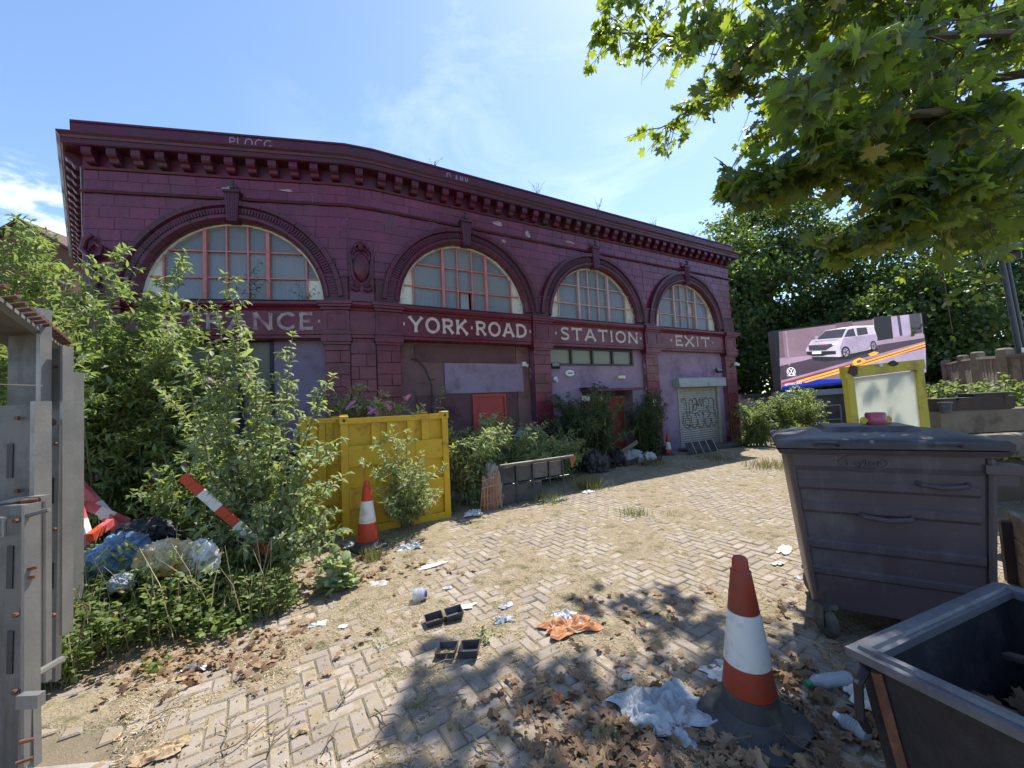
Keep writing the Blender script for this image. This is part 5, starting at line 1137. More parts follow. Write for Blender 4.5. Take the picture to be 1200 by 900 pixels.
# weeds on the parapet
for k, (u, lb) in enumerate(((4.35, 'dry weed on the parapet above the pier left of the third arch'), (6.4, 'wispy dry weed on the parapet above the third arch'), (8.75, 'dry weed on the parapet between the third and fourth arches'), (10.6, 'faint dry weed on the parapet over the exit bay'), (11.3, 'dry weed nearest the right end of the parapet'), (1.6, 'tiny dry weed on the parapet near the bend'))):
    c = FM(u, .03, 6.95); s_ = (.42, .45, .34, .34, .26, .2)[k]; q = random.Random(k+5)
    t = shrub('roof_weed', lb, 'weed', c, [(c.x+q.uniform(-.22, .22), c.y+q.uniform(-.1, .1), c.z+s_*q.uniform(.5, 1)) for _ in range(7)], 'grass', 200+k, leaf=.05, node=.06, shoots=.15, shoot=.08, start=.4, r0=.005, group='weeds rooted in the parapet', spread=.03, keep=.5)
shrub('wall_weed', 'green weed rooted on the sill at the right end of the entrance window', 'weed', FL(-.98, .08, 3.84), [tuple(FL(-1.15, .02, 4.15)), tuple(FL(-.8, .08, 4.1)), tuple(FL(-1.25, .1, 4.0)), tuple(FL(-.72, .08, 3.98))], 'leaf_dark', 210, leaf=.06, node=.06, shoots=.3, shoot=.1, start=.2, r0=.004, spread=.03)
shrub('wall_weed', 'dark weed rooted on the sill before the middle of the entrance window', 'weed', FL(-1.85, .08, 3.84), [tuple(FL(-1.8, .02, 4.6)), tuple(FL(-2.0, .05, 4.3)), tuple(FL(-1.65, .05, 4.2)), tuple(FL(-2.15, .05, 4.05))], 'leaf_dark', 211, leaf=.07, node=.06, shoots=.3, shoot=.12, start=.2, r0=.004, spread=.03)


# ================================================================== OBJECTS
def crumple_sheet(name, label, cat, c, sx, sy, h, mat, seed, yaw=0, group=None, n=16, ragged=.25):
    q = random.Random(seed); mb = MB(); cy_, sy_ = math.cos(yaw), math.sin(yaw)
    V = []
    for j in range(n+1):
        for i in range(n+1):
            a, b = i/n*2-1, j/n*2-1; r = max(abs(a), abs(b)); an = math.atan2(b, a)
            k = 1+ragged*mn.noise(Vector((math.cos(an)*1.7+seed, math.sin(an)*1.7, seed*.37)))*r
            x, y = a*sx/2*k, b*sy/2*k
            f = abs(mn.noise(Vector((x/sx*4+seed*3.1, y/sx*4, 1.3))))*.9+abs(mn.noise(Vector((x/sx*9+seed, y/sx*9, 4.1))))*.45
            z = h*(1-r**2*.75)*(.25+1.1*f)+.005
            x += .12*sx*mn.noise(Vector((a*2+seed, b*2, 7.7))); y += .12*sy*mn.noise(Vector((a*2+seed, b*2, 9.9)))
            V.append((c[0]+x*cy_-y*sy_, c[1]+x*sy_+y*cy_, c[2]+z))
    mb.v = V; mb.f = [(j*(n+1)+i, j*(n+1)+i+1, (j+1)*(n+1)+i+1, (j+1)*(n+1)+i) for j in range(n) for i in range(n)]
    o = mb.build(name, mat, None, fix=False)
    return tag(o, label, cat, group)
def crumple_bag(name, label, cat, c, rx, ry, rz, mat, seed, group=None):
    bm = bmesh.new(); bmesh.ops.create_icosphere(bm, subdivisions=5, radius=1)
    for v in bm.verts:
        p = v.co.copy(); w_ = p+.5*Vector((mn.noise(p*1.3+Vector((seed, 3, 0))), mn.noise(p*1.3+Vector((seed, 7, 0))), mn.noise(p*1.3+Vector((seed, 9, 0))))); f = 1.02-.55*abs(mn.noise(Vector((w_.x*2.2, w_.y*2.2, w_.z*.9))+Vector((seed, 0, 0))))-.26*abs(mn.noise(Vector((w_.x*5.5, w_.y*5.5, w_.z*2.0))+Vector((0, seed, 0))))+.08*mn.noise(p*7)
        z = p.z*f; v.co = Vector((c[0]+p.x*f*rx, c[1]+p.y*f*ry, c[2]+max(-.42, z)*rz+.40*rz))
    me = bpy.data.meshes.new(name); bm.to_mesh(me); bm.free(); me.polygons.foreach_set('use_smooth', [True]*len(me.polygons))
    return tag(link(name, me, mat), label, cat, group)

# ---- traffic cones
def cone(label, loc, mats, seed, s=1.0, lean=(0, 0), yaw=0.3, group='traffic cones'):
    t = thing('traffic_cone', label, 'traffic cone', loc, group); t.rotation_euler = (lean[0], lean[1], yaw); t.scale = (s, s, s)
    hgt = .80; r0, r1 = .130, .035
    def R(z): return r0+(r1-r0)*(z-.05)/(hgt-.05)
    mb = MB(); b = .215; pts = []
    for k in range(16):
        a = 2*PI*(k+.5)/16; q = b/max(abs(math.cos(a)), abs(math.sin(a))); q = min(q, b*1.22); pts.append((q*math.cos(a), q*math.sin(a)))
    n = len(pts)
    for s_, z in ((1, 0), (1, .022), (.93, .032)): mb.v += [(x*s_, y*s_, z) for x, y in pts]
    for i in range(2): mb.f += [(i*n+k, i*n+(k+1) % n, (i+1)*n+(k+1) % n, (i+1)*n+k) for k in range(n)]
    mb.f += [tuple(range(n-1, -1, -1)), tuple(range(2*n, 3*n))]
    mb.lathe([(.172, .033), (.160, .044), (.150, .06), (R(.085)+.004, .085)], 28)
    if mats[0] == 'rubber': mb.lathe([(R(.085)+.003, .086), (R(.17)+.003, .17)], 28)
    mb.build('base', mats[0] if mats[0] == 'rubber' else 'rubber', t, world=False, smooth=True)
    zs = mats[1]
    for nm, mt, za, zb, ex in zs:
        mb = MB(); mb.lathe([(R(za)+ex, za), (R(za)+ex+.001, za+.003), (R(zb)+ex, zb)], 28); mb.build(nm, mt, t, world=False, smooth=True)
    mb = MB(); mb.lathe([(R(.735)+.004, .735), (R(.74)-.004, .742), (R(.80), .79), (R(.80)-.006, .802), (.012, .803), (.0, .80)], 24); mb.build('tip', mats[1][0][1], t, world=False, smooth=True)
    return t
cone('near traffic cone with a wide black rubber foot standing in the tree shade', (1.128, 2.074, 0.000), ('rubber', [('band', 'cone_orange_shaded', .171, .30, .002), ('reflective_sleeve', 'cone_white', .301, .545, .0045), ('band', 'cone_orange_shaded', .546, .735, .002)]), 1, 1.03, (.02, -.03), .55)
cone('far traffic cone standing in front of the yellow container', (-1.865, 4.920, 0.000), ('orange', [('band', 'cone_orange', .086, .30, .002), ('reflective_sleeve', 'cone_white', .301, .56, .0045), ('band', 'cone_orange', .561, .735, .002)]), 2, 1.0, (-.015, .02), .9)
cone('distant traffic cone at the foot of the pier between the two lilac bays', FM(8.30, .30, 0), ('orange', [('band', 'cone_orange', .086, .22, .002), ('reflective_sleeve', 'cone_white', .221, .50, .0045), ('band', 'cone_orange', .501, .735, .002)]), 3, .75)

# ---- big wheeled bin
wb = thing('wheeled_bin', 'large dark plastic four wheeled refuse bin with a domed lid at the right', 'bin', (2.3, 2.9, 0))
BO, BYAW = Vector((1.88, 2.76, 0)), math.atan2(-.52, .86)      # front left corner and turn of the bin
BM = Matrix.Translation(BO) @ Matrix.Rotation(BYAW, 4, 'Z'); BW, BD = .99, .86
TL_, TR_, BL_, BR_ = Vector((0, 0, 1.27)), Vector((BW, 0, 1.27)), Vector((.09, .06, .20)), Vector((BW-.06, .06, .20))
TLb, TRb, BLb, BRb = Vector((0, BD, 1.27)), Vector((BW, BD, 1.27)), Vector((.09, BD-.08, .20)), Vector((BW-.06, BD-.08, .20))
def bp(u, d, t_, ex=0):
    f = BL_.lerp(BR_, u).lerp(TL_.lerp(TR_, u), t_); b = BLb.lerp(BRb, u).lerp(TLb.lerp(TRb, u), t_); p = f.lerp(b, d)
    return BM @ (p+Vector((0, -ex, 0)))
mb = MB()
rows = [0, .12, .2, .35, .5, .65, .8, .93, 1.0]
def rrect(t_, c):                                     # outline with rounded corners at height t
    o = []
    for cu_, cd_, a0 in ((0, 0, 180), (1, 0, 270), (1, 1, 0), (0, 1, 90)):
        for k in range(5):
            a = math.radians(a0+90*k/4); x = (c if cu_ == 0 else 1-c)+c*math.cos(a); y = (c if cd_ == 0 else 1-c)+c*math.sin(a); o.append(bp(x, y, t_))
    return o
for t_ in rows: mb.v += [tuple(p) for p in rrect(t_, .055 if t_ > .05 else .09)]
n = 20
for i in range(len(rows)-1): mb.f += [(i*n+k, i*n+(k+1) % n, (i+1)*n+(k+1) % n, (i+1)*n+k) for k in range(n)]
mb.f.append(tuple(range(n-1, -1, -1)))
mb.build('body', 'bin_plastic', wb, smooth=True)
for t0, t1, u0, u1, ex in ((.855, .985, .03, .95, .010), (.735, .80, .04, .93, .012), (.59, .66, .04, .93, .016), (.36, .425, .035, .95, .016), (.20, .255, .035, .95, .016)):
    mb = MB(); pr = [(-.01, 0), (ex*.2, 0), (ex, .25), (ex, .8), (0, 1.0), (-.01, 1.0)]
    A = [bp(u0, 0, t0+(t1-t0)*q, e) for e, q in pr]; B = [bp(u1, 0, t0+(t1-t0)*q, e) for e, q in pr]; k = len(pr)
    mb.add(A+B, [(i, i+1, k+i+1, k+i) for i in range(k-1)]+[tuple(range(k)), tuple(range(2*k-1, k-1, -1))]); mb.build('moulded_rib', 'bin_plastic', wb)
def grip(u0, u1, t_, out_, r):
    mb = MB(); mb.tube([bp(u0, 0, t_+.01, .0), bp(u0+.012, 0, t_, out_), bp((u0+u1)/2, 0, t_-.012, out_+.012), bp(u1-.012, 0, t_, out_), bp(u1, 0, t_+.01, .0)], r, 8); mb.build('grab_handle', 'bin_plastic', wb, smooth=True)
grip(.36, .62, .60, .055, .016); grip(.66, .88, .80, .03, .013)
# rim and lid
def rim_pts(z, e, back=0): return [BM @ Vector(p) for p in ((-e, -e, z-.03), (BW+e, -e, z-.03), (BW+e, BD+e+back, z-.03), (-e, BD+e+back, z-.03))]
mb = MB()
mb.hexa(rim_pts(1.262, .035), rim_pts(1.292, .05)); mb.build('rim', 'bin_plastic', wb)
lid = MB(); K = 12; V = []
prof = [(.035, 1.297), (.052, 1.30), (.055, 1.335), (.035, 1.352), (-.06, 1.37), (-.2, 1.392), (-.34, 1.402), (-.49, 1.406)]
for e, z in prof:
    a, b, c, d = [Vector(p) for p in rim_pts(z, e)]
    for p, q in ((a, b), (b, c), (c, d), (d, a)):
        for k in range(K):
            f = k/K; r_ = p.lerp(q, f); lid.v.append(tuple(r_))
nn = 4*K
for i in range(len(prof)-1): lid.f += [(i*nn+k, i*nn+(k+1) % nn, (i+1)*nn+(k+1) % nn, (i+1)*nn+k) for k in range(nn)]
lid.f.append(tuple((len(prof)-1)*nn+k for k in range(nn)))
lo = lid.build('lid', 'bin_lid', wb, smooth=True)
mb = MB(); mb.bbox(.22, BW-.22, .18, BD-.18, 1.33, 1.392, .05, BM); mb.build('lid_panel', 'bin_lid', lo)
for x in (.22, BW-.22):
    mb = MB(); mb.tube([BM @ Vector(p) for p in ((x-.06, -.06, 1.295), (x-.05, -.09, 1.31), (x+.05, -.09, 1.31), (x+.06, -.06, 1.295))], .012, 7); mb.build('lid_handle', 'bin_lid', lo, smooth=True)
mb = MB(); mb.box(BW-.06, BW+.09, -.03, .09, 1.135, 1.185, BM); mb.box(BW-.03, BW+.07, -.0, .09, 1.07, 1.133, BM); mb.build('lifting_lug', 'bin_plastic', wb)
mb = MB(); mb.tube([bp(.975, -.004, .95), bp(.98, -.008, .9), bp(.98, -.008, .1)], .018, 6); mb.build('corner_seam', 'bin_plastic', wb)
mb = MB(); mb.tube([bp(.03, -.001, .97), bp(.035, -.003, .1)], .008, 6); mb.build('corner_seam', 'bin_plastic', wb)
# moulded name in an oval
mb = MB(); K = 40
for k in range(K):
    a0, a1 = 2*PI*k/K, 2*PI*(k+1)/K
    o = [bp(.405+.128*r_*math.cos(a), 0, .915+.047*r_*math.sin(a), .010) for a in (a0, a1) for r_ in (1, .9)]
    mb.prism([o[0], o[2], o[3], o[1]], (0, -.008, 0))
ov = mb.build('oval_badge', 'bin_plastic', wb)
cu_t = bpy.data.curves.new('maker_name', 'FONT'); cu_t.body = 'Taylor'; cu_t.size = .1; cu_t.extrude = .006; cu_t.align_x = 'CENTER'; cu_t.align_y = 'CENTER'
to = bpy.data.objects.new('tmp', cu_t); COL.objects.link(to); bpy.context.view_layer.update()
me = bpy.data.meshes.new_from_object(to.evaluated_get(bpy.context.evaluated_depsgraph_get())); bpy.data.objects.remove(to)
wv = [v.co.copy() for v in me.vertices]; sx_ = .20/max(1e-6, max(v.x for v in wv)-min(v.x for v in wv)); hz_ = max(v.y for v in wv)-min(v.y for v in wv)
for v, c in zip(me.vertices, wv):
    p = bp(.405+c.x*sx_*.98, 0, .915+c.y*sx_*.78, .016+c.z)-ORG[wb.name]; v.co = p
me.name = 'maker_name'; link('maker_name', me, 'bin_plastic', ov)
for x, y in [tuple((BM @ Vector(p))[:2]) for p in ((.15, .06, 0), (BW-.14, .08, 0), (.15, BD-.16, 0), (BW-.14, BD-.16, 0))]:
    f = MB(); f.box(x-.05, x+.05, y-.05, y+.05, .195, .222); f.box(x-.042, x-.034, y-.03, y+.03, .075, .195); f.box(x+.034, x+.042, y-.03, y+.03, .075, .195)
    c = f.build('caster_fork', 'rubber', wb)
    f = MB(); f.lathe([(.0, -.026), (.06, -.026), (.09, -.02), (.098, -.012), (.098, .012), (.09, .02), (.06, .026), (.0, .026)], 22, Matrix.Translation((x, y, .10)) @ Matrix.Rotation(PI/2, 4, 'Y')); f.build('wheel', 'rubber', c, smooth=True)
# lamp lying on the lid
lp_ = thing('beacon_lamp', 'small pink red warning lamp with brass wing tabs on the bin lid', 'lamp', (2.62, 2.86, 1.392))
mb = MB(); mb.lathe([(.0, .0), (.058, .0), (.06, .01), (.06, .07), (.052, .082), (.0, .084)], 18, Matrix.Translation((2.62, 2.86, 1.393))); mb.build('lens', 'lamp_red', lp_, smooth=True)
for s_ in (-1, 1):
    mb = MB(); mb.lathe([(0, -.006), (.024, -.006), (.028, 0), (.024, .006), (0, .006)], 12, Matrix.Translation((2.62+s_*.09, 2.86, 1.42)) @ Matrix.Rotation(PI/2, 4, 'X')); mb.box(*sorted((2.62+s_*.055, 2.62+s_*.09)), 2.855, 2.865, 1.41, 1.43); mb.build('wing_tab', 'frame_yellow', lp_)

# ---- open steel skip in the near right corner
sk = thing('open_skip', 'battered open topped black steel rubbish skip in the near right corner', 'skip', (1.9, 1.1, 0))
a = Vector((1.146, 1.432, 0)); eb = (Vector((2.147, 1.827, 0))-a); eb.normalize(); ec = Vector((eb.y, -eb.x, 0)); LB, LC, SH = 1.08, 1.25, .75
def kp(b, c, z, inset=0): return a+eb*(inset+b*(LB-2*inset))+ec*(inset+c*(LC-2*inset))+Vector((0, 0, z))
mb = MB()
def wall4(o_in, o_out, z0, z1, i0=None):
    for (b0, c0), (b1, c1) in (((0, 0), (1, 0)), ((1, 0), (1, 1)), ((1, 1), (0, 1)), ((0, 1), (0, 0))):
        mb.hexa([kp(b0, c0, z0, o_out[0]), kp(b1, c1, z0, o_out[0]), kp(b1, c1, z0, o_in[0]), kp(b0, c0, z0, o_in[0])], [kp(b0, c0, z1, o_out[1]), kp(b1, c1, z1, o_out[1]), kp(b1, c1, z1, o_in[1]), kp(b0, c0, z1, o_in[1])])
wall4((.10, .035), (.08, .012), .06, .715)
mb.hexa([kp(0, 0, .06, .1), kp(1, 0, .06, .1), kp(1, 1, .06, .1), kp(0, 1, .06, .1)], [kp(0, 0, .09, .1), kp(1, 0, .09, .1), kp(1, 1, .09, .1), kp(0, 1, .09, .1)])
mb.build('shell', 'skip_steel', sk)
mb = MB(); wall4((.062, .062), (-.012, -.012), .717, .745); mb.build('rim', 'skip_rim', sk)
mb = MB(); wall4((.045, .04), (.012, .016), .7455, .757); mb.build('rim_bead', 'skip_rim', sk)
mb = MB(); mb.tube([kp(.0, .03, .69)-eb*.0, kp(0, .03, .66)-eb*.045, kp(0, .03, .55)-eb*.05, kp(0, .03, .50)-eb*.015], .014, 7); mb.build('lifting_hook', 'skip_steel', sk)
mb = MB(); mb.tube([kp(0, .04, .70, .018)-eb*.012, kp(0, .04, .4, .052)-eb*.012, kp(0, .04, .07, .092)-eb*.012], .016, 6); mb.build('corner_strap', 'rust', sk)
for b_, c_ in ((.1, .1), (.9, .1), (.1, .9), (.9, .9)):
    mb = MB(); p = kp(b_, c_, 0); mb.box(p.x-.05, p.x+.05, p.y-.05, p.y+.05, 0, .06); mb.build('foot', 'skip_steel', sk)
rk = random.Random(5); G_ = 'rubbish lying inside the open skip'
for k, (b_, c_, l, w, yaw, mt, lb) in enumerate(((.55, .3, .45, .05, .5, 'timber', 'splintered wooden stick inside the open skip'), (.75, .35, .5, .06, -.5, 'galvanised', 'bent metal strip inside the open skip'), (.62, .55, .55, .14, .15, 'plastic_blue', 'blue grey board lying inside the open skip'), (.5, .62, .4, .18, .9, 'cardboard', 'brown card lying inside the open skip'), (.32, .38, .16, .12, .2, 'paint_white', 'white block in the bottom of the open skip'), (.7, .2, .3, .04, 1.4, 'timber_dark', 'dark stick leaning inside the open skip'))):
    p = kp(b_, c_, .44+.03*k); M = Matrix.Translation(p) @ Matrix.Rotation(math.atan2(eb.y, eb.x)+yaw, 4, 'Z') @ Matrix.Rotation(rk.uniform(-.25, .25), 4, 'Y')
    mb = MB(); mb.bbox(-l/2, l/2, -w/2, w/2, 0, .02, .004, M); tag(mb.build(('stick', 'metal_strip', 'board', 'card', 'block', 'stick')[k], mt), lb, ('stick', 'metal strip', 'board', 'card', 'block', 'stick')[k], G_)
q = np.random.default_rng(9); n = 420; P = np.stack([q.uniform(.06, .94, n), q.uniform(.06, .94, n)], -1)
P = np.array([tuple(kp(x, y, .36+.10*abs(fbm(x*3, y*3))+.05*q.random(), .07)) for x, y in P]); D = q.normal(0, 1, (n, 3)); D[:, 2] *= .4
X, Y, Z = frames(D, q.normal(0, .6, n), q); tag(link('skip_leaves', scatter_mesh('skip_leaves', PLANE, P, X, Y, Z, q.uniform(.05, .11, n)), 'leaf_dead'), 'layer of dead leaves in the bottom of the open skip', 'leaves', kind='stuff')

# ---- yellow containers
def container(label, o, ex, ey, W_, D_, H_, seed, group):
    t = thing('steel_container', label, 'container', tuple(o), group); ex = Vector((*ex, 0)).normalized(); ey = Vector((-ex.y, ex.x, 0)); o = Vector(o)
    def C_(p): return o+ex*p.x+ey*p.y+Vector((0, 0, p.z))
    mb = MB(); mb.box(.075, W_-.075, .075, D_-.075, .04, H_-.06, C_); mb.build('shell', 'container_yellow', t)
    for x0, x1, y0, y1 in ((0, .09, 0, .09), (W_-.09, W_, 0, .09), (0, .09, D_-.09, D_), (W_-.09, W_, D_-.09, D_)):
        mb = MB(); mb.box(x0, x1, y0, y1, 0, H_-.085, C_); mb.build('corner_post', 'container_yellow', t)
        mb = MB(); mb.bbox(x0-.012, x1+.012, y0-.012, y1+.012, H_-.083, H_+.03, .008, C_); cc = mb.build('corner_casting', 'container_yellow', t)
        mb = MB(); mb.lathe([(0, 0), (.022, 0), (.022, .004), (0, .004)], 12, Matrix.Translation(C_(Vector(((x0+x1)/2, y0-.012, H_-.03)))) @ Matrix.Rotation(math.atan2(ex.y, ex.x), 4, 'Z') @ Matrix.Rotation(PI/2, 4, 'X')); mb.build('casting_hole', 'rust', cc)
    for z0, z1, v in ((.0, .10, .0), (.36, .62, .012), (.92, 1.20, .012), (H_-.08, H_-.005, .0)):
        mb = MB(); mb.box(.093, W_-.093, v, .09, z0, z1, C_); mb.build('rail', 'container_yellow', t)
        for x in (0, W_-.085):
            mb = MB(); mb.box(x+v, x+.085-(0 if x == 0 else v), .093, D_-.093, z0, z1, C_); mb.build('rail', 'container_yellow', t)
    for (z0, z1) in ((.103, .357), (.623, .917), (1.203, H_-.083)):
        for x in (W_*.30, W_*.44, W_*.63, W_*.77):
            if z0 > 1.1 or x in (W_*.44,) or x > W_*.7:
                mb = MB(); mb.box(x-.055, x+.055, .018, .09, z0, z1, C_); mb.build('stiffener', 'container_yellow', t)
    mb = MB(); mb.box(.1, W_-.1, .1, D_-.1, H_-.055, H_-.045, C_); mb.build('top_sheet', 'container_yellow', t)
    return t
container('yellow steel container with recessed panels behind the far traffic cone', (-2.33, 5.29, 0), (.866, .5), None, 1.52, 1.15, 1.585, 1, 'yellow steel containers')
container('yellow steel container mostly hidden behind the tall buddleia', (-3.02, 5.55, 0), (.93, .36), None, .62, .9, 1.60, 2, 'yellow steel containers')

# ---- steel barrier leaning by the container
g0, g1 = Vector((-0.263, 6.535, 0.000)), Vector((0.945, 7.143, 0.000)); bt = thing('steel_barrier', 'low steel barrier with dark board panels and a grey top tube', 'barrier', tuple(g0))
bd = (g1-g0).normalized(); bn = Vector((bd.y, -bd.x, 0)); bl = (g1-g0).length
def bpn(s, v, z): return g0+bd*s+bn*v+Vector((0, 0, z))
mb = MB(); mb.tube([bpn(-.02, 0, .66), bpn(bl+.12, 0, .68)], .028, 10); mb.build('top_tube', 'steel_grey', bt, smooth=True)
for s in (.02, .30, .62, .95, bl-.12): mb = MB(); mb.tube([bpn(s, 0, 0 if s in (.02, .30, bl-.12) else .22), bpn(s, 0, .64)], .013, 7); mb.build('upright', 'post_dark', bt)
mb = MB(); mb.tube([bpn(0, 0, .34), bpn(bl, 0, .36)], .011, 7); mb.build('mid_rail', 'post_dark', bt)
for s0, s1, z0, z1, m_ in ((.05, .28, .36, .62, 'concrete_dark'), (.33, .60, .37, .62, 'concrete_dark'), (.65, .93, .38, .63, 'steel_dull'), (.97, bl-.14, .38, .63, 'steel_dull'), (.05, .80, .03, .32, 'concrete_dark')):
    mb = MB(); mb.box(s0, s1, -.05, -.032, z0, z1, lambda p: bpn(p.x, p.y, p.z)); mb.build('board', m_, bt)
crumple_bag('rubble_sack', 'pale dirty sack slumped against the left end of the steel barrier', 'sack', (-0.419, 6.564, 0.000), .2, .14, .55, 'concrete', 3)
mb = MB()
for k in range(7):
    mb.tube([bpn(-.05-.05*k, .06-.02*(k % 2), .62-.05*k), bpn(-.08-.05*k, .10, .30), bpn(-.06-.06*k, .12, .02)], .008, 4)
for z in (.12, .25, .38, .5): mb.tube([bpn(-.03, .06, z+.03), bpn(-.2, .09, z), bpn(-.38, .10, z-.02)], .008, 4)
tag(mb.build('safety_net', 'net_orange'), 'torn orange plastic safety netting at the left end of the steel barrier', 'netting')
mb = MB()
for k in range(5): mb.tube([bpn(bl+.02+.03*k, .03, .68), bpn(bl+.05+.02*k, .05, .5+.03*k)], .008, 4)
tag(mb.build('safety_net', 'net_orange'), 'scrap of orange netting on the right end of the steel barrier', 'netting')
# boards stacked against the shutter
for k in range(4):
    u = 8.75+.33*k; z_ = .30-.03*k
    mb = MB(); M = lambda p, u=u: FM(u+p.x+p.z*.25, .78-p.z*.55, .01+p.z*.75)
    mb.box(-.15, .15, -.015, .015, 0, .42, M); o = mb.build('leaning_board', 'concrete_dark')
    tag(o, ('grey barrier panel leaning by the shutter, leftmost of the four', 'grey barrier panel leaning by the shutter, second from the left', 'grey barrier panel leaning by the shutter, third from the left', 'grey barrier panel leaning by the shutter, rightmost of the four')[k], 'panel', 'barrier panels below the shutter')
    mb = MB(); mb.box(.152, .175, -.02, .02, 0, .43, M); e = mb.build('edge_strip', 'paint_white', None); e.parent = o
mb = MB(); mb.bbox(9.1, 11.8, .02, .62, 0, .10, .02, on(FM)); tag(mb.build('doorstep', 'concrete_dark'), 'low concrete step below the roller shutter', 'step')

# ---- rubbish heaps by the station wall
rk = random.Random(17); GH = 'rubbish piled by the worn door'
items = [('black rubbish bag slumped at the foot of the dark shrub', 'bin_lid', (5.0, .9), (.35, .3, .45)), ('black rubbish bag below the small notices', 'skip_steel', (5.9, .55), (.3, .26, .4)), ('grey sack half collapsed before the worn door', 'cloth_grey', (6.5, .6), (.36, .25, .28)), ('dusty pale bag right of the heap by the worn door', 'bag_white', (6.95, .75), (.22, .2, .2)), ('black bag left of the red door frame', 'bin_lid', (3.75, .55), (.3, .25, .75))]
for k, (lb, mt, (u, v), (rx, ry, rz)) in enumerate(items):
    c = FM(u, v, 0); crumple_bag('rubbish_bag', lb, 'bag', c, rx, ry, rz, mt, 20+k, GH)
for k, (lb, mt, u, v, l, z, tl) in enumerate((('broken plank leaning across the heap by the worn door', 'timber', 6.2, .62, 1.1, .35, .35), ('dark plank lying under the heap by the worn door', 'timber_dark', 6.6, .8, 1.3, .12, .08), ('thin batten sticking up from the heap by the worn door', 'timber', 5.7, .5, .9, .4, .9), ('dark green board standing low in front of the red door', 'cap_green', 2.9, .8, .9, .3, 0))):
    M = Matrix.Translation(FM(u, v, z)) @ Matrix.Rotation(TM+.15*k, 4, 'Z') @ Matrix.Rotation(-tl, 4, 'Y'); mb = MB(); hh = (.05, .06, .02, .32)[k]
    mb.bbox(-l/2, l/2, -.015, .015, -hh, hh, .004, M); tag(mb.build('plank' if k < 3 else 'board', mt if k < 3 else 'post_dark'), lb, 'plank' if k < 3 else 'board', GH)
bi = random.Random(8)
for k in range(7):
    c = FM(5.6+.28*k, .85+bi.uniform(-.15, .25), .04); mb = MB(); mb.bbox(-.10, .10, -.05, .05, -.035, .035, .005, Matrix.Translation(c) @ Matrix.Rotation(bi.uniform(0, 3), 4, 'Z')); tag(mb.build('brick', 'house_brick'), 'loose dirty brick on the ground by the worn door', 'brick', 'loose bricks by the worn door')
crumple_sheet('plastic_wrapper', 'pale plastic wrapper hanging in the shrub before the red door', 'wrapper', FM(2.75, 1.3, 1.0), .18, .34, .2, 'cloth_grey', 4, .4)

# ---- rubbish under the buddleia: barriers and bags
GB = 'fallen red and white road barrier boards'
def board2(name, label, a, b, w, th, stripes, group, cat='barrier board'):
    a, b = Vector(a), Vector(b); d = (b-a); L_ = d.length; d.normalize(); s = Vector((0, 0, 1)); x = d.cross(s).normalized(); u = x.cross(d)
    t = thing(name, label, cat, tuple(a), group); n = len(stripes)
    for k, m_ in enumerate(stripes):
        mb = MB(); p, q = a+d*(L_*k/n), a+d*(L_*(k+1)/n-.002)
        mb.hexa([p-u*w/2-x*th, q-u*w/2-x*th, q-u*w/2+x*th, p-u*w/2+x*th], [p+u*w/2-x*th, q+u*w/2-x*th, q+u*w/2+x*th, p+u*w/2+x*th]); mb.build('stripe', m_, t)
board2('barrier_board', 'faded red barrier leg leaning to the right of the steel gate', (-4.825, 4.300, 1.093), (-4.402, 4.400, 0.495), .10, .03, ('barrier_red', 'barrier_red', 'paint_white', 'barrier_red'), GB)
board2('barrier_board', 'red and white barrier leg standing steeply beside the steel gate', (-4.617, 4.100, 0.988), (-4.415, 4.100, 0.374), .12, .03, ('cone_orange', 'barrier_red', 'paint_white', 'barrier_red'), GB)
board2('barrier_board', 'faded red barrier foot lying low behind the blue bag', (-4.610, 4.200, 0.833), (-4.406, 4.500, 0.541), .09, .03, ('barrier_red', 'paint_white', 'barrier_red'), GB)
board2('barrier_board', 'short red barrier foot beside the dark bags', (-4.300, 4.000, 0.530), (-4.394, 4.300, 0.598), .08, .03, ('cone_orange', 'barrier_red'), GB)
board2('barrier_board', 'orange and white barrier board leaning among the buddleia stems', (-3.156, 3.750, 1.130), (-2.450, 3.950, 0.295), .085, .015, ('cone_orange', 'cone_orange', 'paint_white', 'paint_white', 'cone_orange', 'cone_orange', 'paint_white', 'paint_white', 'cone_orange', 'cone_orange'), GB)
GR = 'rubbish bags dumped under the buddleia'
crumple_bag('rubbish_bag', 'shiny blue grey rubbish bag under the buddleia', 'bag', (-3.549, 3.550, 0.392), .30, .22, .22, 'plastic_blue', 31, GR)
crumple_bag('rubbish_bag', 'cream and yellow plastic sack spilling out under the buddleia', 'bag', (-3.030, 3.450, 0.379), .28, .18, .20, 'plastic_cream', 32, GR)
crumple_bag('rubbish_bag', 'white crumpled sack right of the cream sack', 'bag', (-2.791, 3.500, 0.347), .16, .12, .20, 'bag_white', 33, GR)
crumple_bag('rubbish_bag', 'dark blue bag behind the cream sack', 'bag', (-3.650, 3.900, 0.451), .32, .24, .2, 'skip_steel', 34, GR)
crumple_bag('rubbish_bag', 'small pale blue bag low in the weeds below the blue grey bag', 'bag', (-3.184, 3.200, 0.342), .10, .08, .09, 'cloth_grey', 35, GR)

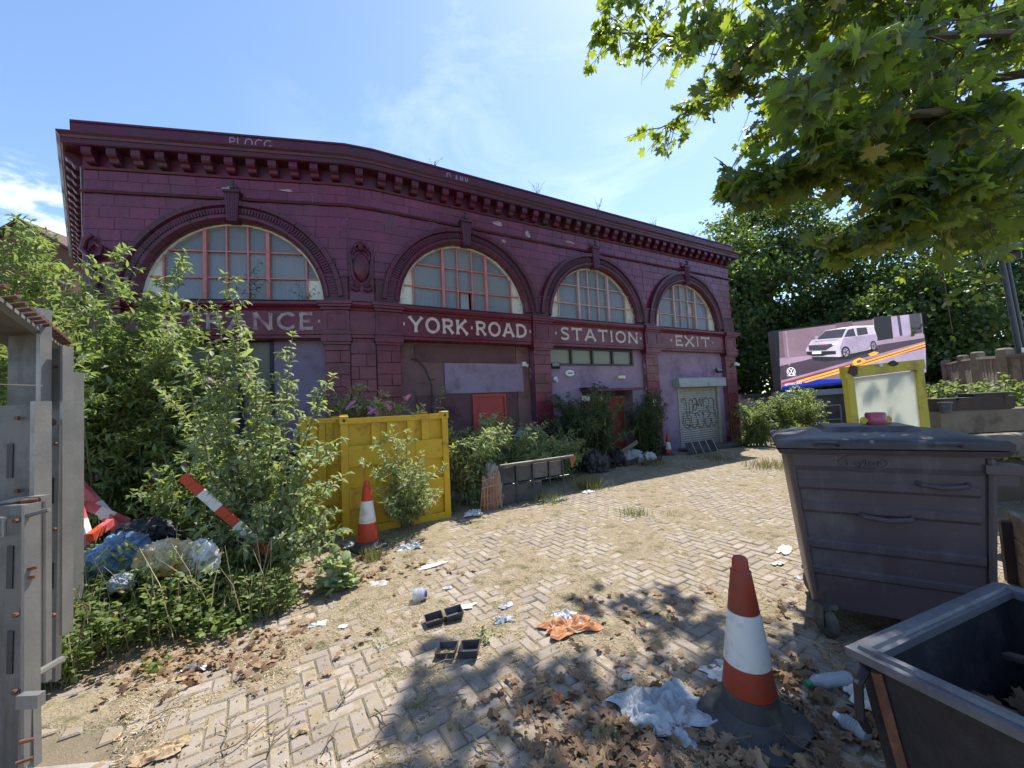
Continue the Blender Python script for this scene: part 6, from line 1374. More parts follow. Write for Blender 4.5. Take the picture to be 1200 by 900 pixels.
# ---- grey steel gate and stacked panels at the left edge
sg = thing('steel_gate', 'grey steel gate of flanged panels with rows of rusty studs at the left edge', 'gate', (-2.6, 2.3, 0))
def slab(name, px0, px1, mat, th=None, par=sg):
    """upright slab between two far corners given in world coordinates"""
    a_, b_ = Vector(px0), Vector(px1); mb = MB(); mb.hexa([(a_.x, a_.y, a_.z), (b_.x, a_.y, a_.z), (b_.x, a_.y+th, a_.z), (a_.x, a_.y+th, a_.z)], [(a_.x, a_.y, b_.z), (b_.x, a_.y, b_.z), (b_.x, a_.y+th, b_.z), (a_.x, a_.y+th, b_.z)]); return mb.build(name, mat, par)
slab('face_panel', (-2.75, 1.80, 0), (-2.239, 1.800, 1.305), 'steel_grey', .03)
slab('face_panel', (-3.0, 1.92, .85), (-2.360, 1.920, 1.767), 'steel_grey', .03)
def strip(px, py0, py1, y, w, dep, nm='flange', m_='galvanised'):
    pass
def post(a_, b_, w, dep, nm, m_='steel_grey'):
    a_, b_ = Vector(a_), Vector(b_); mb = MB(); mb.hexa([a_+Vector((-w/2, 0, 0)), a_+Vector((w/2, 0, 0)), a_+Vector((w/2, dep, 0)), a_+Vector((-w/2, dep, 0))], [b_+Vector((-w/2, 0, 0)), b_+Vector((w/2, 0, 0)), b_+Vector((w/2, dep, 0)), b_+Vector((-w/2, dep, 0))]); return mb.build(nm, m_, sg)
post((-2.182, 1.770, 0.195), (-2.202, 1.770, 1.310), .014, .06, 'flange', 'galvanised'); post((-2.298, 1.880, 1.295), (-2.303, 1.880, 1.780), .022, .07, 'flange', 'galvanised')
post((-2.422, 1.860, 1.306), (-2.278, 1.860, 1.331), .10, .04, 'flange', 'galvanised')
for a_, b_ in (((-2.758, 2.300, 0.215), (-2.785, 2.300, 1.658)), ((-2.739, 2.300, 0.214), (-2.765, 2.300, 1.657)), ((-2.720, 2.300, 0.213), (-2.745, 2.300, 1.656))): post(a_, b_, .016, .03, 'rib', 'galvanised')
slab('face_panel', (-2.872, 2.420, 0.139), (-2.796, 2.420, 2.139), 'steel_grey', .03); post((-2.723, 2.380, 0.425), (-2.745, 2.380, 2.146), .016, .06, 'flange', 'galvanised')
slab('face_panel', (-3.019, 2.340, 1.768), (-2.847, 2.340, 2.369), 'steel_grey', .03); post((-2.788, 2.300, 1.808), (-2.793, 2.300, 2.362), .022, .06, 'flange', 'galvanised')
slab('face_panel', (-3.294, 2.750, 1.658), (-3.169, 2.750, 2.060), 'steel_grey', .03); post((-3.128, 2.720, 1.652), (-3.125, 2.720, 2.061), .014, .05, 'flange', 'galvanised')
post((-3.338, 2.950, 0.148), (-3.360, 2.950, 2.055), .085, .05, 'end_post', 'steel_grey'); post((-3.279, 2.930, 0.156), (-3.299, 2.930, 2.057), .014, .08, 'flange', 'galvanised')
# sloping studded shelf that runs back along the panels
sa, sb_ = Vector((-2.422, 1.800, 2.271)), Vector((-3.102, 2.680, 2.180)); sv = Vector((-.35, -.12, 0))
mb = MB(); mb.hexa([sa, sb_, sb_+sv*.6, sa+sv], [sa+Vector((0, 0, .035)), sb_+Vector((0, 0, .035)), sb_+sv*.6+Vector((0, 0, .035)), sa+sv+Vector((0, 0, .035))]); mb.build('shelf', 'steel_grey', sg)
mb = MB(); mb.tube([sa+Vector((0, 0, .012)), sb_+Vector((0, 0, .012))], .022, 6); mb.build('shelf_edge', 'galvanised', sg)
for k in range(15):
    f = (k/14)**.75; p = sa.lerp(sb_, f)+Vector((0, 0, .04)); mb = MB(); mb.tube([p-Vector((.05, .0, .0)), p+Vector((.085, .0, .008))], .011, 6); mb.build('stud', 'rust', sg)
for px0, px1, r_, m_ in (((-2.209, 1.780, 1.259), (-2.119, 1.800, 1.280), .011, 'steel_grey'), ((-2.336, 1.900, 1.353), (-2.295, 1.920, 1.363), .010, 'rust'), ((-2.293, 1.840, 1.313), (-2.238, 1.860, 1.313), .012, 'rust'), ((-2.204, 1.780, 1.024), (-2.168, 1.800, 1.029), .009, 'rust'), ((-2.211, 1.780, 0.987), (-2.175, 1.800, 0.988), .009, 'rust'), ((-2.197, 1.800, 0.547), (-2.283, 2.000, 0.506), .017, 'galvanised'), ((-2.187, 1.750, 0.230), (-2.151, 1.780, 0.227), .008, 'rust'), ((-2.174, 1.750, 0.316), (-2.145, 1.780, 0.304), .008, 'rust')):
    mb = MB(); mb.tube([px0, px1], r_, 7); mb.build('bar', m_, sg)
slab('latch_plate', (-2.179, 1.740, 0.457), (-2.086, 1.740, 0.512), 'galvanised', .03); post((-2.182, 1.800, 0.169), (-2.197, 1.800, 0.547), .03, .03, 'latch_post', 'galvanised')
mb = MB(); mb.tube([(-2.334, 1.770, 1.260), (-2.284, 1.770, 1.258), (-2.282, 1.770, 1.180), (-2.332, 1.770, 1.182)], .008, 6); mb.build('handle', 'galvanised', sg)
mb = MB(); p = Vector((-2.789, 2.380, 1.680)); mb.lathe([(0, 0), (.022, 0), (.022, .03), (0, .03)], 14, Matrix.Translation(p) @ Matrix.Rotation(PI/2, 4, 'X')); mb.build('bolt', 'rust', sg)
for a_, b_ in (((-2.467, 1.915, 1.581), (-2.438, 1.915, 1.415)), ((-2.302, 1.795, 1.127), (-2.275, 1.795, 0.939)), ((-2.293, 1.795, 0.755), (-2.267, 1.795, 0.571)), ((-2.846, 2.415, 1.343), (-2.827, 2.415, 1.188)), ((-2.837, 2.415, 0.834), (-2.819, 2.415, 0.682))):
    slab('slot', a_, b_, 'paint_black', .006)
for c_ in ((-2.405, 1.910, 1.702), (-2.398, 1.910, 1.353), (-2.252, 1.790, 1.240), (-2.243, 1.790, 0.829), (-2.240, 1.790, 0.501), (-2.819, 2.410, 2.022), (-2.801, 2.410, 1.549), (-2.798, 2.410, 1.036), (-2.795, 2.410, 0.534)):
    mb = MB(); mb.lathe([(0, 0), (.011, 0), (.011, .012), (0, .012)], 6, Matrix.Translation(Vector(c_)) @ Matrix.Rotation(PI/2, 4, 'X')); mb.build('bolt', 'rust', sg)
mb = MB(); mb.tube([(-2.350, 1.780, 1.859), (-2.384, 1.900, 1.863), (-2.759, 2.300, 1.897)], .003, 4); mb.build('wire', 'galvanised', sg)

# ---- screen in a yellow frame behind the bin
ys = thing('framed_screen', 'translucent white sheet in a chipped yellow frame standing behind the bin', 'screen', (3.835, 4.100, 0.722))
A4, B4, C4, D4 = Vector((3.517, 4.100, 1.263)), Vector((4.288, 4.100, 1.270)), Vector((4.304, 4.100, 1.929)), Vector((3.504, 4.100, 1.886))
def ypost(a_, b_, w):
    mb = MB(); mb.hexa([a_+Vector((-w, 0, 0)), a_+Vector((w, 0, 0)), a_+Vector((w, .07, 0)), a_+Vector((-w, .07, 0))], [b_+Vector((-w, 0, 0)), b_+Vector((w, 0, 0)), b_+Vector((w, .07, 0)), b_+Vector((-w, .07, 0))]); return mb.build('frame_post', 'frame_yellow', ys)
ypost(Vector((A4.x+.06, A4.y, 0)), D4+Vector((.03, 0, -.03)), .035); ypost(Vector((B4.x-.0, B4.y, 0)), C4+Vector((-.03, 0, -.03)), .035)
mb = MB(); d_ = Vector((0, .075, 0)); mb.prism([D4+Vector((-.02, -.004, -.12)), C4+Vector((.02, -.004, -.10)), C4+Vector((.015, -.004, .0)), D4+Vector((-.02, -.004, .0))], d_); tr_ = mb.build('top_rail', 'frame_yellow', ys)
mb = MB(); mb.prism([A4+Vector((.06, .03, -.35)), B4+Vector((-.04, .03, -.35)), C4+Vector((-.06, .03, -.115)), D4+Vector((.065, .03, -.125))], (0, .012, 0)); mb.build('sheet', 'panel_translucent', ys)
mb = MB(); mb.box(A4.x+.1, B4.x-.04, A4.y-.002, A4.y+.07, A4.z-.42, A4.z-.36); mb.build('bottom_rail', 'frame_yellow', ys)
for (px, py, w, h) in ((999, 432, .05, .08), (1045, 424.5, .045, .035)):
    p = depth0 = None
for c, w, h, sd_ in ((Vector((3.559, 4.080, 1.846)), .065, .07, 1), (Vector((3.978, 4.080, 1.902)), .06, .035, 2)):
    q = random.Random(sd_); mb = MB(); mb.prism([c+Vector((w*math.cos(2*PI*k/9)*q.uniform(.6, 1), 0, h*math.sin(2*PI*k/9)*q.uniform(.6, 1))) for k in range(9)], (0, .008, 0)); mb.build('torn_patch', 'timber_dark', tr_)
mb = MB(); c = Vector((3.852, 4.080, 1.886)); mb.box(c.x-.015, c.x+.015, c.y, c.y+.01, c.z-.012, c.z+.012); mb.build('bolt', 'paint_white', tr_)

# ---- sleepers, planters and the raised bed on the right
rb = thing('raised_bed', 'timber edged raised bed with a dusty top at the right behind the bin', 'raised bed', (4.4, 3.6, 0))
mb = MB(); mb.prism([(3.42, 2.42, .02), (4.15, 3.32, .02), (9, 4.6, .02), (9, 1.2, .02)], (0, 0, .53)); mb.build('soil', 'ground_dirt', rb)
e0, e1 = Vector((3.38, 2.38, 0)), Vector((4.13, 3.32, 0)); ed = (e1-e0).normalized(); en = Vector((-ed.y, ed.x, 0))
for k in range(3):
    for (s0, s1) in ((-.6, .52), (.525, 1.25)):
        mb = MB(); mb.bbox(s0, s1, -.0, .05, .01+k*.19, .19+k*.19, .006, lambda p: e0+ed*p.x+en*p.y+Vector((0, 0, p.z))); mb.build('plank', 'timber', rb)
for s_ in (-.5, .3, 1.15): mb = MB(); mb.box(s_-.04, s_+.04, .052, .11, 0, .5, lambda p: e0+ed*p.x+en*p.y+Vector((0, 0, p.z))); mb.build('post', 'timber_dark', rb)
GS = 'old timber sleepers stacked behind the bin'
def sleeper(label, px0, px1, y, z0, z1, dep, yaw, mt='timber'):
    a_ = Vector(px0); b_ = Vector(px1); mb = MB(); L_ = (b_.x-a_.x); M = Matrix.Translation((a_.x, y, 0)) @ Matrix.Rotation(yaw, 4, 'Z'); mb.bbox(0, L_, 0, dep, z0, z1, .012, M); return tag(mb.build('sleeper', mt), label, 'sleeper', GS)
sleeper('weathered sleeper right of the yellow frame, topmost of the row', (5.613, 5.200, 1.216), (7.826, 5.200, 1.112), 5.2, 1.00, 1.30, .22, .04)
sleeper('weathered sleeper at the right edge behind the lifting lug of the bin', (4.711, 3.950, 1.045), (5.912, 3.950, 0.988), 3.95, .90, 1.12, .2, .03)
sleeper('dark sleeper under the weathered one at the right edge', (4.705, 4.050, 0.690), (6.017, 4.050, 0.629), 4.05, .70, .895, .2, .03, 'timber_dark')
sleeper('dark lower sleeper behind the yellow frame', (5.639, 5.300, 0.870), (7.962, 5.300, 0.988), 5.3, .66, .99, .22, .04, 'timber_dark')
mb = MB(); mb.prism([(4.6, 5.45, .0), (13, 5.8, .0), (13, 7.4, .0), (4.9, 7.0, .0)], (0, 0, 1.0)); tag(mb.build('soil_bank', 'ground_dirt'), kind='structure')
GP = 'black planter tubs on the upper sleeper'
for k, (px, w, h, lb) in enumerate(((1103, .24, .15, 'low black tub nearest the yellow frame'), (1124, .30, .15, 'low black tub left of the large one'), (1152, .46, .20, 'largest black tub on the upper sleeper'), (1172, .16, .15, 'narrow black tub right of the largest one'))):
    p = Vector(((5.757, 5.300, 1.436), (5.997, 5.300, 1.424), (6.317, 5.300, 1.409), (6.568, 5.300, 1.397))[k]); t = thing('planter_tub', lb, 'planter', (p.x, p.y, 1.3), GP)
    mb = MB(); mb.hexa([(p.x-w/2+.02, p.y-.08, 1.301), (p.x+w/2-.02, p.y-.08, 1.301), (p.x+w/2-.02, p.y+.08, 1.301), (p.x-w/2+.02, p.y+.08, 1.301)], [(p.x-w/2, p.y-.1, 1.3+h), (p.x+w/2, p.y-.1, 1.3+h), (p.x+w/2, p.y+.1, 1.3+h), (p.x-w/2, p.y+.1, 1.3+h)]); mb.build('tub', 'timber_dark', t)
    mb = MB(); mb.box(p.x-w/2-.012, p.x+w/2+.012, p.y-.112, p.y+.112, 1.302+h, 1.32+h); mb.build('lip', 'rubber', t)
p = Vector((5.607, 5.120, 1.352)); t = thing('plant_pot', 'small blue grey plant pot hanging at the left end of the upper sleeper', 'pot', (p.x, p.y, p.z))
mb = MB(); mb.lathe([(.0, -.07), (.05, -.07), (.062, .05), (.07, .052), (.07, .075), (.055, .075)], 16, Matrix.Translation(p)); mb.build('pot', 'post_dark', t, smooth=True)
# timber fence that runs back along the boundary
fn = thing('timber_fence', 'weathered timber boundary fence stepping back along the right side', 'fence', (10.5, 7.4, 0))
FP = [Vector((9.100, 6.400, 1.151)), Vector((9.582, 7.600, 1.279)), Vector((11.194, 9.400, 1.325)), Vector((13.257, 11.500, 1.348)), Vector((16.058, 14.500, 1.300)), Vector((19.848, 18.500, 1.234))]
tops = [2.12, 2.17, 2.27, 2.36, 2.42, 2.5]
for k, p in enumerate(FP):
    mb = MB(); mb.bbox(p.x-.085, p.x+.085, p.y-.085, p.y+.085, 0, tops[k]+.14, .03); mb.build('post', 'timber', fn)
for k in range(len(FP)-1):
    p, q_ = FP[k], FP[k+1]; d = (q_-p); L_ = Vector((d.x, d.y, 0)).length; n = max(4, int(L_/.16)); dx = Vector((d.x, d.y, 0)).normalized(); nx = Vector((dx.y, -dx.x, 0))
    for j in range(n):
        s0, s1 = .10+(L_-.2)*j/n+.004, .10+(L_-.2)*(j+1)/n-.004; zt_ = tops[k]+(tops[k+1]-tops[k])*j/n
        mb = MB(); mb.box(s0, s1, -.012+.006*(j % 2), .012+.006*(j % 2), .05, zt_-.05, lambda v: p*1+dx*v.x+nx*v.y+Vector((0, 0, v.z-p.z))); mb.build('fence_board', 'timber', fn)
    mb = MB(); mb.hexa([p+dx*.09+nx*.05+Vector((0, 0, tops[k]-.05-p.z)), p+dx*(L_-.09)+nx*.05+Vector((0, 0, tops[k+1]-.05-p.z)), p+dx*(L_-.09)-nx*.05+Vector((0, 0, tops[k+1]-.05-p.z)), p+dx*.09-nx*.05+Vector((0, 0, tops[k]-.05-p.z))],
            [p+dx*.09+nx*.05+Vector((0, 0, tops[k]-p.z)), p+dx*(L_-.09)+nx*.05+Vector((0, 0, tops[k+1]-p.z)), p+dx*(L_-.09)-nx*.05+Vector((0, 0, tops[k+1]-p.z)), p+dx*.09-nx*.05+Vector((0, 0, tops[k]-p.z))]); mb.build('capping_rail', 'timber', fn)
# leaning lamp post
lm_ = thing('lamp_post', 'slim black twin tube lamp post with a square head in front of the dark trees', 'lamp post', (11.775, 9.000, 0.222))
a_, b_ = Vector((11.821, 9.000, 0.606)), Vector((11.512, 9.000, 4.666)); ft = a_+(a_-b_)*.15; ft.z = 0
mb = MB(); mb.tube([ft, a_, b_], [.06, .056, .05], 10); mb.build('tube', 'post_dark', lm_, smooth=True)
mb = MB(); mb.tube([ft+Vector((.13, 0, 0)), a_+Vector((.13, 0, 0)), b_+Vector((.12, 0, 0))], [.05, .046, .04], 10); mb.build('tube', 'post_dark', lm_, smooth=True)
mb = MB(); mb.bbox(b_.x-.18, b_.x+.28, b_.y-.2, b_.y+.2, b_.z-.02, b_.z+.16, .03); mb.build('lamp_head', 'post_dark', lm_)
for s_ in (-.20, .285): mb = MB(); mb.box(b_.x+s_, b_.x+s_+.02, b_.y-.15, b_.y+.15, b_.z-.2, b_.z+.18); mb.build('head_bracket', 'galvanised', lm_)
mb = MB(); m_ = a_.lerp(b_, .43); mb.box(m_.x-.07, m_.x+.19, m_.y-.10, m_.y-.085, m_.z-.05, m_.z+.06); mb.build('clamp_band', 'paint_white', lm_)

# ---- lit billboard
BY = 15.0
def bq(p, off): return Vector((p[0], BY-off, p[1]))
bb = thing('billboard', 'large lit advertising screen showing a silver white van on a street', 'billboard', (12.801, 15.000, 0.237))
TLc, TRc, BRc, BLc = (10.147, 4.045), (15.919, 4.472), (15.909, 2.040), (10.206, 1.701)
mb = MB(); mb.prism([bq(TLc, 0), bq(TRc, 0), bq(BRc, 0), bq(BLc, 0)], (0, .35, 0)); mb.build('cabinet', 'paint_black', bb)
for nm, c, e in (('screen_wall', (.33, .21, .27), .5), ('screen_wall_dark', (.20, .12, .16), .5), ('screen_road', (.075, .045, .07), .6), ('screen_pink', (.42, .29, .40), .6), ('screen_line', (.95, .42, .02), .9), ('screen_maroon', (.28, .03, .06), .8), ('screen_blue', (.012, .03, .36), .8), ('screen_navy', (.006, .012, .12), .8), ('screen_body', (.62, .55, .66), .7), ('screen_body_shade', (.42, .34, .48), .65), ('screen_glass', (.045, .04, .06), .8), ('screen_black', (.012, .01, .014), .8), ('screen_white', (.85, .85, .9), .95), ('screen_grey', (.30, .27, .32), .7)): screenmat(nm, c, e)
pic = None; lay = [0.002]
def shape(name, mat, pts, par):
    lay[0] += .0012; mb = MB(); k = len(pts); mb.v = [tuple(bq(p, lay[0])) for p in pts]; mb.f = [tuple(range(k))]; return mb.build(name, mat, par, fix=False)
scr = shape('screen', 'screen_wall', [(10.346, 3.997), (15.871, 4.435), (15.814, 2.164), (10.250, 1.764)], bb)
S = lambda nm, mt, pts: shape(nm, mt, pts, scr)
S('street_scene', 'screen_wall_dark', [(12.557, 4.206), (13.194, 4.270), (13.174, 3.486), (12.516, 3.463)]); S('street_scene', 'screen_grey', [(13.994, 4.320), (15.871, 4.435), (15.869, 3.633), (13.964, 3.448)]); S('street_scene', 'screen_black', [(14.029, 4.396), (14.698, 4.397), (14.706, 3.490), (14.022, 3.434)])
S('street_scene', 'screen_body_shade', [(14.718, 4.374), (15.376, 4.420), (15.377, 3.629), (14.725, 3.566)]); S('street_scene', 'screen_glass', [(14.933, 4.386), (15.044, 4.392), (15.074, 3.616), (14.963, 3.599)]); S('street_scene', 'screen_glass', [(15.404, 4.430), (15.846, 4.453), (15.848, 3.689), (15.404, 3.627)])
S('street_scene', 'screen_wall_dark', [(10.346, 3.997), (10.484, 4.007), (10.496, 2.998), (10.288, 2.986)])
S('pavement', 'screen_pink', [(10.286, 2.964), (11.492, 3.017), (11.646, 2.910), (10.272, 2.669)]); S('road', 'screen_road', [(10.272, 2.669), (11.647, 2.921), (14.040, 3.390), (15.913, 3.631), (15.911, 3.300), (13.107, 2.775), (10.277, 2.090)])
S('pavement', 'screen_pink', [(13.964, 3.448), (15.881, 3.643), (15.887, 3.488), (14.030, 3.291)]); S('street_pole', 'screen_pink', [(10.583, 4.008), (10.638, 4.011), (10.654, 2.673), (10.610, 2.664)])
S('kerb', 'screen_maroon', [(10.274, 2.046), (12.871, 2.594), (15.896, 3.257), (15.904, 3.025), (12.858, 2.447), (10.308, 1.936)]); S('kerb', 'screen_pink', [(10.268, 2.112), (12.880, 2.687), (15.895, 3.356), (15.894, 3.290), (12.873, 2.611), (10.272, 2.025)])
S('road', 'screen_body_shade', [(13.081, 2.502), (15.891, 3.108), (15.814, 2.164), (12.704, 1.974)]); S('road', 'screen_blue', [(10.281, 1.872), (11.410, 2.101), (12.820, 2.050), (12.807, 1.915), (10.259, 1.742)]); S('road', 'screen_navy', [(10.262, 1.840), (12.812, 1.958), (12.805, 1.888), (10.254, 1.753)])
for o0 in (0, 16): S('road_line', 'screen_line', [(10.807, 2.054), (12.867, 2.551), (15.889, 3.301), (15.890, 3.251), (12.861, 2.485), (10.940, 2.015)] if o0 == 0 else [(11.075, 2.008), (12.857, 2.436), (15.891, 3.213), (15.886, 3.169), (12.851, 2.377), (11.210, 1.991)])
S('road_line', 'screen_line', [(13.106, 2.764), (13.332, 2.846), (13.540, 2.743), (13.418, 2.607), (13.168, 2.564), (13.039, 2.641)]); S('road_line', 'screen_wall_dark', [(13.200, 2.727), (13.336, 2.775), (13.417, 2.716), (13.341, 2.654), (13.213, 2.627)]); S('road_line', 'screen_line', [(13.671, 2.967), (13.898, 3.055), (14.085, 3.013), (13.966, 2.920), (13.744, 2.881)])
S('van_shadow', 'screen_black', [(11.486, 2.951), (12.910, 3.004), (14.018, 3.170), (14.067, 3.113), (12.891, 2.807), (12.014, 2.761), (11.584, 2.826)])
S('van_body', 'screen_body', [(11.304, 3.245), (11.543, 3.592), (11.794, 3.651), (12.123, 3.950), (12.567, 4.012), (13.230, 4.069), (13.968, 4.055), (14.034, 3.776), (14.080, 3.580), (14.024, 3.225), (13.687, 3.131), (12.964, 3.001), (12.574, 2.910), (11.596, 2.968), (11.323, 3.080)])
S('van_side', 'screen_body_shade', [(12.777, 3.626), (14.045, 3.720), (14.080, 3.580), (14.026, 3.253), (13.023, 3.042), (12.630, 2.929), (12.604, 3.238)])
S('windscreen', 'screen_glass', [(11.765, 3.631), (12.121, 3.934), (12.921, 3.995), (12.724, 3.645), (11.819, 3.617)]); S('side_window', 'screen_glass', [(12.807, 3.658), (12.976, 3.937), (13.199, 3.982), (13.258, 3.675)]); S('side_window', 'screen_glass', [(13.304, 3.988), (13.694, 4.002), (13.734, 3.735), (13.336, 3.688)])
S('van_grille', 'screen_glass', [(11.406, 3.405), (12.294, 3.429), (12.570, 3.460), (12.053, 3.182), (11.426, 3.196)]); S('van_grille', 'screen_maroon', [(11.746, 3.411), (12.184, 3.423), (12.153, 3.381), (11.741, 3.356)]); S('van_bumper', 'screen_black', [(11.309, 3.179), (12.432, 3.147), (12.431, 3.016), (12.092, 3.010), (11.924, 2.968), (11.570, 2.980), (11.321, 3.058)]); S('number_plate', 'screen_white', [(11.532, 3.157), (11.875, 3.152), (11.867, 3.065), (11.524, 3.070)]); S('mirror', 'screen_body_shade', [(11.677, 3.751), (11.810, 3.761), (11.800, 3.651), (11.690, 3.645)])
S('van_roof', 'screen_white', [(12.567, 4.012), (13.230, 4.069), (13.968, 4.055), (13.981, 4.016), (13.247, 4.024), (12.618, 3.971)]); S('bonnet_crease', 'screen_body_shade', [(11.638, 3.560), (12.473, 3.597), (12.666, 3.610), (12.525, 3.561), (11.700, 3.513)]); S('door_line', 'screen_grey', [(13.257, 3.670), (13.279, 3.669), (13.284, 3.151), (13.262, 3.141)]); S('door_line', 'screen_grey', [(13.744, 3.724), (13.760, 3.723), (13.751, 3.348), (13.734, 3.338)]); S('sill', 'screen_grey', [(12.998, 3.065), (13.694, 3.208), (13.701, 3.164), (13.003, 3.010)]); S('door_handle', 'screen_grey', [(13.355, 3.544), (13.465, 3.555), (13.463, 3.527), (13.352, 3.516)])
S('headlamp', 'screen_white', [(12.294, 3.429), (12.572, 3.482), (12.542, 3.395), (12.332, 3.372)])
def ringpts(c, rx, ry, n=22): return [(c[0]+rx*math.cos(2*PI*k/n), c[1]+ry*math.sin(2*PI*k/n)) for k in range(n)]
for c, rx, ry in (((12.807, 3.074), .17, .23), ((13.875, 3.265), .12, .20)):
    S('van_wheel', 'screen_black', ringpts(c, rx, ry)); S('wheel_rim', 'screen_grey', ringpts(c, rx*.66, ry*.68)); S('wheel_rim', 'screen_black', ringpts(c, rx*.2, ry*.2))
    for k in range(5):
        a0 = 2*PI*k/5+.3; S('wheel_rim', 'screen_black', [(c[0]+rx*.6*math.cos(a0), c[1]+ry*.6*math.sin(a0)), (c[0]+rx*.6*math.cos(a0+.5), c[1]+ry*.6*math.sin(a0+.5)), (c[0]+rx*.15*math.cos(a0+.25), c[1]+ry*.15*math.sin(a0+.25))])
lc = (10.644, 2.433); R_ = .165
S('logo', 'screen_white', ringpts(lc, R_, R_, 28)); S('logo', 'screen_road', ringpts(lc, R_*.86, R_*.86, 28))
def lg(pts, w):
    for a0, b0 in zip(pts, pts[1:]):
        A2, B2 = Vector(a0), Vector(b0); d = (B2-A2).normalized(); q = Vector((-d.y, d.x))*w/2; S('logo', 'screen_white', [tuple(Vector(lc)+p*R_) for p in (A2+q, B2+q, B2-q, A2-q)])
lg([(-.42, .74), (0, .10), (.42, .74)], .15); lg([(-.74, .40), (-.36, -.66), (0, -.04), (.36, -.66), (.74, .40)], .15)
def screen_text(body, c, w, h, mat, shear=0):
    cu_ = bpy.data.curves.new('t', 'FONT'); cu_.body = body; cu_.align_x = 'LEFT'; cu_.shear = shear; o_ = bpy.data.objects.new('t', cu_); COL.objects.link(o_); bpy.context.view_layer.update()
    me = bpy.data.meshes.new_from_object(o_.evaluated_get(bpy.context.evaluated_depsgraph_get())); bpy.data.objects.remove(o_)
    xs = [v.co.x for v in me.vertices]; ys_ = [v.co.y for v in me.vertices]; lay[0] += .0012
    for v in me.vertices: v.co = Vector((c[0]+(v.co.x-min(xs))/(max(xs)-min(xs))*w, BY-lay[0], c[1]+(v.co.y-min(ys_))/(max(ys_)-min(ys_))*h+(v.co.x-min(xs))/(max(xs)-min(xs))*w*.06))-ORG[bb.name]
    me.name = 'screen_text'; link('screen_text', me, mat, scr)
screen_text('Volkswagen', (10.453, 2.234), .36, .07, 'screen_white'); screen_text('#JOSSCARS', (10.337, 1.891), .68, .10, 'screen_white', .25)
# plinth below it
pl_ = thing('billboard_plinth', 'dark wall with a pale top beam under the lit billboard', 'wall', (11.0, 15.1, 0)); pz = (10.178, 1.686)
mb = MB(); c0, c1, c2, c3 = (10.176, 1.670), (15.892, 1.768), (15.870, 1.562), (10.180, 1.453); mb.prism([bq(c0, .05), bq(c1, .05), bq(c2, .05), bq(c3, .05)], (0, .5, 0)); mb.build('top_beam', 'shutter_box', pl_)
mb = MB(); mb.prism([bq((c3[0]+.03, c3[1]-.005), -.05), bq((c2[0], c2[1]-.005), -.05), (c2[0], BY+.05, 0), (c3[0]+.03, BY+.05, 0)], (0, .35, 0)); mb.build('wall', 'concrete_dark', pl_)
# huts left of it, railing, slab
ht = thing('site_hut', 'pale low hut with a black flat roof left of the billboard', 'hut', (9.5, 15.8, 0)); h0, h1 = Vector((9.025, 15.600, 1.395)), Vector((10.566, 15.600, 1.593))
for x0, x1, mt in ((h0.x, h0.x+.52, 'concrete'), (h0.x+.525, h0.x+.72, 'post_dark'), (h0.x+.725, h1.x, 'galvanised')): mb = MB(); mb.box(x0, x1, 15.6, 17.2, 0, 1.5, None); mb.build('wall', mt, ht)
mb = MB(); mb.box(h0.x-.02, h1.x+.1, 15.5, 17.3, 1.503, 1.66); mb.build('roof', 'paint_black', ht)
rl = thing('site_railing', 'thin grey railing in front of the dark wall below the billboard', 'railing', (10.039, 14.200, 0.411)); r0_, r1_ = Vector((8.726, 14.000, 0.906)), Vector((11.612, 14.000, 0.951))
mb = MB(); mb.tube([(r0_.x, 14.0, 1.0), (r1_.x, 14.0, 1.12)], .025, 6); mb.tube([(r0_.x, 14.0, .55), (r1_.x, 14.0, .62)], .02, 6); mb.build('rail', 'galvanised', rl)
for k in range(6): x = r0_.x+(r1_.x-r0_.x)*k/5; mb = MB(); mb.tube([(x, 14.0, 0), (x, 14.0, 1.0+.12*k/5)], .025, 6); mb.build('post', 'galvanised', rl)
mb = MB(); c = Vector((11.124, 15.816, 0.000)); mb.bbox(-.6, .6, -.3, .3, .08, .2, .015, Matrix.Translation((c.x*.8, c.y*.8, 0)) @ Matrix.Rotation(-.2, 4, 'Z')); mb.box(-.5, -.3, -.2, .2, 0, .08, Matrix.Translation((c.x*.8, c.y*.8, 0))); mb.box(.3, .5, -.2, .2, 0, .08, Matrix.Translation((c.x*.8, c.y*.8, 0))); tag(mb.build('stone_slab', 'concrete'), 'pale slab lying on the grass left of the bin', 'slab')
mb = MB(); c = Vector((6.707, 9.000, 0.790)); mb.bbox(c.x-.28, c.x+.28, 8.9, 9.3, .0, c.z+.03, .02); tag(mb.build('dark_crate', 'post_dark'), 'dark crate seen just over the left end of the bin lid', 'crate')

# ---- gabled house at the far left
hs = thing('brick_house', 'brown brick gable of a house showing over the bushes at the far left', 'house', (-21.103, 17.000, 1.733))
ap, er, el_ = Vector((-21.361, 17.000, 10.677)), Vector((-19.213, 17.000, 9.332)), Vector((-24.094, 17.000, 9.260))
mb = MB(); mb.prism([(el_.x, 17, 0), (er.x, 17, 0), (er.x, 17, er.z), (ap.x, 17, ap.z), (el_.x, 17, el_.z)], (0, 8, 0)); mb.build('wall', 'house_brick', hs)
for a_, b_ in ((ap, er), (ap, el_)):
    d = (b_-a_).normalized(); mb = MB(); n_ = Vector((0, 0, .10)); mb.prism([a_+n_+Vector((0, -.25, 0)), b_+d*.4+n_+Vector((0, -.25, 0)), b_+d*.4+n_*2.2+Vector((0, -.25, 0)), a_+n_*2.2+Vector((0, -.25, 0))], (0, 8.5, 0)); mb.build('roof', 'roof_tile', hs)

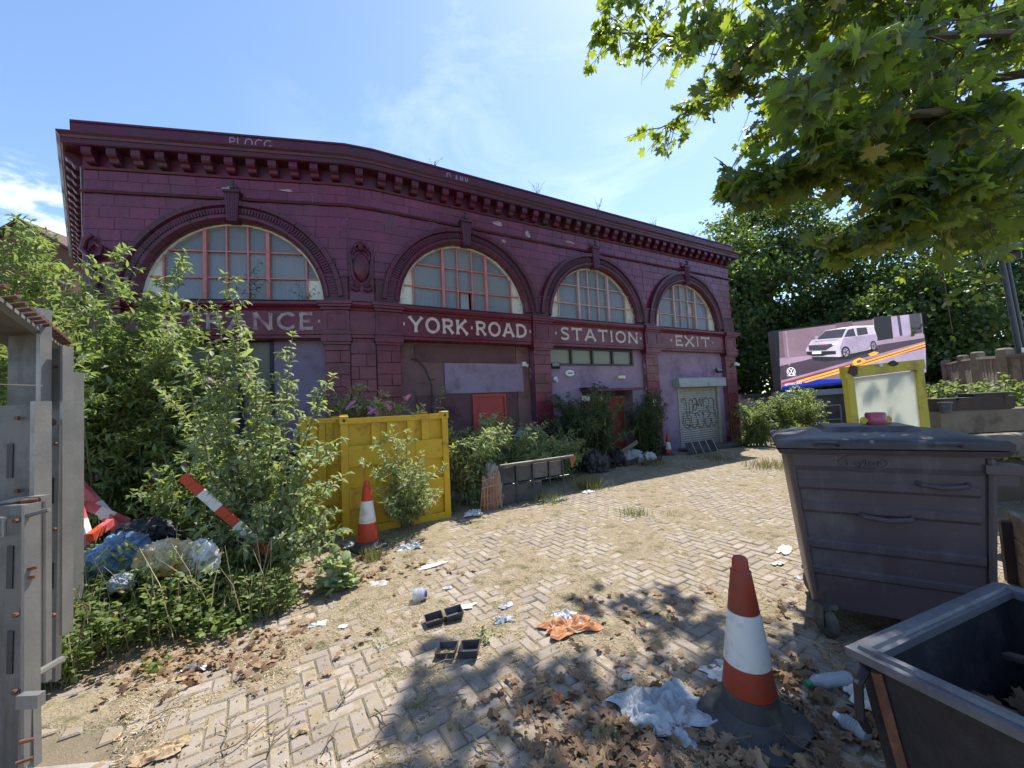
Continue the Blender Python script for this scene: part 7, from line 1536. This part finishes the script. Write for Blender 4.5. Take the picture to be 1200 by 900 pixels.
# ---- litter on the paving
GL = 'litter scattered over the paving'
def tray(label, c, yaw, s=1.0):
    t = thing('food_tray', label, 'tray', c, GL); t.rotation_euler = (.05, -.08, yaw); t.scale = (s, s, s)
    for sx in (-1, 1):
        mb = MB(); x0 = sx*.062
        A = [(x0-.055, -.05, .045), (x0+.055, -.05, .045), (x0+.055, .05, .045), (x0-.055, .05, .045)]; B = [(x0-.044, -.038, .002), (x0+.044, -.038, .002), (x0+.044, .038, .002), (x0-.044, .038, .002)]
        C_ = [(x*1+(-.004 if x < x0 else .004)*-1, y+(.004 if y < 0 else -.004), .045) for x, y, z in A]; Dd = [(x, y, .008) for x, y, z in B]
        mb.add(A+B+C_+Dd, [(0, 1, 5, 4), (1, 2, 6, 5), (2, 3, 7, 6), (3, 0, 4, 7), (4, 5, 6, 7), (0, 1, 9, 8), (1, 2, 10, 9), (2, 3, 11, 10), (3, 0, 8, 11), (8, 9, 13, 12), (9, 10, 14, 13), (10, 11, 15, 14), (11, 8, 12, 15), (12, 13, 14, 15)]); mb.build('compartment', 'bin_lid', t, world=False)
    return t
tray('black two part food tray standing upturned beside white paper', (-0.614, 3.162, 0.000), .35, 1.25); tray('crushed black food tray lying below the other one', (-0.441, 2.728, 0.000), -.1, 1.25)
def bottle(label, c, yaw, l, r, cap, mat='clear_plastic'):
    t = thing('plastic_bottle', label, 'bottle', c, 'plastic bottles on the ground'); M = Matrix.Translation((0, 0, r*.95)) @ Matrix.Rotation(yaw, 4, 'Z') @ Matrix.Rotation(PI/2, 4, 'Y')
    pr = [(0, 0), (r*.8, 0), (r, .02)]
    for k in range(7): z = .03+(l*.72-.03)*k/6; pr += [(r, z), (r*.9, z+.008)]
    pr += [(r*.98, l*.75), (r*.75, l*.86), (r*.38, l*.93), (r*.38, l)]
    mb = MB(); mb.lathe(pr, 16, M); mb.build('body', mat, t, world=False, smooth=True)
    mb = MB(); mb.lathe([(0, l-.02), (r*.48, l-.02), (r*.48, l+.012), (0, l+.012)], 14, M); mb.build('cap', cap, t, world=False, smooth=True)
bottle('clear plastic bottle with a green cap lying behind the near traffic cone', (1.813, 2.295, 0.000), PI+.12, .26, .038, 'cap_green'); bottle('crushed clear plastic tub with a dark blue lid on the paving', (-0.944, 3.488, 0.000), .2, .11, .055, 'lid_blue'); bottle('pale crushed plastic bottle lying beside the open skip', (1.578, 1.919, 0.000), 1.9, .13, .035, 'paint_white', 'clear_plastic')
crumple_sheet('grey_cloth', 'crumpled grey white cloth lying on the dead leaves left of the near cone', 'cloth', (0.697, 2.144, 0.000), .38, .30, .11, 'cloth_grey', 41, .3, None, 40, .55)
crumple_sheet('cloth_scrap', 'pale blue scrap of cloth trailing from the grey cloth towards the front', 'cloth', (0.752, 2.013, 0.000), .14, .16, .03, 'cloth_grey', 42, .9)
crumple_sheet('shredded_paper', 'shredded grey paper behind the near traffic cone', 'paper', (1.181, 2.401, 0.000), .22, .16, .03, 'paper', 43, .2, GL, 18, .6)
crumple_sheet('fruit_peel', 'torn orange and white food peel on the sunny paving', 'food waste', (0.339, 2.966, 0.000), .34, .17, .09, 'peel', 44, .3, None, 26, .6)
crumple_sheet('foam_wrap', 'white crumpled foam lying on top of the orange peel', 'wrapper', tuple(Vector((0.312, 3.047, 0.000))+Vector((0, .03, .02))), .16, .10, .08, 'bag_white', 45, .3, None, 16, .5)
for k, (px, lb, sx, sy, h, mt, yaw) in enumerate((
    ((-0.510, 3.334, 0.000), 'white paper lying right behind the standing food tray', .20, .08, .02, 'paper', .25), ((-0.129, 3.312, 0.000), 'white folded paper with a dark line right of the food trays', .12, .06, .05, 'bag_white', .5), ((-0.152, 3.110, 0.000), 'grey crushed carton in front of the folded white paper', .13, .09, .05, 'cloth_grey', .2),
    ((-1.356, 3.855, 0.000), 'pale blue white paper among the leaves left of the paving', .18, .10, .03, 'bag_white', .1), ((-0.943, 4.225, 0.000), 'long white paper strip by the foot of the grass', .36, .07, .03, 'paper', .6), ((-0.676, 3.698, 0.000), 'tiny white paper scrap on the sunny moss', .08, .04, .02, 'bag_white', 0), ((-1.629, 3.177, 0.000), 'white plastic scrap in front of the wormwood clump', .14, .08, .03, 'bag_white', .3), ((-1.396, 3.134, 0.000), 'small white plastic ring on the paving', .07, .05, .015, 'bag_white', 0),
    ((-2.194, 2.699, 0.000), 'crushed clear silver plastic at the edge of the dead leaves', .16, .09, .05, 'galvanised', .2), ((-0.682, 6.106, 0.000), 'white crumpled bag right of the yellow container', .26, .2, .12, 'bag_white', .2), ((0.629, 6.764, 0.000), 'white torn paper in front of the steel barrier', .34, .2, .08, 'bag_white', .2), ((1.308, 7.273, 0.000), 'white scraps at the right end of the steel barrier', .22, .14, .05, 'bag_white', .7), ((-1.317, 4.791, 0.000), 'white bag at the right foot of the far traffic cone', .26, .16, .08, 'bag_white', .2), ((-2.063, 4.917, 0.000), 'pale bag at the left foot of the far traffic cone', .18, .14, .08, 'cloth_grey', .4),
    ((2.775, 4.209, 0.000), 'white torn paper on the sunny ground left of the wheeled bin', .26, .12, .03, 'paper', .8), ((2.479, 3.889, 0.000), 'small paper scrap left of the wheeled bin', .12, .07, .02, 'paper', .2), ((2.463, 3.573, 0.000), 'pale blue paper scrap at the foot of the wheeled bin', .07, .07, .02, 'bag_white', .2), ((1.225, 2.520, 0.000), 'white oval paper label behind the near traffic cone', .07, .05, .008, 'bag_white', 0),
    ((-1.832, 2.043, 0.000), 'folded piece of tan cardboard at the bottom left', .20, .10, .05, 'cardboard', .55), ((-1.787, 2.075, 0.000), 'curled tan card flap beside the folded cardboard', .12, .06, .05, 'cardboard', .9), ((-1.185, 2.133, 0.000), 'small curled brown card on the paving', .07, .04, .03, 'cardboard', .6), ((-2.200, 2.618, 0.000), 'flat tan cardboard at the edge of the dead leaves', .16, .07, .012, 'cardboard', .4), ((0.162, 2.272, 0.000), 'curled orange brown leaf ball in the shade', .10, .06, .05, 'peel', .3), ((1.758, 2.148, 0.000), 'white folded carton between the bottle and the open skip', .16, .12, .10, 'paper', 1.1), ((0.601, 2.426, 0.000), 'pale stone like crust at the edge of the tree shade', .06, .04, .03, 'paper', .1), ((0.550, 2.352, 0.000), 'brown crumpled lump at the edge of the tree shade', .05, .04, .04, 'cardboard', .1))):
    crumple_sheet('litter', lb, 'litter', px, sx, sy, h, mt, 100+k, yaw, GL, 10 if sx < .2 else 14, .5)
# dead leaves, nearest ones each an object
rk = random.Random(77); dl = []
for q_ in range(6):
    v, tt, _ = plane_leaf(.25+.12*q_); me = bpy.data.meshes.new('dead_leaf'); me.from_pydata([(a, b-.45, c+.18*math.sin(4*a+q_)*(1 if q_ % 2 else -1)) for a, b, c in [tuple(x) for x in v]], [], [tuple(int(i) for i in x) for x in tt]); me.materials.append(MATS['leaf_dead']); dl.append(me)
cents = [((0.559, 1.938, 0.000), .36, .13, 46), ((0.277, 1.931, 0.000), .26, .14, 26), ((1.477, 2.086, 0.000), .34, .22, 46), ((1.521, 2.328, 0.000), .3, .18, 22), ((0.110, 2.320, 0.000), .25, .12, 8), ((1.026, 1.913, 0.000), .4, .10, 26), ((-2.311, 2.750, 0.000), .4, .22, 26), ((-1.922, 2.907, 0.000), .5, .22, 30), ((-1.581, 4.128, 0.000), .55, .26, 40)]
k = 0
CL = ['among those round the grey cloth', 'among those at the front edge of the tree shade', 'among those right of the near traffic cone', 'among those behind the near traffic cone', 'lying alone by the edge of the tree shade', 'among those before the foot of the near traffic cone', 'among those along the weeds at the left', 'among those between the weeds and the paving', 'among those in front of the far traffic cone']
for ci_, (c, rx, ry, n) in enumerate(cents):
    for _ in range(n):
        x, y = c[0]+rk.gauss(0, rx*.55), c[1]+rk.gauss(0, ry*.7)
        if (x-1.11)**2+(y-2.07)**2 < .035: continue
        o = bpy.data.objects.new('dead_leaf', dl[k % 6]); COL.objects.link(o); s = rk.uniform(.035, .085); o.scale = (s, s, s*rk.uniform(.6, 1.4)); o.location = (x, y, .016+rk.uniform(0, .02)); o.rotation_euler = (rk.gauss(0, .35), rk.gauss(0, .35), rk.uniform(0, 6.3))
        tag(o, 'curled brown dead leaf '+CL[ci_], 'dead leaf', 'dead leaves '+CL[ci_].replace('among those ', '').replace('lying alone ', '')); k += 1
q = np.random.default_rng(78); n = 1500; P = []
while len(P) < n:
    if q.random() < .45: c, rx, ry, _ = cents[q.integers(len(cents))]; x, y = c[0]+q.normal(0, rx), c[1]+q.normal(0, ry)
    elif q.random() < .5: x, y = q.uniform(-3.5, -1.7), q.uniform(2.6, 5.2)
    else: y = 1.3+q.random()*2.2; x = q.uniform(.1, 1.2)*y
    P.append((x, y, .012+.012*q.random()))
P = np.array(P); an = q.uniform(0, 6.3, n); D = np.stack([np.cos(an), np.sin(an), q.normal(0, .3, n)], -1); X, Y, Z = frames(D, q.normal(0, .5, n), q)
tag(link('leaf_litter', scatter_mesh('leaf_litter', PLANE, P, X, Y, Z, q.uniform(.02, .06, n)), 'leaf_dead'), 'broken small dead leaves lying along the weeds and under the tree', 'leaves', kind='stuff')
# twigs
for k, (a_, b_) in enumerate((((-1.507, 1.989, 0.000), (-1.362, 2.268, 0.000)), ((-1.505, 2.026, 0.000), (-1.629, 2.284, 0.000)), ((-1.302, 1.960, 0.000), (-1.248, 2.191, 0.000)), ((-1.068, 2.299, 0.000), (-1.023, 2.463, 0.000)), ((-0.322, 2.084, 0.000), (-0.143, 1.931, 0.000)), ((-0.592, 2.546, 0.000), (-0.423, 2.683, 0.000)), ((-0.185, 2.408, 0.000), (0.052, 2.171, 0.000)), ((-0.836, 2.254, 0.000), (-0.728, 2.134, 0.000)), ((-0.601, 2.252, 0.000), (-0.539, 2.362, 0.000)), ((-0.519, 2.315, 0.000), (-0.350, 2.317, 0.000)), ((-0.859, 1.968, 0.000), (-0.662, 2.063, 0.000)), ((-0.248, 1.982, 0.000), (-0.194, 1.911, 0.000)), ((0.883, 1.868, 0.000), (1.163, 2.035, 0.000)), ((1.163, 2.035, 0.000), (1.266, 1.815, 0.000)), ((1.440, 2.216, 0.000), (1.458, 2.034, 0.000)), ((1.767, 2.458, 0.000), (1.923, 2.372, 0.000)), ((-2.080, 2.251, 0.000), (-2.014, 2.338, 0.000)), ((1.360, 2.305, 0.000), (1.336, 2.041, 0.000)), ((0.243, 2.608, 0.000), (0.284, 2.448, 0.000)), ((-1.001, 2.150, 0.000), (-0.996, 1.999, 0.000)), ((0.509, 2.037, 0.000), (0.668, 1.910, 0.000)))):
    a_, b_ = Vector(a_), Vector(b_); d = b_-a_; n_ = Vector((-d.y, d.x, 0)).normalized(); mb = MB(); q_ = random.Random(k); z_ = Vector((0, 0, .018))
    pth = [a_+d*f+n_*d.length*q_.uniform(-.09, .09)+z_+Vector((0, 0, q_.uniform(0, .02)+(.03 if k in (12, 13) else 0))) for f in (0, .25, .5, .75, 1)]
    mb.tube(pth, [.0045, .0045, .004, .0035, .002], 5); m_ = pth[2]; mb.tube([m_, m_+n_*.05+d.normalized()*.05+Vector((0, 0, .01)), m_+n_*.07+d.normalized()*.11], [.003, .0025, .0015], 4)
    lb, gp = {8: ('thin dry twig below the crushed black tray', None), 5: ('thin dry twig beside the crushed black tray', None), 12: ('bent pale stick lying before the foot of the near traffic cone', None), 13: ('long pale stick running from the foot of the near cone to the front', None), 16: ('short twig beside the concrete strip', None), 15: ('straight thin twig behind the plastic bottle', None), 20: ('thin twig left of the grey cloth', None)}.get(k) or ((('thin dry twig among those at the bottom left of the paving', 'dry twigs at the bottom left') if a_.x < -.6 else ('thin dry twig among those in the tree shade at the front', 'dry twigs in the tree shade')))
    tag(mb.build('twig', 'twig_brown'), lb, 'twig', gp)
